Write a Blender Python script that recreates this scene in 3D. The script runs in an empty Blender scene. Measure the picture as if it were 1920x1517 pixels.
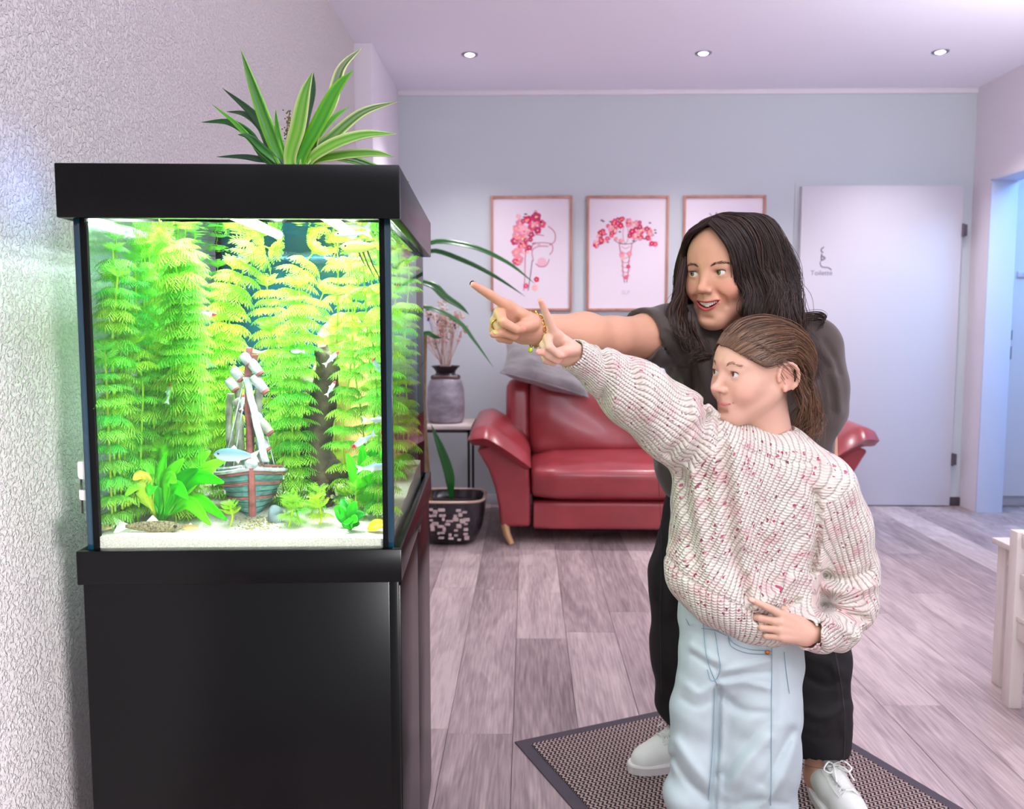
import bpy, bmesh, math, random
import numpy as np
from mathutils import Vector, Matrix, noise as mnoise

random.seed(7)
RNG = np.random.default_rng(7)
SC = bpy.context.scene
COL = SC.collection
PI = math.pi

def lin(r, g, b):
    f = lambda c: (c / 255) / 12.92 if c / 255 <= .04045 else ((c / 255 + .055) / 1.055) ** 2.4
    return (f(r), f(g), f(b), 1.0)

# ------------------------------------------------------------------ camera
F_PX, PITCH, YAW, CAM_H, CY_OFF = 1564.0, .0867, .0178, 1.1355, -11.4
cam_data = bpy.data.cameras.new('camera')
cam_data.sensor_width = 36
cam_data.lens = 36 * F_PX / 1920
cam_data.shift_y = CY_OFF / 1920
cam_data.clip_start = .02
cam_data.dof.use_dof = True; cam_data.dof.focus_distance = 1.55; cam_data.dof.aperture_fstop = 5.6
cam_ob = bpy.data.objects.new('camera', cam_data)
COL.objects.link(cam_ob)
cam_ob.location = (0, 0, CAM_H)
cam_ob.rotation_euler = (PI / 2 - PITCH, 0, YAW)
SC.camera = cam_ob

# ------------------------------------------------------------------ world and lights
world = bpy.data.worlds.new('world')
SC.world = world
world.use_nodes = True
world.node_tree.nodes['Background'].inputs[0].default_value = (.92, .935, 1.0, 1)
world.node_tree.nodes['Background'].inputs[1].default_value = .72
SC.view_settings.view_transform = 'Standard'
SC.view_settings.look = 'None'
SC.view_settings.gamma = 1
SC.view_settings.use_curve_mapping = False
SC.view_settings.exposure = 0.52
SC.cycles.transparent_max_bounces = 24
SC.cycles.max_bounces = 10
SC.cycles.sample_clamp_indirect = 6
SC.cycles.use_denoising = True

def area(name, loc, rot, sx, sy, power, color, spread=PI):
    l = bpy.data.lights.new(name, 'AREA')
    l.shape = 'RECTANGLE'; l.size = sx; l.size_y = sy; l.energy = power; l.color = color; l.spread = spread
    o = bpy.data.objects.new(name, l); COL.objects.link(o)
    o.location = loc; o.rotation_euler = rot
    return o

area('overhead_key_light', (.75, .55, 2.55), (0, 0, 0), 1.6, 1.0, 4, (1.0, 1.0, .97))  # added key light above the camera, not a known fixture
area('rear_key_light', (2.1, -1.5, 1.45), (math.radians(86), 0, math.radians(38)), 1.8, 1.7, 6, (1.0, 1.0, .98))  # key light added behind the camera on the right, no window known there
area('right_fill_uplight', (2.38, 2.75, 1.75), (PI, 0, 0), .6, .8, 23, (.92, .95, 1.0))  # added out of view to brighten the back ceiling, no lamp known here
area('rear_fill_uplight', (.75, -.7, 1.8), (PI, 0, 0), 1.2, .8, 125, (.93, .95, 1.0))  # added fill behind the camera, bounced off the ceiling into the room
sp_ = bpy.data.lights.new('left_wall_fill_spot', 'SPOT'); sp_.energy = 290; sp_.spot_size = math.radians(46); sp_.spot_blend = .9; sp_.shadow_soft_size = .12; sp_.color = (1, .98, 1)  # spot added out of view to lift the low left wall
sp_o = bpy.data.objects.new('left_wall_fill_spot', sp_); COL.objects.link(sp_o); sp_o.location = (.85, -.9, .85)
sp_o.rotation_euler = (Vector((-1.0, 1.35, .35)) - sp_o.location).to_track_quat('-Z', 'Y').to_euler()
area('treatment_room_light', (3.45, 4.2, 2.3), (0, 0, 0), .8, .9, 24, (.22, .55, 1.0))

# ------------------------------------------------------------------ pixel to point helpers (points on real surfaces)
_fw = np.array([-math.sin(YAW) * math.cos(PITCH), math.cos(YAW) * math.cos(PITCH), -math.sin(PITCH)])
_rt = np.array([math.cos(YAW), math.sin(YAW), 0.0])
_up = np.cross(_rt, _fw)
_C = np.array([0, 0, CAM_H])
def _ray(px, py):
    return _fw + _rt * (px - 960) / F_PX + _up * (758.5 + CY_OFF - py) / F_PX
def PY(px, py, Y):
    d = _ray(px, py); return _C + d * (Y / d[1])
def PZ(px, py, z):
    d = _ray(px, py); return _C + d * ((z - CAM_H) / d[2])
def PXX(px, py, x):
    d = _ray(px, py); return _C + d * (x / d[0])

# ------------------------------------------------------------------ materials
def mat(name, base, rough=.5, metal=0., spec=.5, nscale=0, namt=0., bump=0., bscale=200, bdist=.002, coat=0., sheen=0.,
        stretch=None, sss=0., trans=0.):
    m = bpy.data.materials.new(name); m.use_nodes = True
    nt = m.node_tree; b = nt.nodes['Principled BSDF']
    b.inputs['Base Color'].default_value = base; b.inputs['Roughness'].default_value = rough
    b.inputs['Metallic'].default_value = metal; b.inputs['Specular IOR Level'].default_value = spec
    b.inputs['Coat Weight'].default_value = coat; b.inputs['Sheen Weight'].default_value = sheen
    if sss:
        b.inputs['Subsurface Weight'].default_value = sss
        b.inputs['Subsurface Radius'].default_value = (.012, .005, .003)
        b.inputs['Subsurface Scale'].default_value = .6
    tc = None
    if nscale or bump:
        tc = nt.nodes.new('ShaderNodeTexCoord'); vec = tc.outputs['Object']
        if stretch:
            mp = nt.nodes.new('ShaderNodeMapping'); mp.inputs['Scale'].default_value = stretch
            nt.links.new(vec, mp.inputs[0]); vec = mp.outputs[0]
    if nscale:
        n = nt.nodes.new('ShaderNodeTexNoise'); n.inputs['Scale'].default_value = nscale; n.inputs['Detail'].default_value = 5
        nt.links.new(vec, n.inputs['Vector'])
        mx = nt.nodes.new('ShaderNodeMix'); mx.data_type = 'RGBA'
        lo = [max(0, c * (1 - namt)) for c in base[:3]] + [1]; hi = [min(1, c * (1 + namt)) for c in base[:3]] + [1]
        mr = nt.nodes.new('ShaderNodeMapRange'); mr.inputs[1].default_value = .3; mr.inputs[2].default_value = .7
        nt.links.new(n.outputs[0], mr.inputs[0]); nt.links.new(mr.outputs[0], mx.inputs[0])
        mx.inputs[6].default_value = lo; mx.inputs[7].default_value = hi
        nt.links.new(mx.outputs[2], b.inputs['Base Color'])
    if bump:
        n2 = nt.nodes.new('ShaderNodeTexNoise'); n2.inputs['Scale'].default_value = bscale; n2.inputs['Detail'].default_value = 4
        nt.links.new(vec, n2.inputs['Vector'])
        bp = nt.nodes.new('ShaderNodeBump'); bp.inputs['Strength'].default_value = bump; bp.inputs['Distance'].default_value = bdist
        nt.links.new(n2.outputs[0], bp.inputs['Height']); nt.links.new(bp.outputs[0], b.inputs['Normal'])
    return m

def vcol_mat(name, rough=.5, spec=.5, attr='tint', sss=0., bump=0., bscale=200, bdist=.001, sheen=0., two=False):
    m = mat(name, (1, 1, 1, 1), rough, 0, spec, bump=bump, bscale=bscale, bdist=bdist, sheen=sheen, sss=sss)
    nt = m.node_tree
    a = nt.nodes.new('ShaderNodeAttribute'); a.attribute_name = attr
    nt.links.new(a.outputs['Color'], nt.nodes['Principled BSDF'].inputs['Base Color'])
    return m

def glass_mat(name, tint=(1, 1, 1, 1), refl=1.0, rough=0.0, ior=1.5):
    m = bpy.data.materials.new(name); m.use_nodes = True
    nt = m.node_tree; nt.nodes.remove(nt.nodes['Principled BSDF'])
    out = nt.nodes['Material Output']
    t = nt.nodes.new('ShaderNodeBsdfTransparent'); t.inputs[0].default_value = tint
    g = nt.nodes.new('ShaderNodeBsdfGlossy'); g.inputs['Roughness'].default_value = rough
    f = nt.nodes.new('ShaderNodeFresnel'); f.inputs[0].default_value = ior
    mu = nt.nodes.new('ShaderNodeMath'); mu.operation = 'MULTIPLY'; mu.inputs[1].default_value = refl
    nt.links.new(f.outputs[0], mu.inputs[0])
    mx = nt.nodes.new('ShaderNodeMixShader')
    nt.links.new(mu.outputs[0], mx.inputs[0]); nt.links.new(t.outputs[0], mx.inputs[1]); nt.links.new(g.outputs[0], mx.inputs[2])
    nt.links.new(mx.outputs[0], out.inputs[0])
    return m

def emit_mat(name, col, s):
    m = bpy.data.materials.new(name); m.use_nodes = True
    nt = m.node_tree; nt.nodes.remove(nt.nodes['Principled BSDF'])
    e = nt.nodes.new('ShaderNodeEmission'); e.inputs[0].default_value = col; e.inputs[1].default_value = s
    nt.links.new(e.outputs[0], nt.nodes['Material Output'].inputs[0])
    return m

# ------------------------------------------------------------------ objects
def tag(o, label=None, cat=None, group=None, kind=None):
    if label: o['label'] = label
    if cat: o['category'] = cat
    if group: o['group'] = group
    if kind: o['kind'] = kind
    return o

def thing(name, loc, label, cat, rotz=0, group=None):
    o = bpy.data.objects.new(name, None); COL.objects.link(o)
    o.empty_display_size = .05
    o.location = loc; o.rotation_euler = (0, 0, rotz)
    return tag(o, label, cat, group)

def world_mx(o):
    m = Matrix.LocRotScale(o.location, o.rotation_euler, o.scale)
    if o.parent is not None:
        m = world_mx(o.parent) @ o.matrix_parent_inverse @ m
    return m

def link_mesh(name, me, m=None, parent=None, world=False):
    o = bpy.data.objects.new(name, me); COL.objects.link(o)
    if m is not None and len(me.materials) == 0: me.materials.append(m)
    if parent is not None:
        o.parent = parent
        if world: o.matrix_parent_inverse = world_mx(parent).inverted()
    return o

class MB:
    """collects shapes, then builds ONE mesh"""
    def __init__(s): s.v = []; s.f = []; s.c = []; s.col = None
    def add(s, vs, fs):
        n = len(s.v); s.v.extend([tuple(map(float, p)) for p in vs]); s.f.extend([tuple(i + n for i in f) for f in fs])
        s.c.extend([s.col] * len(vs)); return s
    def box(s, lo, hi, r=0., mx=None, seg=2):
        bm = bmesh.new(); bmesh.ops.create_cube(bm, size=1)
        d = [hi[i] - lo[i] for i in range(3)]; c = [(hi[i] + lo[i]) / 2 for i in range(3)]
        for v in bm.verts: v.co = Vector([v.co[i] * d[i] for i in range(3)])
        if r > 0: bmesh.ops.bevel(bm, geom=bm.edges[:], offset=min(r, min(d) * .49), segments=seg, profile=.5, affect='EDGES')
        for v in bm.verts:
            v.co = v.co + Vector(c)
            if mx is not None: v.co = mx @ v.co
        bm.verts.index_update()
        s.add([v.co[:] for v in bm.verts], [[v.index for v in f.verts] for f in bm.faces]); bm.free(); return s
    def tube(s, pts, rad, n=8, cap=True, flat=1.0, upv=None):
        P = np.array([list(p) for p in pts], float); k = len(P)
        R = np.full(k, rad, float) if np.isscalar(rad) else np.array(rad, float)
        T = np.gradient(P, axis=0); T /= np.linalg.norm(T, axis=1)[:, None] + 1e-12
        u = np.array(upv if upv is not None else ((0, 0, 1) if abs(T[0][2]) < .9 else (1, 0, 0)), float)
        vs = []
        for i in range(k):
            a = np.cross(T[i], u); a /= np.linalg.norm(a) + 1e-12; b = np.cross(a, T[i]); u = b
            for j in range(n):
                t = 2 * PI * j / n; vs.append(P[i] + R[i] * (a * math.cos(t) + b * math.sin(t) * flat))
        fs = [[i * n + j, i * n + (j + 1) % n, (i + 1) * n + (j + 1) % n, (i + 1) * n + j] for i in range(k - 1) for j in range(n)]
        if cap: fs += [list(range(n))[::-1], [(k - 1) * n + j for j in range(n)]]
        return s.add(vs, fs)
    def lathe(s, prof, n=32, c=(0, 0, 0), mx=None, sx=1., sy=1.):
        vs = []; fs = []
        for r, z in prof:
            for j in range(n):
                t = 2 * PI * j / n; p = Vector((c[0] + r * math.cos(t) * sx, c[1] + r * math.sin(t) * sy, c[2] + z))
                vs.append(mx @ p if mx is not None else p)
        k = len(prof)
        fs = [[i * n + j, i * n + (j + 1) % n, (i + 1) * n + (j + 1) % n, (i + 1) * n + j] for i in range(k - 1) for j in range(n)]
        if prof[0][0] > 1e-6: fs.append(list(range(n))[::-1])
        if prof[-1][0] > 1e-6: fs.append([(k - 1) * n + j for j in range(n)])
        return s.add(vs, fs)
    def ball(s, c, r, n=10, mx=None):
        r = (r, r, r) if np.isscalar(r) else r
        vs = []; fs = []
        for i in range(n + 1):
            th = PI * i / n
            for j in range(2 * n):
                ph = PI * j / n; p = Vector((r[0] * math.sin(th) * math.cos(ph), r[1] * math.sin(th) * math.sin(ph), r[2] * math.cos(th)))
                p = (mx @ p if mx is not None else p) + Vector(c); vs.append(p)
        m = 2 * n
        fs = [[i * m + j, (i + 1) * m + j, (i + 1) * m + (j + 1) % m, i * m + (j + 1) % m] for i in range(n) for j in range(m)]
        return s.add(vs, fs)
    def prism(s, poly, a, b, axis='y'):
        """polygon (2D) extruded between a and b along axis"""
        def pt(p, t): return {'y': (p[0], t, p[1]), 'x': (t, p[0], p[1]), 'z': (p[0], p[1], t)}[axis]
        n = len(poly)
        vs = [pt(p, a) for p in poly] + [pt(p, b) for p in poly]
        fs = [[i, (i + 1) % n, n + (i + 1) % n, n + i] for i in range(n)] + [list(range(n))[::-1], list(range(n, 2 * n))]
        return s.add(vs, fs)
    def leaf(s, pts, widths, nrm, fold=.25, thick=0.):
        """a blade along pts, each cross-section a shallow V"""
        P = np.array([list(p) for p in pts], float); T = np.gradient(P, axis=0); T /= np.linalg.norm(T, axis=1)[:, None] + 1e-12
        N = np.array(nrm, float); vs = []
        for i in range(len(P)):
            nn = N if N.ndim == 1 else N[i]
            a = np.cross(T[i], nn); a /= np.linalg.norm(a) + 1e-12; b = np.cross(a, T[i]); w = widths[i]
            for q in (-1, -.5, 0, .5, 1): vs.append(P[i] + a * w * q + b * w * fold * abs(q))
        fs = [[i * 5 + j, i * 5 + j + 1, (i + 1) * 5 + j + 1, (i + 1) * 5 + j] for i in range(len(P) - 1) for j in range(4)]
        return s.add(vs, fs)
    def mesh(s, name, smooth=True, fix=True, angle=None):
        me = bpy.data.meshes.new(name); me.from_pydata(s.v, [], s.f)
        if any(c is not None for c in s.c):
            at = me.color_attributes.new('tint', 'FLOAT_COLOR', 'POINT')
            at.data.foreach_set('color', np.array([c if c is not None else (1, 1, 1, 1) for c in s.c], np.float32).ravel())
        if fix:
            bm = bmesh.new(); bm.from_mesh(me); bmesh.ops.recalc_face_normals(bm, faces=bm.faces[:]); bm.to_mesh(me); bm.free()
        if smooth:
            me.polygons.foreach_set('use_smooth', [True] * len(me.polygons))
            me.set_sharp_from_angle(angle=math.radians(angle if angle else 42))
        return me
    def build(s, name, m, parent=None, world=False, smooth=True, fix=True, angle=None):
        return link_mesh(name, s.mesh(name, smooth, fix, angle), m, parent, world)

def curve_pts(ctrl, n):
    """Catmull-Rom through control points"""
    C = np.array([list(c) for c in ctrl], float)
    if len(C) == 2: return [C[0] + (C[1] - C[0]) * t for t in np.linspace(0, 1, n)]
    E = np.vstack([2 * C[0] - C[1], C, 2 * C[-1] - C[-2]]); out = []
    for u in np.linspace(0, len(C) - 1, n):
        i = min(int(u), len(C) - 2); t = u - i; p0, p1, p2, p3 = E[i:i + 4]
        out.append(.5 * ((2 * p1) + (-p0 + p2) * t + (2 * p0 - 5 * p1 + 4 * p2 - p3) * t * t + (-p0 + 3 * p1 - 3 * p2 + p3) * t ** 3))
    return out

def copy_tree(o, parent=None):
    c = o.copy(); COL.objects.link(c)
    if parent is not None: c.parent = parent
    for ch in list(o.children): copy_tree(ch, c)
    return c
# ================================================================== the room
XL, XR, YB, ZC, YF = -.886, 2.744, 5.274, 2.578, -.6

def plaster_mat(name, col, depth, scale, rough=.85):
    m = mat(name, col, rough, spec=.2)
    nt = m.node_tree; b = nt.nodes['Principled BSDF']
    tc = nt.nodes.new('ShaderNodeTexCoord')
    n1 = nt.nodes.new('ShaderNodeTexNoise'); n1.inputs['Scale'].default_value = scale; n1.inputs['Detail'].default_value = 3; n1.inputs['Roughness'].default_value = .55
    n1.inputs['Distortion'].default_value = .6
    mr = nt.nodes.new('ShaderNodeMapRange'); mr.inputs[1].default_value = .42; mr.inputs[2].default_value = .68; mr.interpolation_type = 'SMOOTHSTEP'
    bp = nt.nodes.new('ShaderNodeBump'); bp.inputs['Distance'].default_value = depth; bp.inputs['Strength'].default_value = 1
    nt.links.new(tc.outputs['Object'], n1.inputs['Vector']); nt.links.new(n1.outputs[0], mr.inputs[0])
    nt.links.new(mr.outputs[0], bp.inputs['Height']); nt.links.new(bp.outputs[0], b.inputs['Normal'])
    return m

M_LEFT = plaster_mat('rough_white_plaster', lin(222, 214, 214), .0026, 130)
M_WHITE = mat('white_wall_paint', lin(232, 224, 232), .8, spec=.2, bump=.15, bscale=160, bdist=.001)
M_CEIL = mat('ceiling_paint', lin(246, 243, 255), .85, spec=.2)
M_GREY = mat('grey_wall_paint', lin(202, 208, 213), .8, spec=.25, bump=.12, bscale=140, bdist=.001)
M_DOOR = mat('white_door_lacquer', lin(212, 208, 216), .45, spec=.4)
M_DARKTRIM = mat('dark_trim', lin(70, 60, 66), .6)

def structure(name, lo, hi, m, r=0., parent=None):
    o = MB().box(lo, hi, r).build(name, m, parent, world=True)
    if parent is None: o['kind'] = 'structure'
    return o

floor = structure('floor', (XL - .1, YF, -.06), (4.3, YB + .1, -.012), mat('floor_underlay', lin(96, 82, 86), .8))

def plank_material():
    m = mat('grey_oak_vinyl', (1, 1, 1, 1), .42, spec=.45)
    nt = m.node_tree; b = nt.nodes['Principled BSDF']; L = nt.links.new
    tc = nt.nodes.new('ShaderNodeTexCoord'); oi = nt.nodes.new('ShaderNodeObjectInfo')
    vm = nt.nodes.new('ShaderNodeVectorMath'); vm.operation = 'SCALE'; vm.inputs[0].default_value = (13.1, 37.7, 5.3)
    L(oi.outputs['Random'], vm.inputs['Scale'])
    ad = nt.nodes.new('ShaderNodeVectorMath'); ad.operation = 'ADD'; L(tc.outputs['Object'], ad.inputs[0]); L(vm.outputs[0], ad.inputs[1])
    mp = nt.nodes.new('ShaderNodeMapping'); mp.inputs['Scale'].default_value = (1, .16, 1); L(ad.outputs[0], mp.inputs[0])
    big = nt.nodes.new('ShaderNodeTexNoise'); big.inputs['Scale'].default_value = 9; big.inputs['Detail'].default_value = 4; big.inputs['Distortion'].default_value = .8
    L(mp.outputs[0], big.inputs['Vector'])
    # rings of grain: bands of a smooth noise
    mu = nt.nodes.new('ShaderNodeMath'); mu.operation = 'MULTIPLY'; mu.inputs[1].default_value = 34; L(big.outputs[0], mu.inputs[0])
    si = nt.nodes.new('ShaderNodeMath'); si.operation = 'SINE'; L(mu.outputs[0], si.inputs[0])
    fine = nt.nodes.new('ShaderNodeTexNoise'); fine.inputs['Scale'].default_value = 150; fine.inputs['Detail'].default_value = 3
    mp2 = nt.nodes.new('ShaderNodeMapping'); mp2.inputs['Scale'].default_value = (1, .05, 1); L(ad.outputs[0], mp2.inputs[0]); L(mp2.outputs[0], fine.inputs['Vector'])
    a1 = nt.nodes.new('ShaderNodeMath'); a1.operation = 'MULTIPLY_ADD'; a1.inputs[1].default_value = .035; L(si.outputs[0], a1.inputs[0]); hf = nt.nodes.new('ShaderNodeMath'); hf.operation = 'MULTIPLY_ADD'; hf.inputs[1].default_value = .55; hf.inputs[2].default_value = .225; L(fine.outputs[0], hf.inputs[0]); L(hf.outputs[0], a1.inputs[2])
    a2 = nt.nodes.new('ShaderNodeMath'); a2.operation = 'MULTIPLY_ADD'; a2.inputs[1].default_value = .42; L(big.outputs[0], a2.inputs[0]); L(a1.outputs[0], a2.inputs[2])
    a3 = nt.nodes.new('ShaderNodeMath'); a3.operation = 'MULTIPLY_ADD'; a3.inputs[1].default_value = .22; L(oi.outputs['Random'], a3.inputs[0]); L(a2.outputs[0], a3.inputs[2])
    cr = nt.nodes.new('ShaderNodeValToRGB'); L(a3.outputs[0], cr.inputs[0])
    e = cr.color_ramp.elements
    e[0].position = .54; e[0].color = lin(120, 102, 105); e[1].position = 1.06; e[1].color = lin(208, 188, 185)
    x = cr.color_ramp.elements.new(.78); x.color = lin(170, 150, 150)
    L(cr.outputs[0], b.inputs['Base Color'])
    bp = nt.nodes.new('ShaderNodeBump'); bp.inputs['Strength'].default_value = .12; bp.inputs['Distance'].default_value = .001
    L(a1.outputs[0], bp.inputs['Height']); L(bp.outputs[0], b.inputs['Normal'])
    return m

M_PLANK = plank_material()
PW, PL = .1838, 1.28
plank_me = MB().box((0, 0, -.012), (PW - .0012, PL - .0012, 0), .0010, seg=1).mesh('plank', smooth=False)
plank_me.materials.append(M_PLANK)
x0 = XL - .07
cuts = random.Random(3)
for i in range(28):
    x = x0 + i * PW
    off = cuts.random() * PL
    for j in range(-1, 6):
        y = YF - .2 + j * PL - off
        if y + PL < YF or y > YB: continue
        if x > XR + .02 and (y + PL < 3.0): continue
        ya, yb = max(y, YF), min(y + PL, YB)
        if yb - ya < .05: continue
        o = bpy.data.objects.new('plank', plank_me); COL.objects.link(o); o.parent = floor
        o.location = (x, ya, 0); o.scale = (1, (yb - ya) / PL, 1)

structure('ceiling', (XL - .1, YF, ZC), (4.3, YB + .1, ZC + .1), M_CEIL)
structure('wall_left', (XL - .12, YF, -.012), (XL, 4.389, ZC), M_LEFT)
structure('wall_column', (XL - .12, 4.389, -.012), (-.795, YB + .01, ZC), M_WHITE, .004)
structure('wall_back', (-.795, YB, -.012), (XR + .1, YB + .1, ZC), M_GREY)
structure('trim_1', (-.795, YB - .012, ZC - .03), (XR, YB, ZC), M_WHITE, .002)
# right wall: a short stretch, then the doorway towards the viewer
JY, DT = 5.07, 2.0
wr = MB()
wr.box((XR, JY, -.012), (XR + .15, YB + .01, ZC))
wr.box((XR, YF, DT), (XR + .15, JY, ZC))
wr.box((XR, YF, -.012), (XR + .15, JY - .95, DT))
o = wr.build('wall_right', M_WHITE); o['kind'] = 'structure'
# jamb lining of the doorway
tr = MB()
tr.box((XR - .004, JY - .012, 0), (XR + .154, JY, DT), .002)
tr.box((XR - .004, JY - .95, DT - .012), (XR + .154, JY, DT), .002)
tr.box((XR - .004, JY - .95, 0), (XR + .154, JY - .938, DT), .002)
o = tr.build('trim_2', mat('door_lining_white', lin(205, 212, 235), .5)); o['kind'] = 'structure'
# the room beyond
structure('wall_beyond', (XR + .15, YB, -.012), (4.3, YB + .1, ZC), M_WHITE)
structure('wall_far_right', (4.2, YF, -.012), (4.3, YB, ZC), M_WHITE)
structure('baseboard_beyond', (XR + .15, YB - .014, 0), (4.2, YB, .07), M_DOOR, .003)
# open door leaf in that room, folded back against the wall beyond
d2 = structure('door_2', (XR + .2, YB - .075, .075), (XR + 1.1, YB - .03, 1.97), M_DOOR, .003)
hp = MB()
hp.box((XR + .215, YB - .083, .93), (XR + .238, YB - .075, 1.01), .003)
hp.box((XR + .215, YB - .083, 1.05), (XR + .238, YB - .075, 1.11), .003)
hp.build('lock_plate', mat('brushed_steel', lin(120, 124, 130), .35, 1), d2, True)
hk = thing('coat_hook', (XR + .34, YB - .075, 1.45), 'small white coat hook strip on the blue-lit door beyond the doorway', 'hook')
b = MB(); b.box((-.09, -.012, -.02), (.2, 0, .02), .004); b.build('back_plate', M_DOOR, hk)
for k in range(2):
    b = MB(); b.tube(curve_pts([(-.05 + .09 * k, -.01, .005), (-.05 + .09 * k, -.04, .0), (-.05 + .09 * k, -.055, .03)], 8), .006, 8); b.build('peg', mat('chrome', lin(210, 214, 220), .2, 1), hk)

structure('baseboard_back', (-.795, YB - .016, 0), (1.62, YB, .06), M_GREY, .003)
structure('baseboard_right', (2.68, YB - .02, 0), (XR, YB, .055), M_DARKTRIM, .003)
structure('baseboard_left', (XL, 2.2, 0), (XL + .014, 4.389, .06), M_WHITE, .003)

# white door in the grey wall
DX0, DX1 = 1.684, 2.668
door = structure('door_1', (DX0, YB - .042, .006), (DX1, YB - .002, 1.992), M_DOOR, .004)
fr = MB()
fr.box((DX1 - .012, YB - .006, 0), (DX1 + .06, YB, 1.975)); fr.box((DX0 - .03, YB - .006, 0), (DX0 + .012, YB, 1.975))
fr.box((DX0 - .03, YB - .006, 1.975), (DX1 + .06, YB, 2.02))
fr.build('door_frame', M_GREY, door, True)
for z in (1.72, .30):
    b = MB(); b.tube([(DX1 + .004, YB - .046, z - .04), (DX1 + .004, YB - .046, z + .04)], .008, 10)
    b.box((DX1 - .002, YB - .046, z - .035), (DX1 + .03, YB - .006, z + .035), .002)
    b.build('hinge', mat('hinge_metal', lin(120, 112, 122), .4, 1), door, True)
M_SIGN = mat('grey_vinyl', lin(140, 134, 146), .5)
yd = YB - .0428
def door_pt(px, py):
    p = PY(px, py, yd); return (p[0], yd, p[2])
sg = MB()
sg.tube([door_pt(*q) for q in curve_pts([(1545, 463), (1540, 467), (1541, 472), (1544, 473)], 10)], .0035, 6)
sg.tube([door_pt(*q) for q in curve_pts([(1541, 476), (1540, 482), (1541, 487), (1547, 484), (1542, 480)], 12)], .0042, 6)
sg.tube([door_pt(*q) for q in curve_pts([(1540, 487), (1538, 494), (1541, 500), (1548, 501), (1554, 502), (1559, 506)], 14)], .003, 6)
sg.build('door_emblem', M_SIGN, door, True)
def text_part(name, body, size, loc, rot, m, parent, ext=.0006, align='CENTER', font_scale=1.0):
    c = bpy.data.curves.new(name, 'FONT'); c.body = body; c.size = size; c.extrude = ext; c.align_x = align
    t = bpy.data.objects.new(name, c)
    COL.objects.link(t)
    dg = bpy.context.evaluated_depsgraph_get(); dg.update()
    me = bpy.data.meshes.new_from_object(t.evaluated_get(dg)); bpy.data.objects.remove(t)
    R = Matrix.Translation(loc) @ Matrix.Rotation(rot[2], 4, 'Z') @ Matrix.Rotation(rot[0], 4, 'X')
    me.transform(R); me.materials.clear()
    return link_mesh(name, me, m, parent, True)
p = PY(1540, 516, yd)
text_part('door_lettering', 'Toilette', .042, (p[0], yd + .0002, p[2]), (PI / 2, 0, 0), M_SIGN, door)

# recessed ceiling spots
M_RING = mat('spot_ring', lin(150, 140, 160), .3, 1)
M_LAMP = emit_mat('spot_glow', (1, .95, .97, 1), 14)
for k, (x, y, place) in enumerate([(-.307, 4.585, 'left of three, above the pictures'), (.934, 4.585, 'middle of three, above the third picture'), (2.18, 4.585, 'right of three, above the white door')]):
    t = thing('ceiling_spot', (x, y, ZC), 'small round recessed ceiling spotlight, ' + place, 'ceiling light', group='recessed spotlights in the ceiling')
    MB().lathe([(.026, 0), (.026, -.004), (.042, -.004), (.044, 0)], 28).build('ring', M_RING, t)
    MB().lathe([(.0, -.012), (.012, -.010), (.022, -.006), (.026, -.001)], 20).build('lamp', M_LAMP, t)
    l = bpy.data.lights.new('spot_beam', 'SPOT'); l.energy = 40; l.spot_size = 1.9; l.spot_blend = .8; l.color = (1, .97, .99); l.shadow_soft_size = .03
    lo = bpy.data.objects.new('spot_beam', l); COL.objects.link(lo); lo.location = (x, y, ZC - .02)
for x in (-.1, .934, 2.1):
    for y in (3.2,) if x < 2 else ():
        l = bpy.data.lights.new('spot_beam', 'SPOT'); l.energy = 15; l.spot_size = 1.9; l.spot_blend = .8; l.color = (1, .97, .99); l.shadow_soft_size = .04
        lo = bpy.data.objects.new('spot_beam', l); COL.objects.link(lo); lo.location = (x, y, ZC - .02)
# ================================================================== aquarium (local frame: x right, y back, origin at its front right foot)
AQ = (-.199, 1.297); AROT = .0483
ac, as_ = math.cos(AROT), math.sin(AROT)
def aqp(x, y, z): return (AQ[0] + ac * x - as_ * y, AQ[1] + as_ * x + ac * y, z)
def aq_from(px, py, ly):
    """point seen at a pixel on the tank plane y = ly, in tank coordinates"""
    d = _ray(px, py); n = np.array([-as_, ac, 0]); a = np.array([AQ[0], AQ[1], 0])
    t = ((a - _C) @ n + ly) / (d @ n); q = _C + d * t - a
    return np.array([q[0] * ac + q[1] * as_, ly, q[2]])
AW, AD = .51, .71
M_BLK = mat('black_laminate', lin(4, 4, 5), .26, spec=.16, bump=.05, bscale=900, bdist=.0004)
M_BLK2 = mat('black_plastic', lin(14, 14, 16), .45, spec=.5)
M_SEAM = mat('seam_black', lin(6, 6, 7), .7, spec=.1)

cab = thing('aquarium_cabinet', (AQ[0], AQ[1], 0), 'tall black wooden cabinet standing under the lit aquarium', 'cabinet', AROT)
MB().box((-AW + .006, .006, 0), (-.02, AD - .006, .7278), .002).build('body', M_BLK, cab)
MB().box((-.021, .02, .004), (-.004, AD * .5 - .0015, .718), .002).build('door', M_BLK, cab)
MB().box((-.021, AD * .5 + .0015, .004), (-.004, AD - .02, .718), .002).build('door', M_BLK, cab)
MB().box((-.021, .006, 0), (-.006, .017, .7278), .001).build('front_stile', M_BLK, cab)
MB().box((-.021, AD - .017, 0), (-.006, AD - .006, .7278), .001).build('rear_stile', M_BLK, cab)

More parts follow.
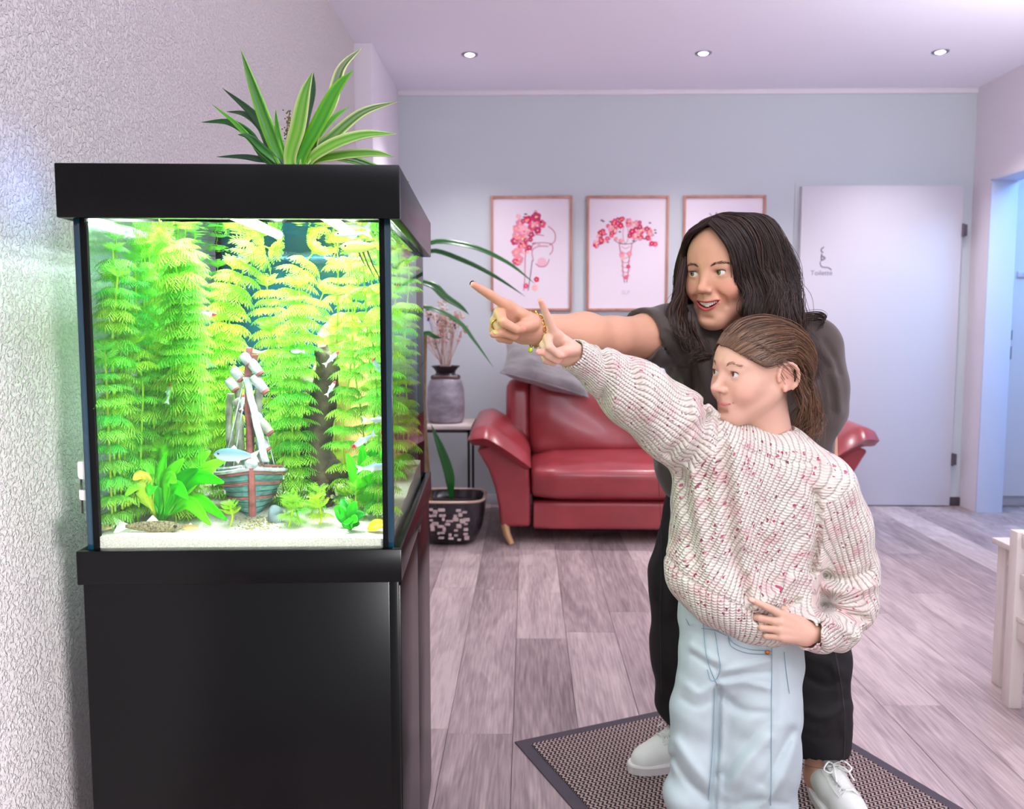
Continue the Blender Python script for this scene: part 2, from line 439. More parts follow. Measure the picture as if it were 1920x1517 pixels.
tank = thing('aquarium', (AQ[0], AQ[1], .728), 'lit glass aquarium with black hood full of bright green water plants', 'aquarium', AROT)
TB, TT, HB, HT = .782 - .728, .571, 1.299 - .728, 1.3803 - .728     # relative to the tank's foot
bm_ = MB(); t_ = .012
for lo, hi in [((-AW, 0, 0), (0, t_, TB)), ((-AW, AD - t_, 0), (0, AD, TB)), ((-AW, t_, 0), (-AW + t_, AD - t_, TB)), ((-t_, t_, 0), (0, AD - t_, TB)), ((-AW + t_, t_, 0), (-t_, AD - t_, .02))]:
    bm_.box(lo, hi, .0015)
bm_.build('base_frame', M_BLK, tank)
h = MB()
for lo, hi in [((-AW - .004, -.004, HB), (.004, .012, HT)), ((-AW - .004, AD - .012, HB), (.004, AD + .004, HT)), ((-AW - .004, .012, HB), (-AW + .012, AD - .012, HT)), ((-.012, .012, HB), (.004, AD - .012, HT)),
               ((-AW + .012, .012, HT - .012), (-.012, AD - .012, HT))]:
    h.box(lo, hi, .002)
h.build('hood', M_BLK, tank)
gi, gt = .014, .008          # inset of the glass, its thickness
GX0, GX1, GY0, GY1 = -AW + gi, -gi, gi, AD - gi
M_GLASS = glass_mat('tank_glass', (.97, 1, .985, 1), .45)
M_GLASS_L = glass_mat('light_tinting_glass', (.86, .97, .98, 1), .45)  # left pane tinted to cool and soften the tank light on the wall
M_EDGE = mat('glass_edge_teal', lin(8, 46, 60), .15, spec=.6)
zb, zt = TB - .03, HB + .01
for n, lo, hi in [('front_pane', (GX0, GY0, zb), (GX1, GY0 + gt, zt)), ('side_pane', (GX1 - gt, GY0 + gt, zb), (GX1, GY1 - gt, zt)),
                  ('side_pane', (GX0, GY0 + gt, zb), (GX0 + gt, GY1 - gt, zt)), ('rear_pane', (GX0, GY1 - gt, zb), (GX1, GY1, zt))]:
    MB().box(lo, hi).build(n, M_GLASS_L if hi[0] < -.4 and n == 'side_pane' else M_GLASS, tank, smooth=False)
for sx in (1, -1):
    xe = GX1 if sx > 0 else GX0
    def strip(name, d0, d1, y0, y1, m):
        a, b = sorted((xe - sx * d0, xe - sx * d1)); MB().box((a, y0, TB - .01), (b, y1, HB + .005), .0004).build(name, m, tank)
    strip('glass_edge', -.0012, .0080, GY0 - .0010, GY0 - .0002, M_EDGE); strip('glass_edge', -.0012, -.0002, GY0 - .0010, GY0 + gt, M_EDGE)
    strip('corner_seal', .0080, .0165, GY0 - .0012, GY0 - .0002, M_SEAM); strip('corner_seal', .001, .0140, GY0 + gt, GY0 + gt + .008, M_SEAM)
    strip('corner_seal', .001, .0140, GY1 - gt - .007, GY1 - gt, M_SEAM)
M_BACK = mat('blue_backdrop_film', lin(10, 74, 108), .6, spec=.1, nscale=6, namt=.35)
MB().box((GX0, GY1 + .001, TB - .01), (GX1, GY1 + .003, HB + .005)).build('backdrop_film', M_BACK, tank)
# water: rippled surface and body
ws = MB(); nx, ny = 40, 56; WZ = HB - .003
for j in range(ny + 1):
    for i in range(nx + 1):
        x = GX0 + gt + (GX1 - GX0 - 2 * gt) * i / nx; y = GY0 + gt + (GY1 - GY0 - 2 * gt) * j / ny
        ws.v.append((x, y, WZ + .0012 * mnoise.noise((x * 28, y * 9, .3)) + .0006 * mnoise.noise((x * 80, y * 30, 4)))); ws.c.append(None)
ws.f = [(j * (nx + 1) + i, j * (nx + 1) + i + 1, (j + 1) * (nx + 1) + i + 1, (j + 1) * (nx + 1) + i) for j in range(ny) for i in range(nx)]
ws.build('water', glass_mat('water_surface', (.93, 1, .99, 1), .9, ior=1.33), tank, fix=False)
# lamp tubes under the hood and their light
for x in (-.17, -.34):
    MB().tube([(x, .06, HB + .045), (x, AD - .06, HB + .045)], .010, 12).build('lamp_tube', emit_mat('lamp_tube_white', (.92, 1, .97, 1), 30), tank)
l = area('aquarium_light', aqp(-AW / 2, AD / 2, .728 + HB + .03), (0, 0, AROT), .40, .60, 21, (.92, 1.0, .93))
# light leaking from the cable slot at the back edge of the hood
area('hood_slot_light', aqp(-AW - .006, .20, 1.362), (0, math.radians(90), AROT), .02, .05, .045, (.16, .34, 1.0), 1.7)
MB().box((.0041, AD * .42, TB - .048), (.005, AD * .42 + .035, TB - .040)).build('brand_plate', mat('emblem_grey', lin(90, 88, 92), .3, 1), tank)

sand_top = TB + .012
def sand_h(x, y):
    return sand_top + .022 * ((y - GY0) / (GY1 - GY0)) ** 1.2 + .004 * mnoise.noise((x * 14, y * 14, 0)) + .010 * math.exp(-((x + .26) / .1) ** 2 - ((y - .2) / .1) ** 2) \
        + .006 * max(0, (-.25 - x) / .25)
def aq_obj_world(lx, ly, lz): return aqp(lx, ly, .728 + lz)
sd = MB(); nx, ny = 60, 70; e = .0008
xs = np.linspace(GX0 + gt + e, GX1 - gt - e, nx + 1); ys = np.linspace(GY0 + gt + e, GY1 - gt - e, ny + 1)
for y in ys:
    for x in xs: sd.v.append(aq_obj_world(x, y, sand_h(x, y) + random.uniform(-.0006, .0006))); sd.c.append(None)
sd.f = [(j * (nx + 1) + i, j * (nx + 1) + i + 1, (j + 1) * (nx + 1) + i + 1, (j + 1) * (nx + 1) + i) for j in range(ny) for i in range(nx)]
rim = [i for i in range(nx + 1)] + [j * (nx + 1) + nx for j in range(1, ny + 1)] + [ny * (nx + 1) + i for i in range(nx - 1, -1, -1)] + [j * (nx + 1) for j in range(ny - 1, 0, -1)]
n0 = len(sd.v)
for r_ in rim:
    i, j = r_ % (nx + 1), r_ // (nx + 1); sd.v.append(aq_obj_world(xs[i], ys[j], .0205)); sd.c.append(None)
k_ = len(rim)
sd.f += [(rim[i], rim[(i + 1) % k_], n0 + (i + 1) % k_, n0 + i) for i in range(k_)] + [tuple(range(n0, n0 + k_))]
def sand_mat():
    m = mat('white_aquarium_sand', lin(200, 194, 182), .9, spec=.2, nscale=420, namt=.22, bump=.6, bscale=700, bdist=.002)
    return m
sand = sd.build('aquarium_sand', sand_mat()); tag(sand, 'fine white sand covering the bottom of the aquarium', 'sand', kind='stuff')

# white clip-on container on the outside of the left pane
p0 = aq_from(137, 838, .27)
hc = thing('hang_on_box', aqp(GX0 - .0135, .045, .728 + .155), 'small clear box with white caps clipped on the aquarium left pane', 'box', AROT)
M_WP = mat('white_plastic', lin(232, 230, 225), .35); M_CL = glass_mat('clear_plastic', (.9, .96, .94, 1), 1)
MB().lathe([(.0, .036), (.011, .036), (.0125, .033), (.0125, .012), (.0105, .008), (0, .008)], 24).build('cap', M_WP, hc)
MB().lathe([(.0098, .008), (.0098, -.022), (.0098, -.048)], 24).build('clear_body', M_CL, hc)
MB().lathe([(.0110, -.010), (.0118, -.012), (.0118, -.024), (.0110, -.026)], 24).build('band', M_WP, hc)
MB().box((.0068, -.005, .012), (.0132, .005, .050), .002).build('clip', M_BLK2, hc)
# ================================================================== furniture and decoration
M_LEATHER = mat('oxblood_leather', lin(152, 54, 60), .30, spec=.6, nscale=5, namt=.18, bump=.12, bscale=420, bdist=.0008, coat=.12)
M_OAK = mat('light_wood', lin(214, 172, 122), .45, nscale=18, namt=.2, stretch=(1, 1, .15))

# ---- sofa: origin at floor under its centre, front towards the viewer
SXL, SXR = PY(876, 820, 4.35)[0], PY(1636, 820, 4.35)[0]
SCX = (SXL + SXR) / 2; SH = (SXR - SXL) / 2
sofa = thing('leather_sofa', (SCX, 4.27, 0), 'dark red leather two-seat sofa with flared armrests by grey wall', 'sofa')
def soft_box(lo, hi, r, puff=(0, 0, 0), seg=4, n=10, crease=None):
    """cushion: subdivided rounded box, faces pushed out"""
    bm = bmesh.new(); bmesh.ops.create_cube(bm, size=2)
    bmesh.ops.subdivide_edges(bm, edges=bm.edges[:], cuts=n, use_grid_fill=True)
    d = [(hi[i] - lo[i]) / 2 for i in range(3)]; c = [(hi[i] + lo[i]) / 2 for i in range(3)]
    for v in bm.verts:
        u = v.co.copy()
        q = Vector([u[i] * d[i] for i in range(3)]); inner = Vector([max(-(d[i] - r), min(d[i] - r, q[i])) for i in range(3)])
        dv = q - inner
        if dv.length > 1e-9:
            mxd = max(abs(dv[i]) for i in range(3))
            q = inner + dv.normalized() * min(r, mxd if mxd > 0 else r) if dv.length > r else q
        for i in range(3):
            j, k = (i + 1) % 3, (i + 2) % 3
            if abs(abs(u[i]) - 1) < 1e-6 and puff[i]:
                q[i] += math.copysign(puff[i], u[i]) * (1 - u[j] ** 4) * (1 - u[k] ** 4)
        if crease: q = crease(q, u)
        v.co = q + Vector(c)
    bm.verts.index_update()
    m = MB(); m.add([v.co[:] for v in bm.verts], [[v.index for v in f.verts] for f in bm.faces]); bm.free(); return m
ihw = SH - .335            # half width of the seat
soft_box((-ihw, -.045, .235), (ihw, .75, .415), .055, (0, .01, .018)).build('seat_cushion', M_LEATHER, sofa, angle=80)
soft_box((-ihw + .01, -.02, .08), (ihw - .01, .8, .23), .02).build('seat_base', M_LEATHER, sofa, angle=80)
def wr(q, u):
    q = q.copy(); q.y += .008 * math.sin(u.x * 34 + u.z * 3) * max(0, -u.z) ** 2 + .006 * math.sin(u.x * 9 + u.z * 5)
    return q
bk = soft_box((-ihw - .005, -.10, -.24), (ihw + .005, .10, .24), .07, (.0, .03, .0), n=22, crease=wr)
R = Matrix.Translation((0, .63, .60)) @ Matrix.Rotation(-.2, 4, 'X')
bk.v = [tuple(R @ Vector(v)) for v in bk.v]
bk.build('back_cushion', M_LEATHER, sofa, angle=80)
for s in (-1, 1):
    w = soft_box((-.075, -.12, -.25), (.075, .14, .24), .05, (.006, .012, .0), n=10)
    R = Matrix.Translation((s * (ihw + .065), .72, .575)) @ Matrix.Rotation(-.16, 4, 'X')
    w.v = [tuple(R @ Vector(v)) for v in w.v]
    w.build('back_wing', M_LEATHER, sofa, angle=80)
    # arm panel: curved outline swept front to back
    prof = [(-.01, .095), (.145, .095), (.155, .2), (.175, .30), (.205, .39), (.245, .46), (.27, .50), (.10, .56), (.03, .48), (.0, .40), (-.01, .3)]
    fr = []
    m = MB(); P = [(s * (ihw + .012 + a), z) for a, z in prof]
    m.prism(P, -.01, .78, 'y')
    ap = m.build('arm_panel', M_LEATHER, sofa, angle=30)
    bv = ap.modifiers.new('round', 'BEVEL'); bv.width = .018; bv.segments = 3; bv.limit_method = 'ANGLE'; bv.angle_limit = .9
    # flared arm pad: thick curved slab rising outwards, front edge drooping
    m = MB(); nu, nv = 16, 14; V = []
    for side in (0, 1):
        for j in range(nv + 1):
            t = j / nv                      # front to back
            for i in range(nu + 1):
                u = i / nu                  # inner to outer
                x = ihw - .0 + u * .325
                z = .415 + .185 * math.sin(min(1, u * 1.0) * 1.45) - .045 * max(0, u - .7) / .3 * 1.0
                z += .03 * t
                y = -.07 + .80 * t - .05 * math.sin(PI * u) * (1 - t)
                th = .040 + .016 * math.sin(PI * u)
                edge = min(1, min(u, 1 - u) * 7, min(t, 1 - t) * 9 + .0)
                hh = th * math.sqrt(max(0, 1 - (1 - edge) ** 2))
                V.append((s * x, y, z + (hh if side == 0 else -hh)))
    m.v = V; m.c = [None] * len(V); st = (nu + 1) * (nv + 1)
    for side in (0, 1):
        for j in range(nv):
            for i in range(nu):
                a = side * st + j * (nu + 1) + i; m.f.append((a, a + 1, a + nu + 2, a + nu + 1))
    m.build('arm_pad', M_LEATHER, sofa, angle=80)
    for y in (.03, .70):
        m = MB(); m.tube([(s * (ihw + .135), y, .10), (s * (ihw + .125), y - .012, .05), (s * (ihw + .10), y - .03, .0)], [.042, .036, .028], 12, flat=.55)
        m.build('leg', M_OAK, sofa)
b = MB(); b.box((-ihw - .1, .80, .1), (ihw + .1, .93, .76), .03); b.build('back_frame', M_LEATHER, sofa)

# ---- cushions lying on top of the backrest
def pillow(name, w, h, t, m, loc, rot, label, corner=.0):
    o = thing(name, loc, label, 'cushion'); o.rotation_euler = rot
    b = MB(); n = 18; V = []
    for side in (1, -1):
        for j in range(n + 1):
            for i in range(n + 1):
                u, v = 2 * i / n - 1, 2 * j / n - 1
                k = ((1 - u * u) * (1 - v * v)) ** .42
                pin = 1 - .10 * (1 - abs(u) ** 2) * abs(v) ** 3 - 0
                pin2 = 1 - .10 * (1 - abs(v) ** 2) * abs(u) ** 3
                wv = .006 * math.sin(u * 7 + v * 4) * k
                V.append((u * w / 2 * pin2, v * h / 2 * pin, side * t / 2 * k + wv))
    b.v = V; b.c = [None] * len(V); st = (n + 1) ** 2
    for s_ in (0, 1):
        for j in range(n):
            for i in range(n):
                a = s_ * st + j * (n + 1) + i; b.f.append((a, a + 1, a + n + 2, a + n + 1))
    me = b.mesh(name + '_cover', angle=70); link_mesh('cover', me, m, o)
    e = MB(); ring = [(math.cos(a), math.sin(a)) for a in np.linspace(0, 2 * PI, 5)]
    cs = [(-1, -1), (1, -1), (1, 1), (-1, 1), (-1, -1)]; pts = []
    for (a, b_), (c, d) in zip(cs[:-1], cs[1:]):
        for q in np.linspace(0, 1, 9)[:-1]:
            u, v = a + (c - a) * q, b_ + (d - b_) * q
            pin = 1 - .10 * (1 - abs(u) ** 2) * abs(v) ** 3; pin2 = 1 - .10 * (1 - abs(v) ** 2) * abs(u) ** 3
            pts.append((u * w / 2 * pin2, v * h / 2 * pin, 0))
    e.tube(pts + [pts[0]], .004, 6, cap=False); e.build('piping', m, o)
    return o
M_CUSH = mat('grey_velvet', lin(128, 122, 124), .8, spec=.2, nscale=7, namt=.35, stretch=(1, 3, 1), sheen=.4)
M_CUSHB = mat('pale_blue_cotton', lin(196, 204, 222), .8, spec=.2, nscale=30, namt=.12)
pc = PY(1030, 664, 4.86)
pillow('cushion', .52, .38, .15, M_CUSH, (pc[0] - .02, 4.84, .895), (math.radians(30), math.radians(16), .1), 'grey velvet cushion lying on top of the red sofa backrest')
pc = PY(1222, 690, 4.86)
pillow('cushion', .40, .34, .16, M_CUSHB, (pc[0] + .04, 4.86, .90), (math.radians(35), math.radians(-6), -.2), 'pale blue cushion on the sofa backrest half hidden behind the woman')

# ---- side table left of the sofa
TZ = PY(860, 797, 4.66)[2]
tx1 = PY(884, 797, 4.62)[0]
st_ = thing('side_table', (tx1 - .2, 4.82, 0), 'small side table with pale top and thin black metal legs beside sofa', 'table')
M_BLKM = mat('black_metal', lin(24, 24, 28), .45, spec=.5)
MB().box((-.2, -.2, TZ - .022), (.2, .2, TZ), .003).build('table_top', mat('pale_oak_top', lin(206, 192, 188), .5, nscale=20, namt=.12, stretch=(.2, 1, 1)), st_)
fr = MB()
for a in (-.19, .178):
    fr.box((a, -.19, TZ - .04), (a + .012, .19, TZ - .022)); fr.box((-.19, a, TZ - .04), (.19, a + .012, TZ - .022))
fr.build('frame', M_BLKM, st_, smooth=False)
for a in (-.19, .176):
    for b_ in (-.19, .176):
        MB().box((a, b_, 0), (a + .014, b_ + .014, TZ - .022)).build('leg', M_BLKM, st_, smooth=False)

# ---- vase with dried flowers
vx = PY(836, 760, 4.80)[0]
M_VASE = mat('grey_glazed_clay', lin(142, 136, 146), .28, spec=.5, nscale=9, namt=.45, stretch=(1, 1, 2.2))
vase = thing('vase', (vx, 4.80, TZ), 'grey glazed bottle vase with dark collar on the side table', 'vase')
vs = (PY(836, 686, 4.8)[2] - TZ)
MB().lathe([(.0, 0), (.088, 0), (.102, .012), (.108, .05), (.11, .12), (.105, vs * .62), (.092, vs * .74), (.075, vs * .80), (.066, vs * .84)], 36).build('body', M_VASE, vase)
MB().lathe([(.066, vs * .83), (.055, vs * .88), (.062, vs * .93), (.085, vs), (.081, vs), (.052, vs * .9), (.05, vs * .7)], 36).build('neck', mat('black_glaze', lin(34, 28, 34), .3), vase)
b = MB(); b.tube([(.078 * math.cos(a), .078 * math.sin(a), vs * .80 + .004 * math.sin(3 * a)) for a in np.linspace(0, 2 * PI, 25)], .009, 8, cap=False); b.build('rope_band', mat('brown_rope', lin(96, 70, 66), .8), vase)
flw = thing('dried_bouquet', (vx, 4.80, TZ + vs * .75), 'bouquet of dried beige and pink grasses in the grey vase', 'flowers')
M_DRY = [mat('dry_beige', lin(214, 190, 170), .9), mat('dry_pink', lin(206, 160, 150), .9), mat('dry_white', lin(232, 218, 210), .9), mat('dry_purple', lin(92, 60, 132), .9), mat('dry_rust', lin(190, 92, 66), .9)]
rf = random.Random(5)
for k in range(46):
    a = rf.uniform(0, 2 * PI); sp = rf.uniform(.01, .17); hgt = rf.uniform(.17, .36) * (1.05 - sp)
    tip = np.array([sp * math.cos(a), sp * math.sin(a) * .8, vs * .25 + hgt]); base = np.array([.02 * math.cos(a), .02 * math.sin(a), 0])
    pts = curve_pts([base, base + np.array([.01 * math.cos(a), .01 * math.sin(a), vs * .3]), (base + tip) / 2 + np.array([0, 0, .03]), tip], 8)
    m = M_DRY[rf.choices([0, 1, 2, 3, 4], [5, 3, 4, .7, .7])[0]]
    b = MB(); b.tube(pts, .0016, 4)
    kind = rf.random()
    if kind < .6:
        ax = (pts[-1] - pts[-3]); ax /= np.linalg.norm(ax)
        for q in range(12):
            c = pts[-1] - ax * q * .009; r_ = .004 + .006 * math.sin(PI * min(1, (q + 1) / 10))
            b.ball(c + np.array([rf.uniform(-1, 1), rf.uniform(-1, 1), rf.uniform(-1, 1)]) * r_ * .9, (r_ * .7, r_ * .7, r_), 3)
    else:
        for q in range(9): b.ball(tip + np.array([rf.gauss(0, .014), rf.gauss(0, .014), rf.gauss(0, .014)]), .008, 3)
    b.build('dried_stem', m, flw)

# ---- dark ceramic planter on the floor with a long-leaved plant
px_, py_ = PZ(858, 1012, 0)[0] - .03, 4.36
M_POT = mat('dark_glazed_pot', lin(38, 34, 40), .16, spec=.6, nscale=14, namt=.4)
M_PATCH = mat('beige_relief_tiles', lin(196, 176, 172), .5, nscale=60, namt=.3)
pot = thing('planter', (px_, py_, 0), 'dark glazed planter with beige speckled front beside the aquarium cabinet', 'plant pot')
pp = [(.0, 0), (.10, 0), (.135, .02), (.165, .09), (.178, .17), (.182, .235), (.176, .24), (.168, .232), (.160, .16), (.0, .16)]
def sq(prof, n=48, e=4.0):
    m = MB(); vs_ = []
    for r, z in prof:
        for j in range(n):
            t = 2 * PI * j / n; c, s = math.cos(t), math.sin(t); k = (abs(c) ** e + abs(s) ** e) ** (-1 / e); vs_.append((r * c * k, r * s * k, z))
    k = len(prof); fs = [[i * n + j, i * n + (j + 1) % n, (i + 1) * n + (j + 1) % n, (i + 1) * n + j] for i in range(k - 1) for j in range(n)]
    return m.add(vs_, fs)
sq(pp).build('pot_body', M_POT, pot)
sq([(.181, .232), (.186, .240), (.178, .246), (.168, .240)]).build('rim', mat('beige_rim', lin(196, 168, 150), .4), pot)
rp = random.Random(11)
for r_ in range(7):
    for c in range(9):
        if rp.random() < .22: continue
        x = -.125 + c * .031 + rp.uniform(-.011, .011); z = .045 + r_ * .025 + rp.uniform(-.008, .008)
        yy = -(.150 + .030 * min(1, z / .17)) ; w = rp.uniform(.007, .018); hh = rp.uniform(.005, .012)
        if abs(x) > .10 + .02 * r_ / 7: continue
        MB().box((x - w, yy - .006, z - hh), (x + w, yy + .012, z + hh), .003).build('relief_tile', M_PATCH, pot, smooth=False)
sq([(.0, .19), (.162, .19), (.162, .185)]).build('potting_soil', mat('soil', lin(58, 46, 42), .95, bump=.6, bscale=200, bdist=.004), pot)

def leaf_mat(name, dark, light, edge, wide=.55):
    """lengthwise: attribute tint.r across the blade decides the margin"""
    m = mat(name, dark, .32, spec=.5)
    nt = m.node_tree; b = nt.nodes['Principled BSDF']
    a = nt.nodes.new('ShaderNodeAttribute'); a.attribute_name = 'tint'
    nt.links.new(a.outputs['Color'], b.inputs['Base Color'])
    return m
M_LEAFV = leaf_mat('blade_leaf', lin(30, 120, 20), None, None)
def blade(name, ctrl, w, nrm, parent, cols, n=22, fold=.3, tipw=.02, peak=.45, world=True, m=None, curl=0.):
    """long strap leaf with tinted margins"""
    pts = curve_pts(ctrl, n); W_ = []
    for i in range(n):
        t = i / (n - 1)
        W_.append(w * (.35 + .65 * min(1, t / peak)) * (1 - max(0, (t - peak) / (1 - peak)) ** 2.2) + w * tipw * (1 - t))
    b = MB(); b.leaf(pts, W_, nrm, fold)
    c = []
    for i in range(n):
        t = i / (n - 1); base = [cols[0][k] * (1 - t) + cols[1][k] * t for k in range(3)]
        for q in (-1, -.5, 0, .5, 1):
            col = list(cols[2][:3]) if abs(q) == 1 else base if q else [base[k] * .75 + cols[2][k] * .25 for k in range(3)]
            c.append(tuple(col) + (1,))
    b.c = c
    o = b.build(name, m or M_LEAFV, parent, world, fix=False)
    s_ = o.modifiers.new('thickness', 'SOLIDIFY'); s_.thickness = .0012; s_.offset = 0
    return o
plant = thing('floor_palm', (px_, py_, .19), 'tall plant with long arching dark leaves growing from the dark planter', 'plant')
GD, GM, GY = lin(16, 62, 20), lin(40, 104, 44), lin(120, 160, 70)
m = MB(); m.tube(curve_pts([(px_ - .12, py_ + .02, .17), (px_ - .15, py_ + .02, .6), (px_ - .14, py_, 1.1)], 14), [.02] * 8 + [.017] * 6, 10); m.build('stem', mat('brown_cane', lin(120, 96, 60), .7, nscale=30, namt=.3), plant, True)
for k, (ctrl, w, c2) in enumerate([
    ([(770, 505), (806, 457), (880, 462), (950, 492), (1003, 532)], .017, GM),
    ([(772, 515), (806, 472), (870, 490), (930, 520), (985, 556)], .016, GD),
    ([(760, 540), (806, 534), (835, 558), (862, 575), (880, 590)], .022, GD),
    ([(765, 590), (806, 578), (860, 604), (890, 640), (926, 690)], .012, GM),
    ([(770, 640), (800, 626), (815, 632), (828, 634)], .016, GD)]):
    yk = py_ - .02 - .02 * k
    q = [PY(a, b_, yk - .02 * i) for i, (a, b_) in enumerate(ctrl)]
    q = [np.array([px_ - .14, py_, .95 + .02 * k])] + q
    blade('leaf', q, w, (0, -.75, .65), plant, (GM, c2, GM), n=26)
q = [PY(846, 935, py_ - .02), PY(842, 890, py_ - .04), PY(826, 840, py_ - .06), PY(808, 795, py_ - .06)]
blade('leaf', q, .026, (.25, -1, .1), plant, (lin(20, 100, 30), lin(14, 70, 24), lin(20, 90, 30)), peak=.3)

# ---- variegated plant on the aquarium hood
HZ = 1.3805
hb = aqp(-.19, .34, HZ)
tp = thing('hood_plant', hb, 'bright green strap-leaved plant with cream margins on top of aquarium hood', 'plant')
MB().lathe([(0, 0), (.05, 0), (.052, .004), (.056, .03), (.052, .032), (.05, .026), (0, .026)], 28).build('saucer', M_BLK2, tp)
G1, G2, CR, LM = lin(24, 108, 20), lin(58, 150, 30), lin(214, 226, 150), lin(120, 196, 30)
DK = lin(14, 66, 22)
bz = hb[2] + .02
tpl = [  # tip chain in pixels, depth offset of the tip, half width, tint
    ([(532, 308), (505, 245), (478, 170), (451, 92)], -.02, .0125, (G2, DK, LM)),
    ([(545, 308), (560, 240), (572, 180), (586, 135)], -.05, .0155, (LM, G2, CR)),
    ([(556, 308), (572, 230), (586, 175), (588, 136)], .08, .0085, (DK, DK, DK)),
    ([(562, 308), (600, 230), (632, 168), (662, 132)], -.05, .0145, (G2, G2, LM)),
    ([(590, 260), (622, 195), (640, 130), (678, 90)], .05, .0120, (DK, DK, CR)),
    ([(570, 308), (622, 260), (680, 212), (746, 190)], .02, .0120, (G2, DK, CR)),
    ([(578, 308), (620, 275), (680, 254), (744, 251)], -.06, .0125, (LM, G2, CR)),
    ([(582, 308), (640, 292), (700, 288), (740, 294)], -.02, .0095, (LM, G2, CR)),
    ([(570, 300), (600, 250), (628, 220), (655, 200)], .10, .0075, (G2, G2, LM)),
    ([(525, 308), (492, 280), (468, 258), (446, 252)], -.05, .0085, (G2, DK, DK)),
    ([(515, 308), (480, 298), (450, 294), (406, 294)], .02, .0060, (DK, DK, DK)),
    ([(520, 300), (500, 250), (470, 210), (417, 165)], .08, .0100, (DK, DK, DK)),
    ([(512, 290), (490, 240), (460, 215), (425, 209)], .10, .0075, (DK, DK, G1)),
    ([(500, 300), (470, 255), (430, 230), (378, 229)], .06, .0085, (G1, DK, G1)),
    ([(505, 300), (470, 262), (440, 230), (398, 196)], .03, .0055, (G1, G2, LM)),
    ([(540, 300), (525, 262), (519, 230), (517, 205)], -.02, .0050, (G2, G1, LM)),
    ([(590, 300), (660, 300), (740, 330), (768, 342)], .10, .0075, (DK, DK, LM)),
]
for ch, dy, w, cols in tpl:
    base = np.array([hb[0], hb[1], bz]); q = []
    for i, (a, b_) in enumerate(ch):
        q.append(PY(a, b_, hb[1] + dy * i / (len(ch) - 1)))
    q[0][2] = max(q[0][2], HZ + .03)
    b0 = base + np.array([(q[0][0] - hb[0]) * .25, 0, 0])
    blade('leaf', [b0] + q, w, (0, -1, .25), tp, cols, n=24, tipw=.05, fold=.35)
fs = MB(); rf = random.Random(2)
spn = curve_pts([PY(546, 300, hb[1] + .05), PY(538, 250, hb[1] + .05), PY(543, 210, hb[1] + .05)], 16)
fs.tube(spn, .0012, 5)
for p in spn[4:]:
    for q in range(5): fs.ball(p + np.array([rf.gauss(0, .004), rf.gauss(0, .004), rf.gauss(0, .003)]), .0017, 3)
fs.build('flower_spike', mat('dry_spike', lin(120, 112, 50), .8), tp, True)

# ---- three framed prints
M_FRAME = mat('copper_wood_frame', lin(186, 134, 118), .5, nscale=25, namt=.18, stretch=(1, 1, .2))
M_PAPER = mat('print_paper', lin(236, 224, 234), .6, spec=.3)
FW, FH = .508, .71
pz1 = 1.9392
px0_ = -.2267
step = .5965
reds = [lin(236, 92, 134), lin(222, 48, 98), lin(246, 150, 172), lin(200, 62, 110), lin(250, 190, 196)]
M_INK = vcol_mat('flower_print_ink', .7, .2)
def pic(k, label):
    x = px0_ + step * k
    t = thing('framed_print', (x, YB, pz1 - FH), label, 'picture')
    f = MB(); w, d = .016, .022
    for lo, hi in [((0, -d, 0), (w, 0, FH)), ((FW - w, -d, 0), (FW, 0, FH)), ((w, -d, 0), (FW - w, 0, w)), ((w, -d, FH - w), (FW - w, 0, FH))]: f.box(lo, hi, .002)
    f.build('frame', M_FRAME, t)
    MB().box((w, -.010, w), (FW - w, -.002, FH - w)).build('paper', M_PAPER, t, smooth=False)
    return t, x
def ppt(t, px, py):
    p = PY(px, py, YB - .0102); return np.array([p[0], YB - .0108, p[2]])
def flower(b, c, r, rr):
    n = 5; a0 = rr.uniform(0, 6)
    col = rr.choice(reds)
    for i in range(n):
        b.col = tuple(min(1, x * rr.uniform(.8, 1.15)) for x in col[:3]) + (1,)
        a = a0 + 2 * PI * i / n; cc = c + np.array([math.cos(a) * r * .5, 0, math.sin(a) * r * .5])
        yy = -.0002 - .0003 * rr.random()
        m_ = len(b.v); b.add([cc + np.array([math.cos(q) * r * .52, yy, math.sin(q) * r * .52]) for q in np.linspace(0, 2 * PI, 9)[:-1]], [tuple(range(8))])
    b.col = lin(250, 214, 150); b.add([c + np.array([math.cos(q) * r * .22, -.0007, math.sin(q) * r * .22]) for q in np.linspace(0, 2 * PI, 7)[:-1]], [tuple(range(6))])
def strip(b, pts, w, col):
    b.col = col; P = curve_pts(pts, 18); vs_ = []
    for i, p in enumerate(P):
        d = P[min(i + 1, 17)] - P[max(i - 1, 0)]; nn = np.array([-d[2], 0, d[0]]); nn /= np.linalg.norm(nn) + 1e-9
        vs_ += [p + nn * w, p - nn * w]
    b.add(vs_, [(2 * i, 2 * i + 1, 2 * i + 3, 2 * i + 2) for i in range(17)])
rr = random.Random(4)
GRY, PNK, LEAFC = lin(120, 96, 116), lin(206, 120, 140), lin(84, 96, 112)
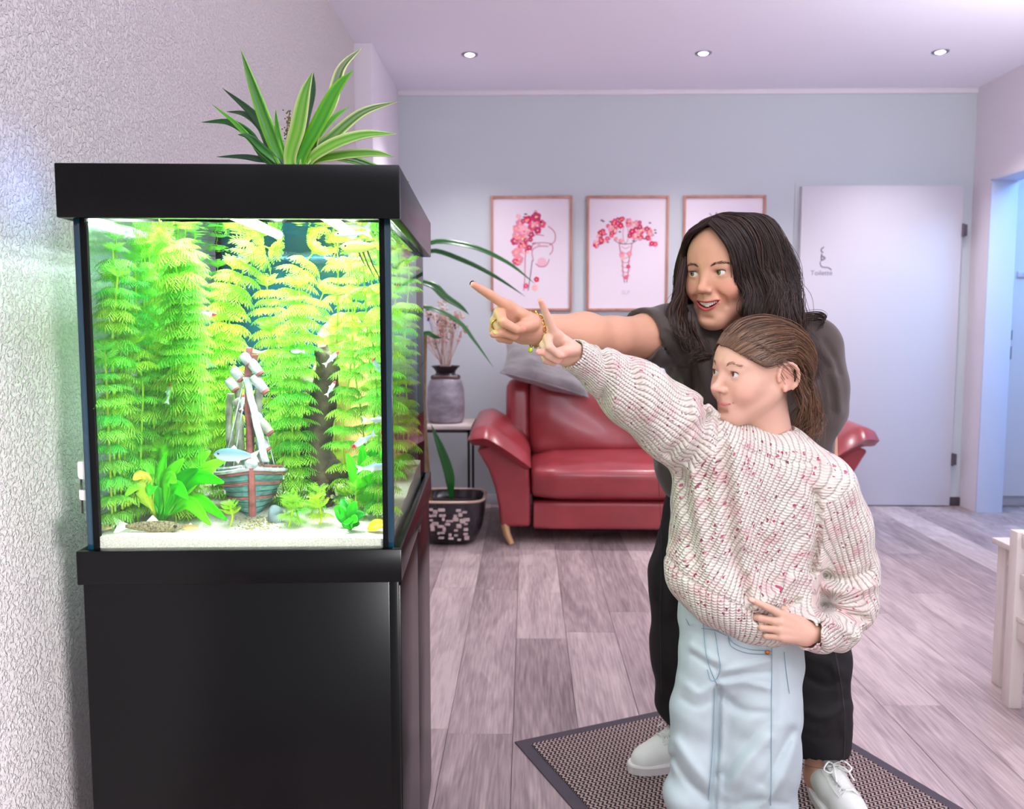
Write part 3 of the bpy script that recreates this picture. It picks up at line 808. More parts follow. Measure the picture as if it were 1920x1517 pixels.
# left print: flowers massed around a line-drawn throat section
t, x = pic(0, 'framed print of pink flowers around a throat drawing, left of three prints')
b = MB()
for q in [[(1028, 424), (1040, 436), (1040, 452), (1030, 460)], [(992, 444), (1006, 440), (1020, 442)], [(996, 470), (1000, 458), (1016, 455), (1034, 458), (1036, 470), (1030, 478)], [(1000, 490), (998, 470), (1010, 462), (1028, 462)],
          [(1004, 494), (1012, 500), (1024, 498), (1030, 486)], [(990, 450), (985, 480), (984, 520), (982, 545)], [(998, 488), (994, 520), (990, 545)]]:
    strip(b, [ppt(t, *p_) for p_ in q], .0028, PNK if rr.random() < .6 else GRY)
for q in range(14): b.col = rr.choice([LEAFC, GRY, lin(226, 170, 190)]); c = ppt(t, rr.uniform(962, 1012), rr.uniform(395, 470)); b.add([c + np.array([math.cos(a) * .012, .0001, math.sin(a) * .005]) for a in np.linspace(0, 2 * PI, 9)[:-1]], [tuple(range(8))])
for q in [(1005, 407, 11), (990, 412, 9), (975, 418, 9), (1016, 420, 9), (998, 425, 10), (968, 428, 8), (982, 430, 9), (970, 440, 11), (1008, 432, 8), (965, 452, 9), (980, 448, 12), (976, 462, 8), (968, 474, 10), (974, 486, 9), (966, 490, 7), (982, 458, 7), (1006, 524, 6), (1003, 540, 7), (986, 536, 6), (996, 440, 7)]:
    flower(b, ppt(t, q[0], q[1]), q[2] * .0030, rr)
for k in range(34): a_ = rr.random(); flower(b, ppt(t, 966 + rr.uniform(0, 46) * (1 - a_ * .6), 404 + a_ * 96 + rr.uniform(-6, 6)), rr.uniform(3, 5.5) * .0034, rr)
b.col = lin(240, 190, 205); b.add([ppt(t, 1016, 492) + np.array([math.cos(a) * .03, .0002, math.sin(a) * .03]) for a in np.linspace(0, 2 * PI, 15)[:-1]], [tuple(range(14))])
b.build('printed_drawing', M_INK, t, True, smooth=False, fix=False)
# middle print: two wings of flowers over a tapering pair of cords
t, x = pic(1, 'framed print of two pink flower wings over a tapering cord, middle of three')
b = MB()
for s_ in (-1, 1):
    strip(b, [ppt(t, 1173 + s_ * q[0], q[1]) for q in [(12, 455), (10, 470), (6, 490), (5, 510), (2, 530)]], .003, PNK)
    strip(b, [ppt(t, 1173 + s_ * q[0], q[1]) for q in [(3, 424), (5, 436), (4, 450), (0, 458)]], .0018, PNK)
    strip(b, [ppt(t, 1173 + s_ * q[0], q[1]) for q in [(0, 458), (12, 456), (22, 450)]], .002, GRY)
for yy in range(462, 525, 9): strip(b, [ppt(t, 1173 - 8, yy), ppt(t, 1173, yy + 4), ppt(t, 1173 + 8, yy)], .0022, lin(226, 140, 150))
for k in range(20): b.col = rr.choice([LEAFC, GRY]); s_ = rr.choice((-1, 1)); c = ppt(t, 1173 + s_ * rr.uniform(10, 58), rr.uniform(408, 462)); b.add([c + np.array([math.cos(a) * .009, .0001, math.sin(a) * .005]) for a in np.linspace(0, 2 * PI, 9)[:-1]], [tuple(range(8))])
for k in range(64):
    s_ = -1 if k % 2 else 1; u = rr.random(); xx = 5 + u * 52; yy = 414 + u * u * 40 + rr.uniform(-5, 30 * (1 - u) + 10)
    flower(b, ppt(t, 1173 + s_ * xx, yy), rr.uniform(3.6, 6.4) * .0034, rr)
for q in [(1166, 478, 5), (1180, 476, 5), (1168, 484, 4), (1178, 500, 4), (1174, 520, 4)]: flower(b, ppt(t, q[0], q[1]), q[2] * .0034, rr)
b.build('printed_drawing', M_INK, t, True, smooth=False, fix=False)
p_ = PY(1173, 552, YB - .0105)
text_part('print_lettering', 'SLP', .036, (p_[0], YB - .0106, p_[2]), (PI / 2, 0, 0), mat('faint_ink', lin(206, 192, 204), .7), t)
# right print, mostly hidden by the woman's head
t, x = pic(2, 'framed print half hidden behind the woman head, right of three prints')
b = MB(); strip(b, [ppt(t, *q) for q in [(1346, 412), (1342, 404), (1344, 398)]], .003, GRY); strip(b, [ppt(t, *q) for q in [(1340, 410), (1334, 404), (1330, 400)]], .0025, lin(150, 120, 150))
for q in [(1340, 416, 8), (1352, 424, 8), (1328, 426, 8), (1344, 436, 9)]: flower(b, ppt(t, q[0], q[1]), q[2] * .0034, rr)
b.build('printed_drawing', M_INK, t, True, smooth=False, fix=False)

# ---- entrance mat
A, Dv = np.array([-.032, 2.19]), np.array([.91, .41]); Dv /= np.linalg.norm(Dv)
Ev = np.array([Dv[1], -Dv[0]])      # towards the viewer
ML, MWd = 1.25, .845
ang = math.atan2(Dv[1], Dv[0])
mt = thing('entrance_mat', (A[0], A[1], 0), 'brown ribbed entrance mat with dark rubber border under the two people', 'door mat', ang)
# local: x along Dv, y negative towards viewer
bd = .034
MB().box((0, -ML, 0), (MWd, 0, .004), .0015).build('rubber_base', mat('mat_rubber', lin(74, 66, 76), .7), mt)
wv = MB(); nxr = 46; rib = (MWd - 2 * bd) / nxr
M_MAT = mat('mat_weave', lin(168, 142, 140), .95, spec=.1)
nt = M_MAT.node_tree; tc = nt.nodes.new('ShaderNodeTexCoord')
w1 = nt.nodes.new('ShaderNodeTexWave'); w1.wave_type = 'BANDS'; w1.bands_direction = 'X'; w1.inputs['Scale'].default_value = 16.5; w1.inputs['Distortion'].default_value = 0
sep = nt.nodes.new('ShaderNodeSeparateXYZ'); nt.links.new(tc.outputs['Object'], sep.inputs[0])
def mnode(op, a, b=None, c=None):
    n = nt.nodes.new('ShaderNodeMath'); n.operation = op
    for i, v in enumerate((a, b, c)):
        if v is None: continue
        if isinstance(v, (int, float)): n.inputs[i].default_value = v
        else: nt.links.new(v, n.inputs[i])
    return n.outputs[0]
X_, Y_ = sep.outputs[0], sep.outputs[1]
wob = mnode('MULTIPLY', mnode('SINE', mnode('MULTIPLY', Y_, 2 * PI / .016)), .0032)
rx = mnode('SINE', mnode('MULTIPLY', mnode('ADD', X_, wob), 2 * PI / .0125))
ry = mnode('SINE', mnode('MULTIPLY', Y_, 2 * PI / .008))
hh_ = mnode('ADD', rx, mnode('MULTIPLY', ry, .35))
ramp = nt.nodes.new('ShaderNodeValToRGB'); nt.links.new(mnode('MULTIPLY_ADD', hh_, .35, .5), ramp.inputs[0])
ramp.color_ramp.elements[0].position = .28; ramp.color_ramp.elements[0].color = lin(50, 38, 44); ramp.color_ramp.elements[1].position = .55; ramp.color_ramp.elements[1].color = lin(208, 184, 178)
nt.links.new(ramp.outputs[0], nt.nodes['Principled BSDF'].inputs['Base Color'])
bp = nt.nodes.new('ShaderNodeBump'); bp.inputs['Distance'].default_value = .003; nt.links.new(hh_, bp.inputs['Height']); nt.links.new(bp.outputs[0], nt.nodes['Principled BSDF'].inputs['Normal'])
wv.box((bd, -ML + bd, .003), (MWd - bd, -bd, .0075), .001); wv.build('woven_pile', M_MAT, mt)

# ---- white children's table and chair at the right edge
M_KID = mat('white_painted_pine', lin(236, 226, 220), .5, nscale=30, namt=.05, stretch=(1, 1, .2))
kt = thing('kids_table', (1.475, 2.625, 0), "white wooden children's table at the right edge of the room", 'table')
KT = PY(1862, 1008, 2.62)[2]
MB().box((0, -.62, KT - .018), (.75, 0, KT), .003).build('table_top', M_KID, kt)
for x in (.015, .685):
    for y in (-.055, -.605):
        MB().box((x, y, 0), (x + .05, y + .045, KT - .018), .003).build('leg', M_KID, kt)
MB().box((.02, -.56, KT - .075), (.035, -.055, KT - .018), .001).build('apron', M_KID, kt)
MB().box((.71, -.56, KT - .075), (.725, -.055, KT - .018), .001).build('apron', M_KID, kt)
MB().box((.065, -.03, KT - .075), (.685, -.015, KT - .018), .001).build('apron', M_KID, kt)
kc = thing('kids_chair', (1.455, 2.46, 0), "white wooden children's chair with slatted back tucked under the table", 'chair')
KC = PY(1898, 992, 2.46)[2]
for y in (-.02, -.285):
    MB().box((-.02, y - .02, 0), (.02, y + .02, KC), .003).build('leg', M_KID, kc)
    MB().box((.25, y - .02, 0), (.29, y + .02, .27), .003).build('leg', M_KID, kc)
for zc in (KC - .025, KC - .145):
    MB().box((-.008, -.265, zc - .022), (.010, -.04, zc + .022), .003).build('back_slat', M_KID, kc)
MB().box((-.012, -.285, .268), (.30, -.02, .284), .003).build('seat', M_KID, kc)
MB().box((-.009, -.265, .215), (.009, -.04, .268), .002).build('seat_rail', M_KID, kc)
MB().box((.02, -.30, .10), (.25, -.285, .125), .002).build('stretcher', M_KID, kc)
MB().box((.02, -.018, .10), (.25, -.003, .125), .002).build('stretcher', M_KID, kc)
# ================================================================== life inside the tank
TZ0 = .728
def tk(px, py, ly): return aq_from(px, py, ly)            # tank coordinates, z from the room floor
def tw(p): return Vector(aqp(p[0], p[1], p[2]))

def leaf_shader(name, base, rnd=.25, trans=.45, attr=False, rough=.5):
    m = bpy.data.materials.new(name); m.use_nodes = True
    nt = m.node_tree; b = nt.nodes['Principled BSDF']; L = nt.links.new
    b.inputs['Roughness'].default_value = rough; b.inputs['Specular IOR Level'].default_value = .25
    if attr:
        a = nt.nodes.new('ShaderNodeAttribute'); a.attribute_name = 'tint'; src = a.outputs['Color']
    else:
        oi = nt.nodes.new('ShaderNodeObjectInfo')
        hs = nt.nodes.new('ShaderNodeHueSaturation'); hs.inputs['Color'].default_value = base
        mr = nt.nodes.new('ShaderNodeMapRange'); mr.inputs[3].default_value = .5 - .035; mr.inputs[4].default_value = .5 + .03
        L(oi.outputs['Random'], mr.inputs[0]); L(mr.outputs[0], hs.inputs['Hue'])
        mv = nt.nodes.new('ShaderNodeMapRange'); mv.inputs[3].default_value = 1 - rnd; mv.inputs[4].default_value = 1 + rnd
        mm = nt.nodes.new('ShaderNodeMath'); mm.operation = 'FRACT'; m2 = nt.nodes.new('ShaderNodeMath'); m2.operation = 'MULTIPLY'; m2.inputs[1].default_value = 17.3
        L(oi.outputs['Random'], m2.inputs[0]); L(m2.outputs[0], mm.inputs[0]); L(mm.outputs[0], mv.inputs[0]); L(mv.outputs[0], hs.inputs['Value'])
        src = hs.outputs[0]
    L(src, b.inputs['Base Color'])
    t = nt.nodes.new('ShaderNodeBsdfTranslucent'); L(src, t.inputs[0])
    mx = nt.nodes.new('ShaderNodeMixShader'); mx.inputs[0].default_value = trans
    L(b.outputs[0], mx.inputs[1]); L(t.outputs[0], mx.inputs[2]); L(mx.outputs[0], nt.nodes['Material Output'].inputs[0])
    return m
M_AMB = leaf_shader('feathery_green', lin(132, 208, 62))
M_AMBY = leaf_shader('feathery_yellow_green', lin(160, 210, 60))
M_AMBG = leaf_shader('feathery_fresh_green', lin(112, 206, 78))
M_STEM = leaf_shader('plant_stem', lin(170, 210, 60))
M_BROAD = leaf_shader('broad_leaf', None, attr=True, trans=.35, rough=.35)

def whorl_mesh(name, seed, n, droop, rise):
    r = random.Random(seed); b = MB()
    for k in range(n):
        a = 2 * PI * k / n + r.uniform(-.2, .2); L = 1 + r.uniform(-.18, .12)
        ca, sa = math.cos(a), math.sin(a)
        def P(u, v):     # u along the leaf, v across
            z = rise * u - droop * u * u * 1.3
            return (ca * u * L - sa * v, sa * u * L + ca * v, z - abs(v) * .55)
        w = .022
        b.add([P(0, -w), P(.55, -w), P(1, 0), P(.55, w), P(0, w)], [(0, 1, 2, 3, 4)])
        m = 7
        for i in range(m):
            u0 = .22 + .72 * i / (m - 1); ln = .30 * math.sin(PI * (.18 + .72 * (i / (m - 1)))) + .05
            for s in (-1, 1):
                e = u0 + .13; v = s * ln
                b.add([P(u0 - .02, 0), P(u0 + .035, 0), P(e + .05, v), P(e, v * .96)], [(0, 1, 2, 3)])
                um, vm = u0 + .06, v * .45
                b.add([P(um - .012, vm), P(um + .03, vm), P(um + .17, vm + s * ln * .22)], [(0, 1, 2)])
    return b.mesh(name, smooth=False, fix=False)
WH = {}
for nm, m in (('g', M_AMB), ('y', M_AMBY), ('f', M_AMBG)):
    WH[nm] = [whorl_mesh('whorl', 10 + i, 9 + i, d, rs) for i, (d, rs) in enumerate([(.62, .58), (.50, .52), (.75, .72)])]
    WH[nm] += [whorl_mesh('whorl_tip', 20, 10, .1, .95)]
    for me in WH[nm]: me.materials.append(m)
rs = random.Random(21)
def ambulia(chain, kind, label, group, r0=.031, gap=.025, ly=None):
    """stem through tank points; whorls strung along it, crowded at the tip"""
    pts = [np.array(tw(p)) for p in curve_pts(chain, 40)]
    t = thing('feathery_stem', tuple(pts[0]), label, 'water plant', 0, group)
    MB().tube([p - pts[0] for p in pts], [.0016] * 30 + [.0013] * 10, 5).build('stem', M_STEM, t)
    seg = [0]
    for a, b_ in zip(pts[:-1], pts[1:]): seg.append(seg[-1] + np.linalg.norm(b_ - a))
    tot = seg[-1]; s = .02
    while s < tot + .001:
        i = min(39, int(np.searchsorted(seg, s))); p = pts[i]
        left = tot - s
        d = pts[min(i + 1, 39)] - pts[max(i - 1, 0)]; d /= np.linalg.norm(d) + 1e-9
        q = Vector((0, 0, 1)).rotation_difference(Vector(d))
        tip = left < .022
        me = WH[kind][3] if tip else WH[kind][rs.randrange(3)]
        o = bpy.data.objects.new('whorl', me); COL.objects.link(o); o.parent = t
        o.location = Vector(p - pts[0]); o.rotation_mode = 'QUATERNION'
        o.rotation_quaternion = q @ Matrix.Rotation(rs.uniform(0, 6.28), 3, 'Z').to_quaternion()
        k = r0 * rs.uniform(.82, 1.1) * (.55 + .45 * min(1, left / .05))
        o.scale = (k, k, k)
        s += gap * rs.uniform(.85, 1.15) * (.45 + .55 * min(1, left / .10))
    return t
PLACED = []
def st(pxs, ly0, ly1, kind, label, group, r0=.031, gap=.025):
    ch = []
    for i, (a, b_) in enumerate(pxs):
        ly = ly0 + (ly1 - ly0) * i / max(1, len(pxs) - 1); p = tk(a, b_, ly)
        p[0] = max(GX0 + .018, min(GX1 - .018, p[0])); p[2] = max(TZ0 + sand_top - .002, min(1.279, p[2])); ch.append(p)
    # root it in the sand
    b0 = ch[0]; b0[2] = TZ0 + sand_h(b0[0], b0[1]) - .002
    o = ambulia(ch, kind, label, group, r0, gap); PLACED.append((group, ch[0][0], ly0, ch[-1][2], o)); return o
GL = 'feathery stems crowding the left side of the tank'
LL = 'feathery light green water plant stem in the thicket on the tank left side'
GB = 'feathery stems along the back of the tank'
LB = 'feathery green water plant stem along the blue back of the tank'
GR = 'feathery stems crowding the right side of the tank'
LR = 'feathery yellow-green water plant stem in the thicket right of the driftwood'
GM_ = 'feathery stems in the middle behind the ship'
LM_ = 'feathery bright green water plant stem rising in the middle behind the ship'
# left thicket
for px, top, ly, kd in [(178, 470, .12, 'f'), (205, 520, .10, 'g'), (232, 580, .13, 'g'), (262, 640, .12, 'g'), (285, 600, .17, 'g'), (192, 430, .24, 'f'), (222, 440, .28, 'f'), (258, 470, .25, 'g'),
                        (300, 540, .26, 'g'), (330, 650, .20, 'g'), (205, 425, .42, 'f'), (240, 418, .48, 'f'), (275, 450, .42, 'g'), (312, 505, .40, 'g'), (180, 590, .15, 'f'), (172, 520, .07, 'g'), (190, 660, .06, 'f'), (212, 480, .18, 'f'), (160, 450, .10, 'f')]:
    st([(px + rs.uniform(-10, 10), 960), (px + rs.uniform(-16, 16), 800), (px + rs.uniform(-10, 10), (top + 800) / 2), (px + rs.uniform(-16, 16), top)], ly, ly + rs.uniform(-.03, .03), kd, LL, GL, r0=.031, gap=.028)
# stems reaching the surface and trailing along it
for px, ly, kd in [(300, .20, 'g'), (330, .18, 'g'), (270, .30, 'f')]:
    st([(px + 10, 950), (px + 25, 700), (px + 20, 520), (px - 4, 436), (px - 30, 425)], ly, ly - .02, kd, LL, GL, r0=.036, gap=.016)
st([(352, 930), (352, 760), (345, 600), (322, 470), (300, 432)], .15, .12, 'g', 'feathery stem bending left under the water surface beside the open blue water', None, r0=.037, gap=.015)
# back row
for px, top, ly, kd in [(352, 600, .62, 'g'), (398, 640, .60, 'y'), (215, 440, .64, 'f'), (270, 430, .64, 'f'), (450, 690, .60, 'y'), (520, 620, .62, 'g'), (650, 450, .64, 'y')]:
    st([(px, 940), (px + rs.uniform(-6, 6), 800), (px + rs.uniform(-6, 6), (top + 800) / 2), (px, top)], ly, ly, kd, LB, GB, r0=.031, gap=.031)
# middle
for q, ly, kd, r_ in [([(440, 930), (432, 760), (424, 620), (428, 540), (440, 492)], .34, 'y', .036), ([(425, 930), (420, 720), (438, 560), (480, 465), (512, 436)], .30, 'y', .040), ([(500, 930), (505, 760), (508, 640), (500, 530)], .32, 'y', .036),
                      ([(545, 930), (552, 760), (545, 620), (560, 520), (592, 452)], .27, 'y', .038), ([(565, 940), (560, 800), (565, 650), (560, 530)], .22, 'g', .036), ([(530, 940), (530, 800), (520, 700), (505, 610)], .26, 'g', .032),
                      ([(572, 940), (570, 760), (590, 600), (610, 540)], .44, 'g', .034), ([(545, 950), (548, 820), (545, 720), (540, 640)], .20, 'g', .033), ([(400, 930), (392, 800), (386, 700), (380, 600)], .30, 'y', .032), ([(362, 930), (370, 800), (368, 720), (360, 660)], .22, 'y', .030)]:
    st(q, ly, ly, kd, LM_, GM_, r0=r_, gap=.022)
# right thicket
for px, top, ly, kd in [(655, 560, .22, 'g'), (668, 500, .28, 'g'), (690, 470, .30, 'y'), (712, 440, .22, 'g'), (700, 620, .14, 'g'), (718, 560, .12, 'g'), (632, 480, .50, 'y'), (700, 450, .44, 'y'), (735, 480, .46, 'g'), (760, 500, .60, 'y'), (752, 600, .50, 'g')]:
    st([(px + rs.uniform(-8, 8), 945), (px + rs.uniform(-14, 14), 820), (px + rs.uniform(-12, 12), (top + 800) / 2), (px + rs.uniform(-18, 10), top), (px + rs.uniform(-34, 6), top - 8)], ly, ly + rs.uniform(-.02, .02), kd, LR, GR, r0=.031, gap=.028)
# low feathery tufts on the sand
for i, (px, py, ly) in enumerate([(580, 955, .16), (600, 975, .10), (560, 975, .12), (630, 940, .2), (690, 930, .2), (610, 930, .26), (655, 955, .15), (540, 985, .09), (705, 940, .24), (430, 950, .09)]):
    b0 = tk(px, py, ly); b0[2] = TZ0 + sand_h(b0[0], b0[1]) - .002
    b1 = b0 + np.array([rs.uniform(-.02, .02), 0, rs.uniform(.035, .06)])
    ambulia([b0, (b0 + b1) / 2 + np.array([.004, 0, 0]), b1], 'y' if i % 2 else 'g', 'short feathery yellow-green tuft growing on the white sand right of the ship' if px > 500 else 'small round feathery tuft on the sand left of the ship bow', 'short feathery tufts on the sand' if px > 500 else None, r0=.026, gap=.016)

# each stem named by where it stands
ORD = 'first second third fourth fifth sixth seventh eighth ninth tenth eleventh twelfth thirteenth fourteenth fifteenth sixteenth seventeenth eighteenth nineteenth twentieth twenty-first twenty-second twenty-third twenty-fourth'.split()
for g, txt in ((GL, 'feathery stem in left thicket, %s of its stems from the left glass, %s'), (GB, 'feathery stem against blue back film, %s in back row from left, %s'),
               (GR, 'feathery stem in right thicket, %s of its stems from the left, %s'), (GM_, 'feathery stem in the middle behind the ship, %s from the left there, %s')):
    for i, (_, x, y, z, o) in enumerate(sorted([p for p in PLACED if p[0] == g], key=lambda p: p[1])):
        o['label'] = txt % (ORD[i], 'tall' if z > 1.2 else 'middle height' if z > 1.1 else 'short')
TUFTS = sorted([o for o in COL.objects if o.get('group') == 'short feathery tufts on the sand'], key=lambda o: o.location.x)
for i, o in enumerate(TUFTS): o['label'] = 'short feathery tuft on the sand right of ship, %s from the left' % ORD[i]
# ---- broad-leaved sword plant at the front left
def broad(parent, base, tip, w, nrm, cols, bulge=.03, n=16, petiole=.25):
    base, tip = np.array(base), np.array(tip); N = np.array(nrm, float)
    mid = (base + tip) / 2 + np.array([0, 0, bulge])
    pts = curve_pts([base, base * .7 + tip * .3 + np.array([0, 0, bulge * .7]), mid * .5 + (base * .3 + tip * .7) * .5 + np.array([0, 0, bulge * .5]), tip], n)
    W_ = []
    for i in range(n):
        t = i / (n - 1)
        W_.append(.0018 if t < petiole else .0018 + w * math.sin(PI * min(1, ((t - petiole) / (1 - petiole)) ** .8)) ** .8)
    b = MB(); b.leaf(pts, W_, N, .3)
    for i in range(n):
        for q in (-1, -.5, 0, .5, 1):
            c = [cols[0][k] * (1 - i / n) + cols[1][k] * i / n for k in range(3)]
            if q == 0: c = [x * 1.25 for x in c]
            b.c[i * 5 + int((q + 1) * 2)] = tuple(min(1, x) for x in c) + (1,)
    o = b.build('leaf', M_BROAD, parent, True, fix=False)
    o.modifiers.new('thickness', 'SOLIDIFY').thickness = .0008
    return o
SG, SG2, SGD, SY = lin(60, 214, 20), lin(120, 236, 40), lin(20, 150, 30), lin(206, 200, 70)
b0 = tk(302, 978, .13); b0[2] = TZ0 + sand_h(b0[0], b0[1]) - .003
sw = thing('sword_plant', tuple(tw(b0)), 'bright green broad-leaved rosette plant at the front left of aquarium sand', 'water plant')
for tx, ty, dy, w, c in [(292, 822, .05, 0.0118, (SG, SG2)), (270, 815, .07, 0.0111, (SG, SG)), (250, 845, .03, 0.0126, (SG, SG2)), (222, 862, .05, 0.0111, (SG2, SG2)), (200, 880, -.03, 0.0096, (SG2, SY)), (330, 830, .06, 0.0118, (SG, SG2)),
                         (372, 812, .06, 0.0126, (SG, SG2)), (395, 845, .02, 0.0133, (SG2, SG2)), (430, 858, .0, 0.0141, (SG2, SG2)), (420, 905, -.04, 0.0126, (SGD, SG)), (372, 880, -.05, 0.0141, (SG, SGD)), (345, 860, -.03, 0.0126, (SG, SG2)), (352, 935, -.06, 0.0118, (SG, SG)),
                         (395, 985, -.05, 0.0111, (SG, SG2)), (250, 900, -.05, 0.0104, (SY, SY)), (310, 850, -.01, 0.0096, (SG2, SG)), (425, 975, -.02, 0.0104, (SG2, SG)), (235, 930, -.06, 0.0089, (SY, SG2)), (318, 805, .06, .0118, (SG, SG2)), (350, 845, .03, .012, (SG2, SG)), (265, 860, .0, .0118, (SG, SG2)), (405, 880, -.02, .0120, (SG, SG2)), (330, 905, -.06, .0118, (SG, SG2)), (280, 930, -.05, 0.0096, (SGD, SG))]:
    ly = max(.03, .13 + dy); tp_ = tk(tx, ty, ly)
    broad(sw, tw(b0 + np.array([rs.uniform(-.006, .006), rs.uniform(-.006, .006), 0])), tw(tp_), w, (rs.uniform(-.3, .3) + (tx - 302) * -.002, -1, .55), c, bulge=.018 if ty < 900 else .035)
# ---- small dark-leaved plants, right
def small_plant(name, px, py, ly, leaves, label, w=.009):
    b0 = tk(px, py, ly); b0[2] = TZ0 + sand_h(b0[0], b0[1]) - .002
    t = thing(name, tuple(tw(b0)), label, 'water plant')
    for tx, ty, dy, c in leaves: broad(t, tw(b0), tw(tk(tx, ty, ly + dy)), w, (rs.uniform(-.4, .4), -1, .8), c, bulge=.008, n=10, petiole=.2)
small_plant('anubias', 655, 962, .08, [(668, 940, 0, (SGD, SG)), (684, 965, -.02, (SGD, SGD)), (650, 985, -.03, (SG, SGD)), (628, 950, .02, (SGD, SG)), (640, 935, .03, (SGD, SGD)), (670, 978, -.03, (SG, SG))], 'small dark green plant with oval leaves low on the sand right', .009)
small_plant('broad_plant', 692, 930, .18, [(678, 830, 0, (SG, SG)), (700, 825, .02, (SG, SGD)), (715, 845, 0, (SGD, SG)), (690, 855, -.03, (SG, SG2)), (722, 870, -.03, (SG2, SG2)), (672, 892, -.05, (SG2, SG2)), (708, 812, .03, (SG, SG2)), (650, 850, .02, (SG, SG2))], 'green plant with oval leaves at the right front pane above pale stones', .012)
yl0 = tk(700, 968, .06); yl0[2] = TZ0 + sand_h(yl0[0], yl0[1]) + .004
yt = thing('fallen_leaf', tuple(tw(yl0)), 'single yellow leaf lying on the sand in the right front corner', 'leaf')
broad(yt, tw(yl0 + np.array([-.01, 0, 0])), tw(yl0 + np.array([.025, .0, .006])), .010, (0, -.7, 1), (lin(240, 220, 30), lin(250, 200, 30)), .004, 10, .05)

# ---- tan slab and driftwood
def rock(name, poly, ly, thick, m, label, cat, seed=1, amp=.006):
    pts = [tk(a, b_, ly) for a, b_ in poly]; c = np.mean(pts, axis=0)
    bm = bmesh.new(); f = [bm.verts.new((p[0], p[1] - thick / 2, p[2])) for p in pts]; bk_ = [bm.verts.new((p[0], p[1] + thick / 2, p[2])) for p in pts]
    n = len(f); bm.faces.new(f[::-1]); bm.faces.new(bk_)
    for i in range(n): bm.faces.new((f[i], f[(i + 1) % n], bk_[(i + 1) % n], bk_[i]))
    bmesh.ops.triangulate(bm, faces=bm.faces[:]); bmesh.ops.subdivide_edges(bm, edges=bm.edges[:], cuts=4, use_grid_fill=True)
    bmesh.ops.smooth_vert(bm, verts=bm.verts[:], factor=.5, use_axis_x=True, use_axis_y=True, use_axis_z=True); bmesh.ops.smooth_vert(bm, verts=bm.verts[:], factor=.5, use_axis_x=True, use_axis_y=True, use_axis_z=True)
    for v in bm.verts:
        d = mnoise.noise_vector(Vector(v.co) * 22 + Vector((seed, 0, 0))) * amp + mnoise.noise_vector(Vector(v.co) * 70) * amp * .4; v.co += d
    bm.verts.index_update()
    b = MB(); b.add([tw(v.co) for v in bm.verts], [[v.index for v in q.verts] for q in bm.faces]); bm.free()
    o = b.build(name, m, angle=60); return tag(o, label, cat)
M_TAN = mat('tan_stone', lin(226, 186, 122), .8, nscale=26, namt=.22, bump=.4, bscale=90, bdist=.004)
rock('tan_stone', [(556, 905), (548, 800), (590, 700), (600, 620), (640, 585), (690, 610), (722, 700), (735, 790), (742, 905)], .54, .07, M_TAN, 'large tan stone slab at the back right of aquarium behind driftwood', 'stone', 3, .010)
M_WOOD = mat('dark_driftwood', lin(72, 60, 40), .75, nscale=34, namt=.6, bump=.7, bscale=80, bdist=.004)
db = tk(606, 930, .24); db[2] = TZ0 + sand_h(db[0], db[1]) - .006
dw = thing('driftwood', tuple(tw(db)), 'dark gnarled driftwood trunk standing behind the ship on the right', 'driftwood')
def limb(name, ch, rad, n=14, seed=0):
    pts = [np.array(tw(p)) for p in curve_pts(ch, 30)]; R_ = np.interp(np.linspace(0, 1, 30), np.linspace(0, 1, len(rad)), rad)
    b = MB(); b.tube(pts, R_, n)
    b.v = [tuple(Vector(v) + mnoise.noise_vector(Vector(v) * 45 + Vector((seed, 0, 0))) * .008 + mnoise.noise_vector(Vector(v) * 120) * .003) for v in b.v]
    b.build(name, M_WOOD, dw, True, angle=70)
limb('trunk', [db, tk(600, 880, .26), tk(590, 825, .27), tk(604, 760, .28), tk(614, 690, .28), tk(600, 650, .28)], [.022, .034, .030, .026, .022, .012], seed=1)
limb('branch', [tk(598, 872, .26), tk(640, 890, .24), tk(690, 882, .23), tk(735, 868, .26)], [.022, .020, .014, .006], seed=2)
limb('branch', [tk(585, 848, .27), tk(573, 840, .26), tk(566, 815, .24)], [.014, .009, .004], seed=5)
limb('branch', [tk(604, 760, .28), tk(560, 690, .42), tk(520, 668, .44), tk(430, 660, .46), tk(415, 655, .46)], [.012, .012, .010, .009, .004], seed=8)

# ---- stones
M_STN = mat('grey_pebble', lin(120, 138, 146), .7, nscale=40, namt=.35)
def pebble(px, py, ly, r, label, m, cat='stone', name='pebble'):
    p = tk(px, py, ly); p[2] = TZ0 + sand_h(p[0], p[1]) + r[2] * .6
    b = MB(); b.ball((0, 0, 0), r, 9); b.v = [tuple(tw(Vector(p) + Vector(v) + mnoise.noise_vector((Vector(v) + Vector(p)) * 60) * r[0] * .25)) for v in b.v]
    return tag(b.build(name, m), label, cat)
pebble(516, 962, .12, (.014, .012, .018), 'grey speckled stone leaning right beside the ship bow', M_STN)
M_WST = mat('white_rubble', lin(226, 220, 200), .8, nscale=60, namt=.2)
rb = random.Random(8); b = MB()
for k in range(110):
    p = tk(rb.gauss(662, 22), 0 + rb.uniform(900, 940), .24 + rb.uniform(-.03, .03)); p[2] = max(TZ0 + sand_h(p[0], p[1]) + .002, p[2]); r = rb.uniform(.003, .0065)
    b.ball(tw(p), (r * rb.uniform(.6, 1.4), r, r * rb.uniform(.5, 1.1)), 3)
tag(b.build('white_rubble', M_WST), 'heap of white coral rubble on the sand right of ship', 'rubble', kind='stuff')
b = MB()
for k in range(160):
    p = tk(rb.gauss(482, 22), rb.uniform(978, 992), .10 + rb.uniform(-.03, .04)); p[2] = TZ0 + sand_h(p[0], p[1]) + .001; r = rb.uniform(.0012, .0026)
    b.ball(tw(p), (r, r, r * .8), 2)
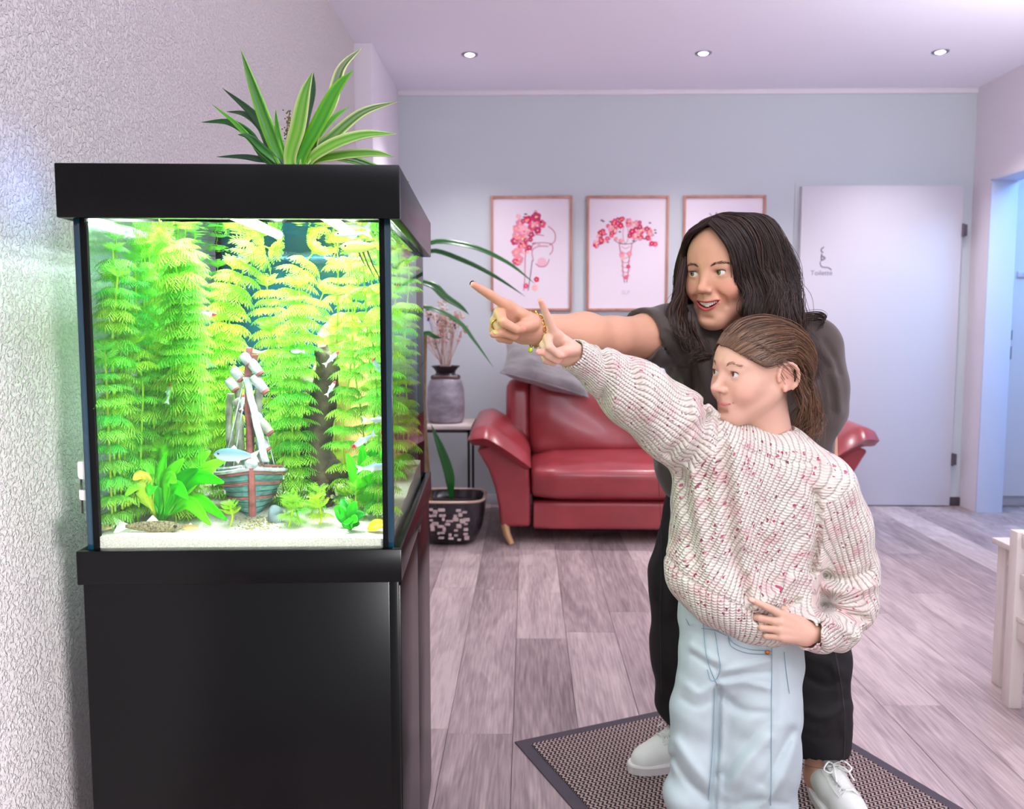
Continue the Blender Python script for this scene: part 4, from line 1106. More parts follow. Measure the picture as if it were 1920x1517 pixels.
tag(b.build('brown_gravel', mat('brown_gravel', lin(150, 140, 100), .8, nscale=90, namt=.5)), 'scatter of small brown gravel in front of the ship bow', 'gravel', kind='stuff')

# ---- sunken galleon: local x right, y towards the stern, z up; bow to the viewer
sb = tk(474, 985, .13); sb[2] = TZ0 + sand_h(sb[0], sb[1]) - .006
ship = thing('sunken_ship', tuple(tw(sb)), 'weathered model galleon wreck with broken masts standing on aquarium sand', 'ornament', AROT + math.radians(16))
M_HULL = mat('teal_weathered_hull', lin(74, 116, 116), .75, nscale=38, namt=.5, stretch=(1, .5, 2.2))
M_HPL = mat('teal_hull_plank', lin(88, 132, 130), .75, nscale=50, namt=.45, stretch=(1, .4, 2))
M_RED = mat('faded_red_timber', lin(150, 86, 84), .75, nscale=46, namt=.45)
M_PALE = mat('pale_weathered_trim', lin(172, 176, 182), .75, nscale=60, namt=.45)
M_GRYW = mat('grey_weathered_timber', lin(140, 140, 128), .8, nscale=50, namt=.4)
M_HOLE = mat('port_dark', lin(20, 40, 46), .8)
def hull_pt(s, u, v):
    """s = side, u = 0 bow to 1 stern, v = 0 keel to 1 gunwale"""
    beam = .058 * min(1, (u * 2.6)) ** .65
    flare = .30 + .70 * v ** .8
    z = .004 + v * (.074 + .020 * (1 - u) ** 3 + .028 * max(0, u - .45) ** 1.2)
    y = -.01 + u * .135 - (1 - u) ** 3 * .018 * v + .02 * (1 - v) * (1 - u)
    return Vector((s * beam * flare, y, z))
for s in (-1, 1):
    nv = 9
    b = MB(); nu = 16
    for j in range(nv + 1):
        for i in range(nu + 1): b.v.append(tuple(hull_pt(s, i / nu, j / nv) * 1 - Vector((s * .002, 0, 0)))); b.c.append(None)
    b.f = [(j * (nu + 1) + i, j * (nu + 1) + i + 1, (j + 1) * (nu + 1) + i + 1, (j + 1) * (nu + 1) + i) for j in range(nv) for i in range(nu)]
    o = b.build('hull_side', M_HULL, ship); sm = o.modifiers.new('thick', 'SOLIDIFY'); sm.thickness = .004; sm.offset = 0
    for j in range(nv):
        b = MB(); V = []
        for i in range(nu + 1):
            lo, hi = hull_pt(s, i / nu, (j + .10) / nv), hull_pt(s, i / nu, (j + .90) / nv)
            V += [lo + Vector((s * -.001, -.0005, 0)), lo + Vector((s * .0016, -.0012, 0)), hi + Vector((s * .0016, -.0012, 0)), hi + Vector((s * -.001, -.0005, 0))]
        b.add(V, [(4 * i + a, 4 * i + (a + 1) % 4, 4 * i + 4 + (a + 1) % 4, 4 * i + 4 + a) for i in range(nu) for a in range(4)] + [(0, 1, 2, 3), (4 * nu, 4 * nu + 1, 4 * nu + 2, 4 * nu + 3)])
        b.build('hull_plank', M_HPL, ship, smooth=False)
    for v, r_, m_ in ((.42, .0026, M_RED), (.72, .0028, M_RED), (1.0, .0034, M_PALE), (.93, .0024, M_RED)):
        b = MB(); b.tube([hull_pt(s, i / 14, v) + Vector((s * .0022, -.001, 0)) for i in range(15)], r_, 7); b.build('gunwale' if v > .9 else 'wale', m_, ship)
    for i in range(9):      # posts of the bulwark
        b = MB(); u = .06 + i * .1; p = hull_pt(s, u, .95); b.tube([p, p + Vector((0, 0, .010 + .006 * (u > .5)))], .0018, 6); b.build('rail_post', M_PALE, ship)
    b = MB(); b.tube([hull_pt(s, .05 + .095 * i, .95) + Vector((0, 0, .011 + .006 * (i > 4))) for i in range(10)], .0022, 6); b.build('rail', M_PALE if s < 0 else M_RED, ship)
    for v in (.55, .83):
        for i in range(4):
            p = hull_pt(s, .40 + i * .14, v); q = p + Vector((s * .0025, -.0012, 0))
            b = MB(); b.box((q.x - .0018, q.y - .004, q.z - .004), (q.x + .0018, q.y + .004, q.z + .004), .0006); f_ = b.build('gun_port', M_PALE, ship)
            b = MB(); b.box((q.x - .0024, q.y - .0026, q.z - .0026), (q.x + .0024, q.y + .0026, q.z + .0026)); b.build('port_hole', M_HOLE, f_)
b = MB(); b.tube([(0, .02, 0), (0, .006, .02), (0, -.012, .055), (0, -.026, .094), (0, -.028, .102)], [.0065, .0065, .006, .0055, .005], 8); b.build('stem_post', M_RED, ship)
b = MB(); b.add([hull_pt(-1, i / 10, .88) for i in range(11)] + [hull_pt(1, i / 10, .88) for i in range(11)], [(i, i + 1, 12 + i, 11 + i) for i in range(10)]); o = b.build('deck', M_GRYW, ship); o.modifiers.new('t', 'SOLIDIFY').thickness = .002
b = MB(); b.add([hull_pt(-1, 1, v) for v in (0, .3, .6, 1)] + [hull_pt(1, 1, v) for v in (1, .6, .3, 0)], [tuple(range(8))]); o = b.build('transom', M_HULL, ship); o.modifiers.new('t', 'SOLIDIFY').thickness = .003
b = MB(); b.ball((0, -.026, .106), (.011, .010, .009), 8); b.tube([(0, -.024, .104), (-.012, -.006, .094), (-.028, .012, .088)], [.008, .006, .003], 8); b.tube([(0, -.024, .104), (.012, -.004, .090), (.020, .008, .083)], [.008, .006, .003], 8); b.build('figurehead', M_PALE, ship)
for x, y, h, r, m_ in ((-.004, .045, .300, .0058, M_RED), (-.022, .085, .255, .0066, M_GRYW), (.012, .03, .245, .0060, M_GRYW), (-.038, .11, .215, .0066, M_GRYW)):
    b = MB(); b.tube(curve_pts([(x, y, .07), (x + .004, y, h * .5), (x + .002, y, h * .75), (x + .006, y, h)], 14), [r * 1.25] * 8 + [r] * 6, 9)
    b.v = [tuple(Vector(v) + mnoise.noise_vector(Vector(v) * 90) * .002) for v in b.v]; b.build('mast', m_, ship)
for x, y, z, L, m_ in ((.010, .025, .268, .024, M_PALE), (.016, .022, .240, .030, M_PALE), (-.020, .05, .255, .020, M_PALE), (.020, .015, .135, .022, M_PALE), (-.018, .06, .200, .02, M_GRYW), (.012, .026, .180, .016, M_PALE), (-.004, .03, .282, .018, M_PALE), (.024, .012, .165, .024, M_GRYW), (-.030, .08, .235, .02, M_PALE)):
    b = MB(); d = Vector((.55, -.25, -.75)).normalized() * L
    b.tube([Vector((x, y, z)) - d * .5, Vector((x, y, z)) - d * .2, Vector((x, y, z)) + d * .2, Vector((x, y, z)) + d * .6], [.0075, .009, .0085, .0075], 10); s_ = b.build('furled_sail', m_, ship)
    b = MB(); b.tube([Vector((x, y, z)) + d * .58, Vector((x, y, z)) + d * .75], [.0080, .0070], 10); b.build('yard_end', M_RED, s_)
b = MB(); V = [(-.004 + .028 * t + (.006 if k else -.006), .03 - .052 * t, .250 - .145 * t + .004 * math.sin(t * 20)) for t in np.linspace(0, 1, 12) for k in (0, 1)]
b.add(V, [(2 * i, 2 * i + 1, 2 * i + 3, 2 * i + 2) for i in range(11)]); o = b.build('torn_sail', M_PALE, ship); o.modifiers.new('t', 'SOLIDIFY').thickness = .005
b = MB(); b.lathe([(.006, .272), (.013, .276), (.016, .288), (.014, .288), (.011, .279)], 14, c=(.002, .045, 0)); b.build('crows_nest', M_RED, ship)
for x0_, x1_, z0_, z1_ in ((-.046, -.004, .09, .26), (-.03, -.002, .09, .25), (.03, .006, .09, .20), (.04, .010, .09, .23)):
    b = MB(); b.tube([(x0_, .04, z0_), (x1_, .045, z1_)], .0012, 5); b.build('rigging_rope', M_PALE, ship)

# ---- fish
M_FISH = vcol_mat('fish_scales', .28, .6)
M_FIN = mat('clear_fin', lin(214, 226, 220), .4)
M_EYE = mat('fish_eye', lin(16, 16, 18), .15)
def fish(name, px, py, ly, L, ang, cols, label, flip=1, deep=.26, nose=None, yaw=0., on_sand=False, tail=None, group=None, finm=None):
    p = tk(px, py, ly)
    if on_sand: p[2] = TZ0 + sand_h(p[0], p[1]) + L * deep * .45
    t = thing(name, tuple(tw(p)), label, 'fish', group=group); t.rotation_euler = (0, -ang, (0 if flip > 0 else PI) + yaw + AROT)
    b = MB(); n = 12; k = 10
    for i in range(n + 1):
        u = i / n; r = math.sin(PI * min(1, (u ** .75) * .93 + .02)) ** .8 * L * deep / 2 + .0004
        for j in range(k):
            a = 2 * PI * j / k; b.v.append(((.5 - u) * L, r * .5 * math.cos(a), r * math.sin(a)))
            sh = math.sin(a)
            c = cols[0] if sh < -.2 else cols[1] if sh > .45 else [(cols[0][q] + cols[1][q]) / 2 for q in range(3)]
            if nose is not None and u < .24: c = nose
            if tail is not None and u > .86: c = tail
            b.c.append(tuple(c[:3]) + (1,))
    b.f = [(i * k + j, i * k + (j + 1) % k, (i + 1) * k + (j + 1) % k, (i + 1) * k + j) for i in range(n) for j in range(k)] + [tuple(range(k)), tuple(n * k + j for j in range(k))]
    b.build('body', M_FISH, t)
    fm = finm or M_FIN
    def fin(nm, poly):
        m = MB(); m.add([(x * L, -.0004, z * L) for x, z in poly] + [(x * L, .0004, z * L) for x, z in poly], [tuple(range(len(poly))), tuple(range(len(poly), 2 * len(poly)))[::-1]] + [(i, (i + 1) % len(poly), len(poly) + (i + 1) % len(poly), len(poly) + i) for i in range(len(poly))]); m.build(nm, fm, t, smooth=False)
    fin('tail_fin', [(-.44, .03), (-.72, .17), (-.64, 0), (-.72, -.17), (-.44, -.03)])
    fin('dorsal_fin', [(.08, deep * .42), (-.04, deep * .42 + .12), (-.14, deep * .30 + .03), (-.12, deep * .34)])
    fin('anal_fin', [(-.06, -deep * .38), (-.16, -deep * .38 - .09), (-.24, -deep * .22 - .02), (-.2, -deep * .22)])
    for s in (-1, 1):
        m = MB(); m.ball((.36 * L, s * deep * L * .17, deep * L * .08), L * .032, 5); m.build('eye', M_EYE, t)
    return t
SIL, BLU, RED_, WHT, PAL = lin(226, 234, 232), lin(150, 196, 214), lin(226, 40, 60), lin(240, 244, 240), lin(200, 226, 214)
fg = None
for px, py, ly, L, ang, fl, lab in [
    (385, 590, .22, .040, .02, 1, 'slim silver fish with red nose left of the middle, in open blue water'),
    (317, 735, .14, .030, 1.35, 1, 'small silver fish with red nose swimming upwards in the left thicket'),
    (455, 752, .08, .022, 1.4, 1, 'tiny fish with red nose pointing up in front of ship mast'),
    (624, 670, .16, .030, .75, 1, 'red-nosed silver fish above the dark driftwood, upper of two'),
    (622, 726, .16, .026, 1.0, 1, 'red-nosed silver fish beside the dark driftwood, lower of two'),
    (678, 828, .10, .040, -.55, -1, 'red-nosed silver fish facing left above oval leaves at right'),
    (722, 822, .08, .028, 1.1, -1, 'red-nosed fish close to the right front corner seal'),
    (706, 686, .12, .034, 1.1, -1, 'pale fish with pink nose high in the right thicket')]:
    fish('tetra', px, py, ly, L, ang, (SIL, BLU), lab, fl, .24, RED_)
fish('tetra', 556, 659, .16, .020, 0, (WHT, BLU), 'tiny white fish left of the driftwood without red nose', -1, .3)
fish('tetra', 655, 438, .12, .052, -.03, (PAL, lin(220, 236, 120)), 'pale slender fish just below the water surface at the right', -1, .18)
fish('tetra', 712, 787, .06, .042, .02, (PAL, PAL), 'translucent pale fish beside the right front corner', 1, .2)
fish('tetra', 705, 876, .06, .046, .1, (WHT, BLU), 'white fish gliding low at the right front corner', 1, .24)
fish('gourami', 436, 853, .09, .062, .05, (lin(190, 204, 206), lin(96, 136, 152)), 'larger blue-white fish beside the ship hull', -1, .36)
an = fish('angelfish', 672, 463, .14, .060, 0, (lin(214, 226, 120), lin(200, 214, 60)), 'yellow angelfish with dark trailing striped fins at upper right', -1, .34, finm=mat('yellow_fin', lin(210, 206, 80), .5))
M_STR = mat('dark_fin_ray', lin(60, 50, 24), .6)
for k, (x, z) in enumerate([((-.25, -.42, -.66), (-.1, -.55, -1.0)), ((-.12, -.26, -.44), (-.12, -.5, -.86)), ((.0, -.1, -.2), (-.12, -.36, -.55))]):
    b = MB(); b.tube([(x[i] * .06, 0, z[i] * .06) for i in range(3)], [.0018, .0014, .0006], 6); b.build('trailing_ray', M_STR, an)
SPD, SPL = lin(70, 64, 46), lin(140, 130, 90)
M_SPOT = mat('spotted_scales', lin(112, 104, 72), .6, nscale=330, namt=.95)
pl = fish('pleco', 290, 990, .055, .090, -.06, (SPD, SPL), 'dark spotted sucker catfish lying on the sand under the sword plant', 1, .22, on_sand=True, yaw=.15)
[c for c in pl.children if c.name.startswith('body')][0].data.materials[0] = M_SPOT
fish('corydoras', 190, 985, .06, .032, .03, (lin(196, 180, 120), lin(130, 120, 70)), 'small brown catfish on the sand in the left front corner', -1, .36, on_sand=True)
fish('corydoras', 356, 983, .07, .030, .0, (lin(206, 190, 130), lin(150, 130, 80)), 'small tan catfish on the sand right of sword plant', -1, .34, on_sand=True)
# ================================================================== organic surfaces: blended rounded shapes, meshed on a sparse grid
class Sdf:
    def __init__(s, R=None, t=None, sc=1.0): s.p = []; s.post = None; s.xf(R, t, sc)
    def xf(s, R=None, t=None, sc=1.0):
        s.R = np.eye(3) if R is None else np.array(R, float); s.t = np.zeros(3) if t is None else np.array(t, float); s.sc = sc; return s
    def P(s, p): return s.R @ (np.array(p, float) * s.sc) + s.t
    def rc(s, a, b, r1, r2=None, k=.01, op='u', flat=None, fs=1.0):
        """round cone a-b; flat = axis along which it is squashed by fs"""
        r2 = r1 if r2 is None else r2
        a, b = s.P(a), s.P(b); r1 *= s.sc; r2 *= s.sc
        n = None if flat is None else (s.R @ np.array(flat, float)) / np.linalg.norm(flat)
        c = (a + b) / 2; rad = np.linalg.norm(a - b) / 2 + max(r1, r2) * max(1, 1)
        s.p.append(('rc', op, k * s.sc, c, rad, (a, b, r1, r2, n, fs))); return s
    def ch(s, pts, rs, k=.006, op='u', flat=None, fs=1.0):
        rs = [rs] * len(pts) if np.isscalar(rs) else rs
        for i in range(len(pts) - 1): s.rc(pts[i], pts[i + 1], rs[i], rs[i + 1], k, op, flat, fs)
        return s
    def el(s, c, r, k=.01, op='u', rot=None):
        c = s.P(c); r = np.array([r] * 3 if np.isscalar(r) else r, float) * s.sc
        M = s.R if rot is None else s.R @ np.array(rot, float)
        s.p.append(('el', op, k * s.sc, c, r.max(), (M, r))); return s
    @staticmethod
    def prim(kind, q, X):
        if kind == 'el':
            c, (M, r) = q; d = (X - c) @ M
            k0 = np.sqrt(((d / r) ** 2).sum(1)); k1 = np.sqrt(((d / (r * r)) ** 2).sum(1)) + 1e-9
            return np.where(k0 < 1e-4, -r.min(), k0 * (k0 - 1) / k1)
        _, (a, b, r1, r2, n, fs) = q
        if n is not None:
            g = (1 / fs - 1); X = X + np.outer((X - a) @ n, n) * g; b = b + n * ((b - a) @ n) * g
        ba = b - a; l2 = ba @ ba + 1e-12; pa = X - a
        h = np.clip(pa @ ba / l2, 0, 1)
        d = np.sqrt(((pa - np.outer(h, ba)) ** 2).sum(1)) - (r1 + (r2 - r1) * h)
        return d * (fs if n is not None else 1)
    def ev(s, X, plist=None):
        d = np.full(len(X), 1.0)
        for kind, op, k, c, rad, q in (s.p if plist is None else plist):
            e = s.prim(kind, (c, q), X)
            if op == 'u':
                h = np.clip(.5 + .5 * (d - e) / k, 0, 1); d = d * (1 - h) + e * h - k * h * (1 - h)
            else:
                h = np.clip(.5 - .5 * (d + e) / k, 0, 1); d = d * (1 - h) - e * h + k * h * (1 - h)
        return d
    def full(s, X, plist=None):
        d = s.ev(X, plist)
        return s.post(X, d) if s.post is not None else d
    def mesh(s, h=.003, B=16, pad=.012):
        lo = np.min([c - rad for _, op, _, c, rad, _ in s.p if op == 'u'], axis=0) - pad - .01
        hi = np.max([c + rad for _, op, _, c, rad, _ in s.p if op == 'u'], axis=0) + pad + .01
        L = B * h; nb = np.ceil((hi - lo) / L).astype(int)
        G = np.stack(np.meshgrid(*[np.arange(n) for n in nb], indexing='ij'), -1).reshape(-1, 3)
        cen = lo + (G + .5) * L; dc = s.ev(cen); half = L * .87
        G = G[np.abs(dc) < half * 1.5 + pad]
        off = np.stack(np.meshgrid(*[np.arange(B + 1)] * 3, indexing='ij'), -1).reshape(-1, 3)
        N = (nb * B + 3); key = lambda c: (c[..., 0] * N[1] + c[..., 1]) * N[2] + c[..., 2]
        VK, VP, QK = [], [], []
        cs = np.array([[0, 0, 0], [1, 0, 0], [0, 1, 0], [1, 1, 0], [0, 0, 1], [1, 0, 1], [0, 1, 1], [1, 1, 1]])
        ed = [(0, 1), (2, 3), (4, 5), (6, 7), (0, 2), (1, 3), (4, 6), (5, 7), (0, 4), (1, 5), (2, 6), (3, 7)]
        for g in G:
            o = g * B; c0 = lo + (g + .5) * L
            pl = [p for p in s.p if np.linalg.norm(p[3] - c0) < p[4] + half + p[2] + pad]
            if not pl: continue
            V = s.full(lo + (o + off) * h, pl).reshape(B + 1, B + 1, B + 1); ng = V < 0
            if ng.all() or not ng.any(): continue
            cnt = sum(ng[c[0]:B + c[0], c[1]:B + c[1], c[2]:B + c[2]].astype(int) for c in cs)
            I = np.argwhere((cnt > 0) & (cnt < 8))
            if not len(I): continue
            cv = np.stack([V[I[:, 0] + c[0], I[:, 1] + c[1], I[:, 2] + c[2]] for c in cs], 1)
            acc = np.zeros((len(I), 3)); w = np.zeros(len(I))
            for a, b in ed:
                x = (cv[:, a] < 0) != (cv[:, b] < 0); t = np.where(x, cv[:, a] / np.where(x, cv[:, a] - cv[:, b], 1), 0)
                acc += np.where(x[:, None], cs[a] + t[:, None] * (cs[b] - cs[a]), 0); w += x
            VK.append(key(I + o + 1)); VP.append(lo + (I + o + acc / w[:, None]) * h)
            for ax in range(3):
                u, v = (ax + 1) % 3, (ax + 2) % 3
                sl = [slice(0, B)] * 3; s2 = list(sl); s2[ax] = slice(1, B + 1)
                A_, B_ = ng[tuple(sl)], ng[tuple(s2)]; E = np.argwhere(A_ != B_)
                if not len(E): continue
                fl = A_[tuple(E.T)]; c = E + o + 1; du = np.zeros(3, int); dv = np.zeros(3, int); du[u] = 1; dv[v] = 1
                q = np.stack([key(c - du - dv), key(c - dv), key(c), key(c - du)], 1)
                q[~fl] = q[~fl][:, ::-1]; QK.append(q)
        VK = np.concatenate(VK); VP = np.concatenate(VP); QK = np.concatenate(QK)
        o = np.argsort(VK); VK, VP = VK[o], VP[o]
        ix = np.searchsorted(VK, QK); ix = np.clip(ix, 0, len(VK) - 1); ok = (VK[ix] == QK).all(1)
        return VP, ix[ok]

def np_mesh(name, V, Q, m, parent, attrs=None, smooth=True, keep_all=False):
    me = bpy.data.meshes.new(name)
    me.vertices.add(len(V)); me.vertices.foreach_set('co', V.astype(np.float32).ravel())
    me.loops.add(Q.size); me.loops.foreach_set('vertex_index', Q.astype(np.int32).ravel())
    me.polygons.add(len(Q)); me.polygons.foreach_set('loop_start', np.arange(0, Q.size, Q.shape[1], dtype=np.int32))
    me.update(calc_edges=True)
    if smooth: me.polygons.foreach_set('use_smooth', np.ones(len(Q), bool))
    for k, a in (attrs or {}).items():
        if k == 'knit':
            at = me.attributes.new(k, 'FLOAT_VECTOR', 'CORNER'); at.data.foreach_set('vector', a.astype(np.float32).ravel()); continue
        if a.shape[1] == 3 and k != 'tint':
            at = me.attributes.new(k, 'FLOAT_VECTOR', 'POINT'); at.data.foreach_set('vector', a.astype(np.float32).ravel())
        else:
            at = me.color_attributes.new(k, 'FLOAT_COLOR', 'POINT')
            if a.shape[1] == 3: a = np.hstack([a, np.ones((len(a), 1))])
            at.data.foreach_set('color', a.astype(np.float32).ravel())
    me.validate()
    return link_mesh(name, me, m, parent, True)

def sstep(x): x = np.clip(x, 0, 1); return x * x * (3 - 2 * x)
class Paint:
    def __init__(s, V, base): s.V = V; s.c = np.tile(np.array(base[:3], float), (len(V), 1))
    def dab(s, S, col, w):
        """colour where the shape set S is nearer than w (soft edge of width w)"""
        d = S.ev(s.V); a = sstep(-d / w + .5) ; s.c = s.c * (1 - a[:, None]) + np.array(col[:3]) * a[:, None]; return s
    def soft(s, S, col, w, amt):
        d = S.ev(s.V); a = sstep(1 - np.clip(d, 0, None) / w) * amt; s.c = s.c * (1 - a[:, None]) + np.array(col[:3]) * a[:, None]; return s

def rot(yaw=0, pitch=0, roll=0):
    """roll about the face axis, then pitch, then yaw (degrees); face looks along -y at zero"""
    a, b, c = map(math.radians, (yaw, pitch, roll))
    Rz = np.array([[math.cos(a), -math.sin(a), 0], [math.sin(a), math.cos(a), 0], [0, 0, 1]])
    Rx = np.array([[1, 0, 0], [0, math.cos(b), -math.sin(b)], [0, math.sin(b), math.cos(b)]])
    Ry = np.array([[math.cos(c), 0, math.sin(c)], [0, 1, 0], [-math.sin(c), 0, math.cos(c)]])
    return Rz @ Rx @ Ry

EYE_X, EYE_Y, EYE_Z, EYE_R = .0310, -.0665, .0035, .0128
def head_shape(S, kid=False, smile=False):
    """face and skull in head space: x to the person's left, -y forward, z up, eyes near z = 0"""
    jd = -.006 if smile else 0
    if kid: S.el((0, .016, .026), (.0755, .092, .0765), .02); S.el((0, -.030, .028), (.060, .048, .048), .03)
    else: S.el((0, .018, .034), (.075, .094, .083), .02); S.el((0, -.030, .034), (.060, .048, .056), .03)
    S.el((0, -.026, -.026), (.057, .054, .074 if not kid else .068), .03)
    for s in (-1, 1):
        S.rc((s * .052, .002, -.038), (s * .017, -.058, (-.088 if not kid else -.084) + jd), .018, .015, .026)
        S.el((s * .042, -.046, -.020), (.021, .022, .020), .022)
        S.el((s * .035, -.058, -.036), (.021, .019, .020) if kid else (.019, .018, .017), .018)
        S.rc((s * .010, -.0745, .024), (s * .043, -.058, .022), .0075, .006, .014)
    S.el((0, -.066, (-.092 if not kid else -.088) + jd), (.018, .015, .013), .018)
    S.rc((0, -.05, -.084 + jd), (0, .025, -.075), .020, .034, .025)
    S.el((0, -.064, -.058), (.026, .020, .024), .016)
    # eye hollows and lids
    for s in (-1, 1):
        S.el((s * .030, -.093, .004), (.016, .016, .0105), .014, 's')
        S.el((s * EYE_X, EYE_Y, EYE_Z), EYE_R + .0018, .005)
        S.rc((s * .019, -.077, .0125), (s * .042, -.069, .0115), .0045, .0035, .008)
    # nose
    if kid:
        S.rc((0, -.075, .008), (0, -.098, -.0245), .0068, .0080, .012)
        S.el((0, -.1015, -.0250), (.0082, .0088, .0076), .006)
        for s in (-1, 1): S.el((s * .0095, -.087, -.0305), (.0062, .0080, .0058), .006)
    else:
        S.rc((0, -.077, .010), (0, -.096, -.027), .0072, .0092, .014)
        S.el((0, -.0985, -.0285), (.0098, .0095, .0085), .007)
        for s in (-1, 1): S.el((s * .0115, -.0885, -.033), (.0068, .0085, .0062), .005)
    nz = -.0365 if kid else -.0400
    for s in (-1, 1): S.el((s * .0055, -.0945, nz), (.0030, .0042, .0026), .003, 's')
    S.rc((0, -.085, nz - .003), (0, -.0835, nz - .011), .0035, .0030, .006)
    # lids opened: almond apertures
    for s in (-1, 1):
        hh = .0056 if kid else .0047
        S.el((s * EYE_X, EYE_Y - .014, EYE_Z - .0004), (.0118, .0120, hh), .0022, 's', rot(0, 0, -s * 5))
    if smile:
        for s in (-1, 1): S.ch([(s * .019, -.083, -.034), (s * .033, -.072, -.048), (s * .036, -.064, -.066)], [.0020, .0022, .0010], .010, 's')
        S.el((0, -.083, -.0905), (.012, .006, .004), .010, 's')
    else:
        S.el((0, -.0800, -.0745), (.012, .005, .0045), .010, 's')

def local(R, t, sc, X): return ((X - t) @ R) / sc
def pl2(P, C):
    """distance in the x-z plane to a polyline, and the parameter along it"""
    C = np.array(C, float); best = np.full(len(P), 9.); 
    for i in range(len(C) - 1):
        ba = C[i + 1] - C[i]; h = np.clip((P - C[i]) @ ba / (ba @ ba), 0, 1); best = np.minimum(best, np.linalg.norm(P - C[i] - np.outer(h, ba), axis=1))
    return best
MZ = -.0600
def kid_mouth(L):
    """closed mouth in the face plane: (line distance, upper lip 0-1, lower lip 0-1)"""
    x, z = np.abs(L[:, 0]), L[:, 2]; P = np.stack([x, z], 1)
    line = pl2(P, [(0, MZ), (.010, MZ - .0004), (.018, MZ + .0008), (.0262, MZ + .0046)])
    f = np.clip(1 - (x / .0245) ** 2, 0, 1)
    zl = MZ + .0046 * np.clip(x / .0262, 0, 1) ** 2.5
    up = sstep((zl + .0050 * f * (1 - .25 * np.exp(-(x / .003) ** 2)) - z) / .0016 + .5) * (z > zl - .0004) * (x < .0245)
    lo = sstep((z - (zl - .0062 * f)) / .0016 + .5) * (z < zl + .0004) * (x < .0245)
    return line, up, lo
def smile_mouth(L):
    """open smile: signed distance of the opening (negative inside), corner fade"""
    x, z = np.abs(L[:, 0]), L[:, 2]; q = np.clip(x / .0275, 0, 1.3)
    zu = -.0575 + .0040 * q ** 2 - .0006 * np.exp(-(x / .004) ** 2); zl = -.0690 + .0155 * q ** 2
    return np.maximum(z - zu, zl - z), np.clip(1 - (x / .0305) ** 4, 0, 1), z - (zu + zl) / 2
def face_post(R, t, sc, smile):
    def f(X, d):
        L = local(R, t, sc, X); m = (L[:, 1] < -.045) & (L[:, 1] > -.13) & (np.abs(L[:, 0]) < .045) & (L[:, 2] > -.10) & (L[:, 2] < -.03)
        if not m.any(): return d
        d = d.copy(); Lm = L[m]; dm = d[m]
        if smile:
            d2, fd, side = smile_mouth(Lm)
            bul = .0030 * np.exp(-((d2 - .0028) / .0034) ** 2) * fd * np.where(side > 0, .85, 1.1)
            dm = dm - bul * sc
            cut = np.maximum(d2, Lm[:, 1] + .056) * sc
            k = .0022; h = np.clip(.5 - .5 * (dm + cut) / k, 0, 1); dm = dm * (1 - h) - cut * h + k * h * (1 - h)
        else:
            line, up, lo = kid_mouth(Lm)
            dm = dm - sc * (.0016 * up + .0024 * lo - .0026 * np.exp(-(line / .0015) ** 2) - .0012 * np.exp(-(((np.abs(Lm[:, 0]) - .0275) / .004) ** 2 + ((Lm[:, 2] - MZ - .0052) / .005) ** 2)))
        d[m] = dm; return d
    return f
def snap(S, P, off):
    P = np.array(P, float)
    for _ in range(4):
        d = S.ev(P); e = 1e-4; g = np.stack([S.ev(P + np.eye(3)[i] * e) - d for i in range(3)], 1) / e; g /= np.linalg.norm(g, axis=1)[:, None] + 1e-9
        P = P + g * (off - d)[:, None]
    return P
def push_out(S, P, margin):
    """move points that lie inside (or too near) the shape out to the margin"""
    P = np.array(P, float); margin = np.broadcast_to(margin, (len(P),))
    for _ in range(2):
        d = S.ev(P); i = np.where(d < margin)[0]
        if not len(i): break
        e = 1e-4; g = np.stack([S.ev(P[i] + np.eye(3)[k] * e) - d[i] for k in range(3)], 1) / e; g /= np.linalg.norm(g, axis=1)[:, None] + 1e-9
        P[i] += g * (margin[i] - d[i])[:, None]
    return P
def skull_shape(R, t, sc, kid):
    S = Sdf(R, t, sc); S.el((0, .016, .027) if kid else (0, .018, .034), (.0775, .0945, .079) if kid else (.0775, .0965, .0865), .02); S.el((0, -.028, .026 if kid else .032), (.063, .053, .052 if kid else .060), .02); S.el((0, -.024, -.024), (.0595, .057, .076), .02); return S

def ear_shape(S, s, out=.0):
    """s = +1 the person's left ear"""
    e = lambda a, r: (s * (.070 + .012 * max(0, math.cos(a - .3)) * 1 + out + .006), .017 + .0205 * r * math.cos(a), -.006 + .0300 * r * math.sin(a))
    S.el((s * .0735, .014, -.006), (.0065, .0190, .0285), .006, 'u', rot(-s * 26, 0, 0) @ rot(0, 14, 0))
    A = np.linspace(-.9, 3.35, 13)
    S.ch([e(a, 1.0) for a in A], [.0028, .0032] + [.0036] * 9 + [.0034, .0026], .0035)
    S.ch([(s * .079, .022, -.022), (s * .0835, .0205, -.004), (s * .0825, .016, .010)], [.0028, .0026, .0022], .004)
    S.el((s * .0805, .010, -.0285), (.0045, .0060, .0070), .005)
    S.el((s * .0850, .0095, -.0095), (.0065, .0070, .0115), .004, 's')
    S.el((s * .0860, .0175, .012), (.0040, .0060, .0075), .004, 's')
    S.el((s * .0755, .0005, -.010), (.0035, .0030, .0050), .003)

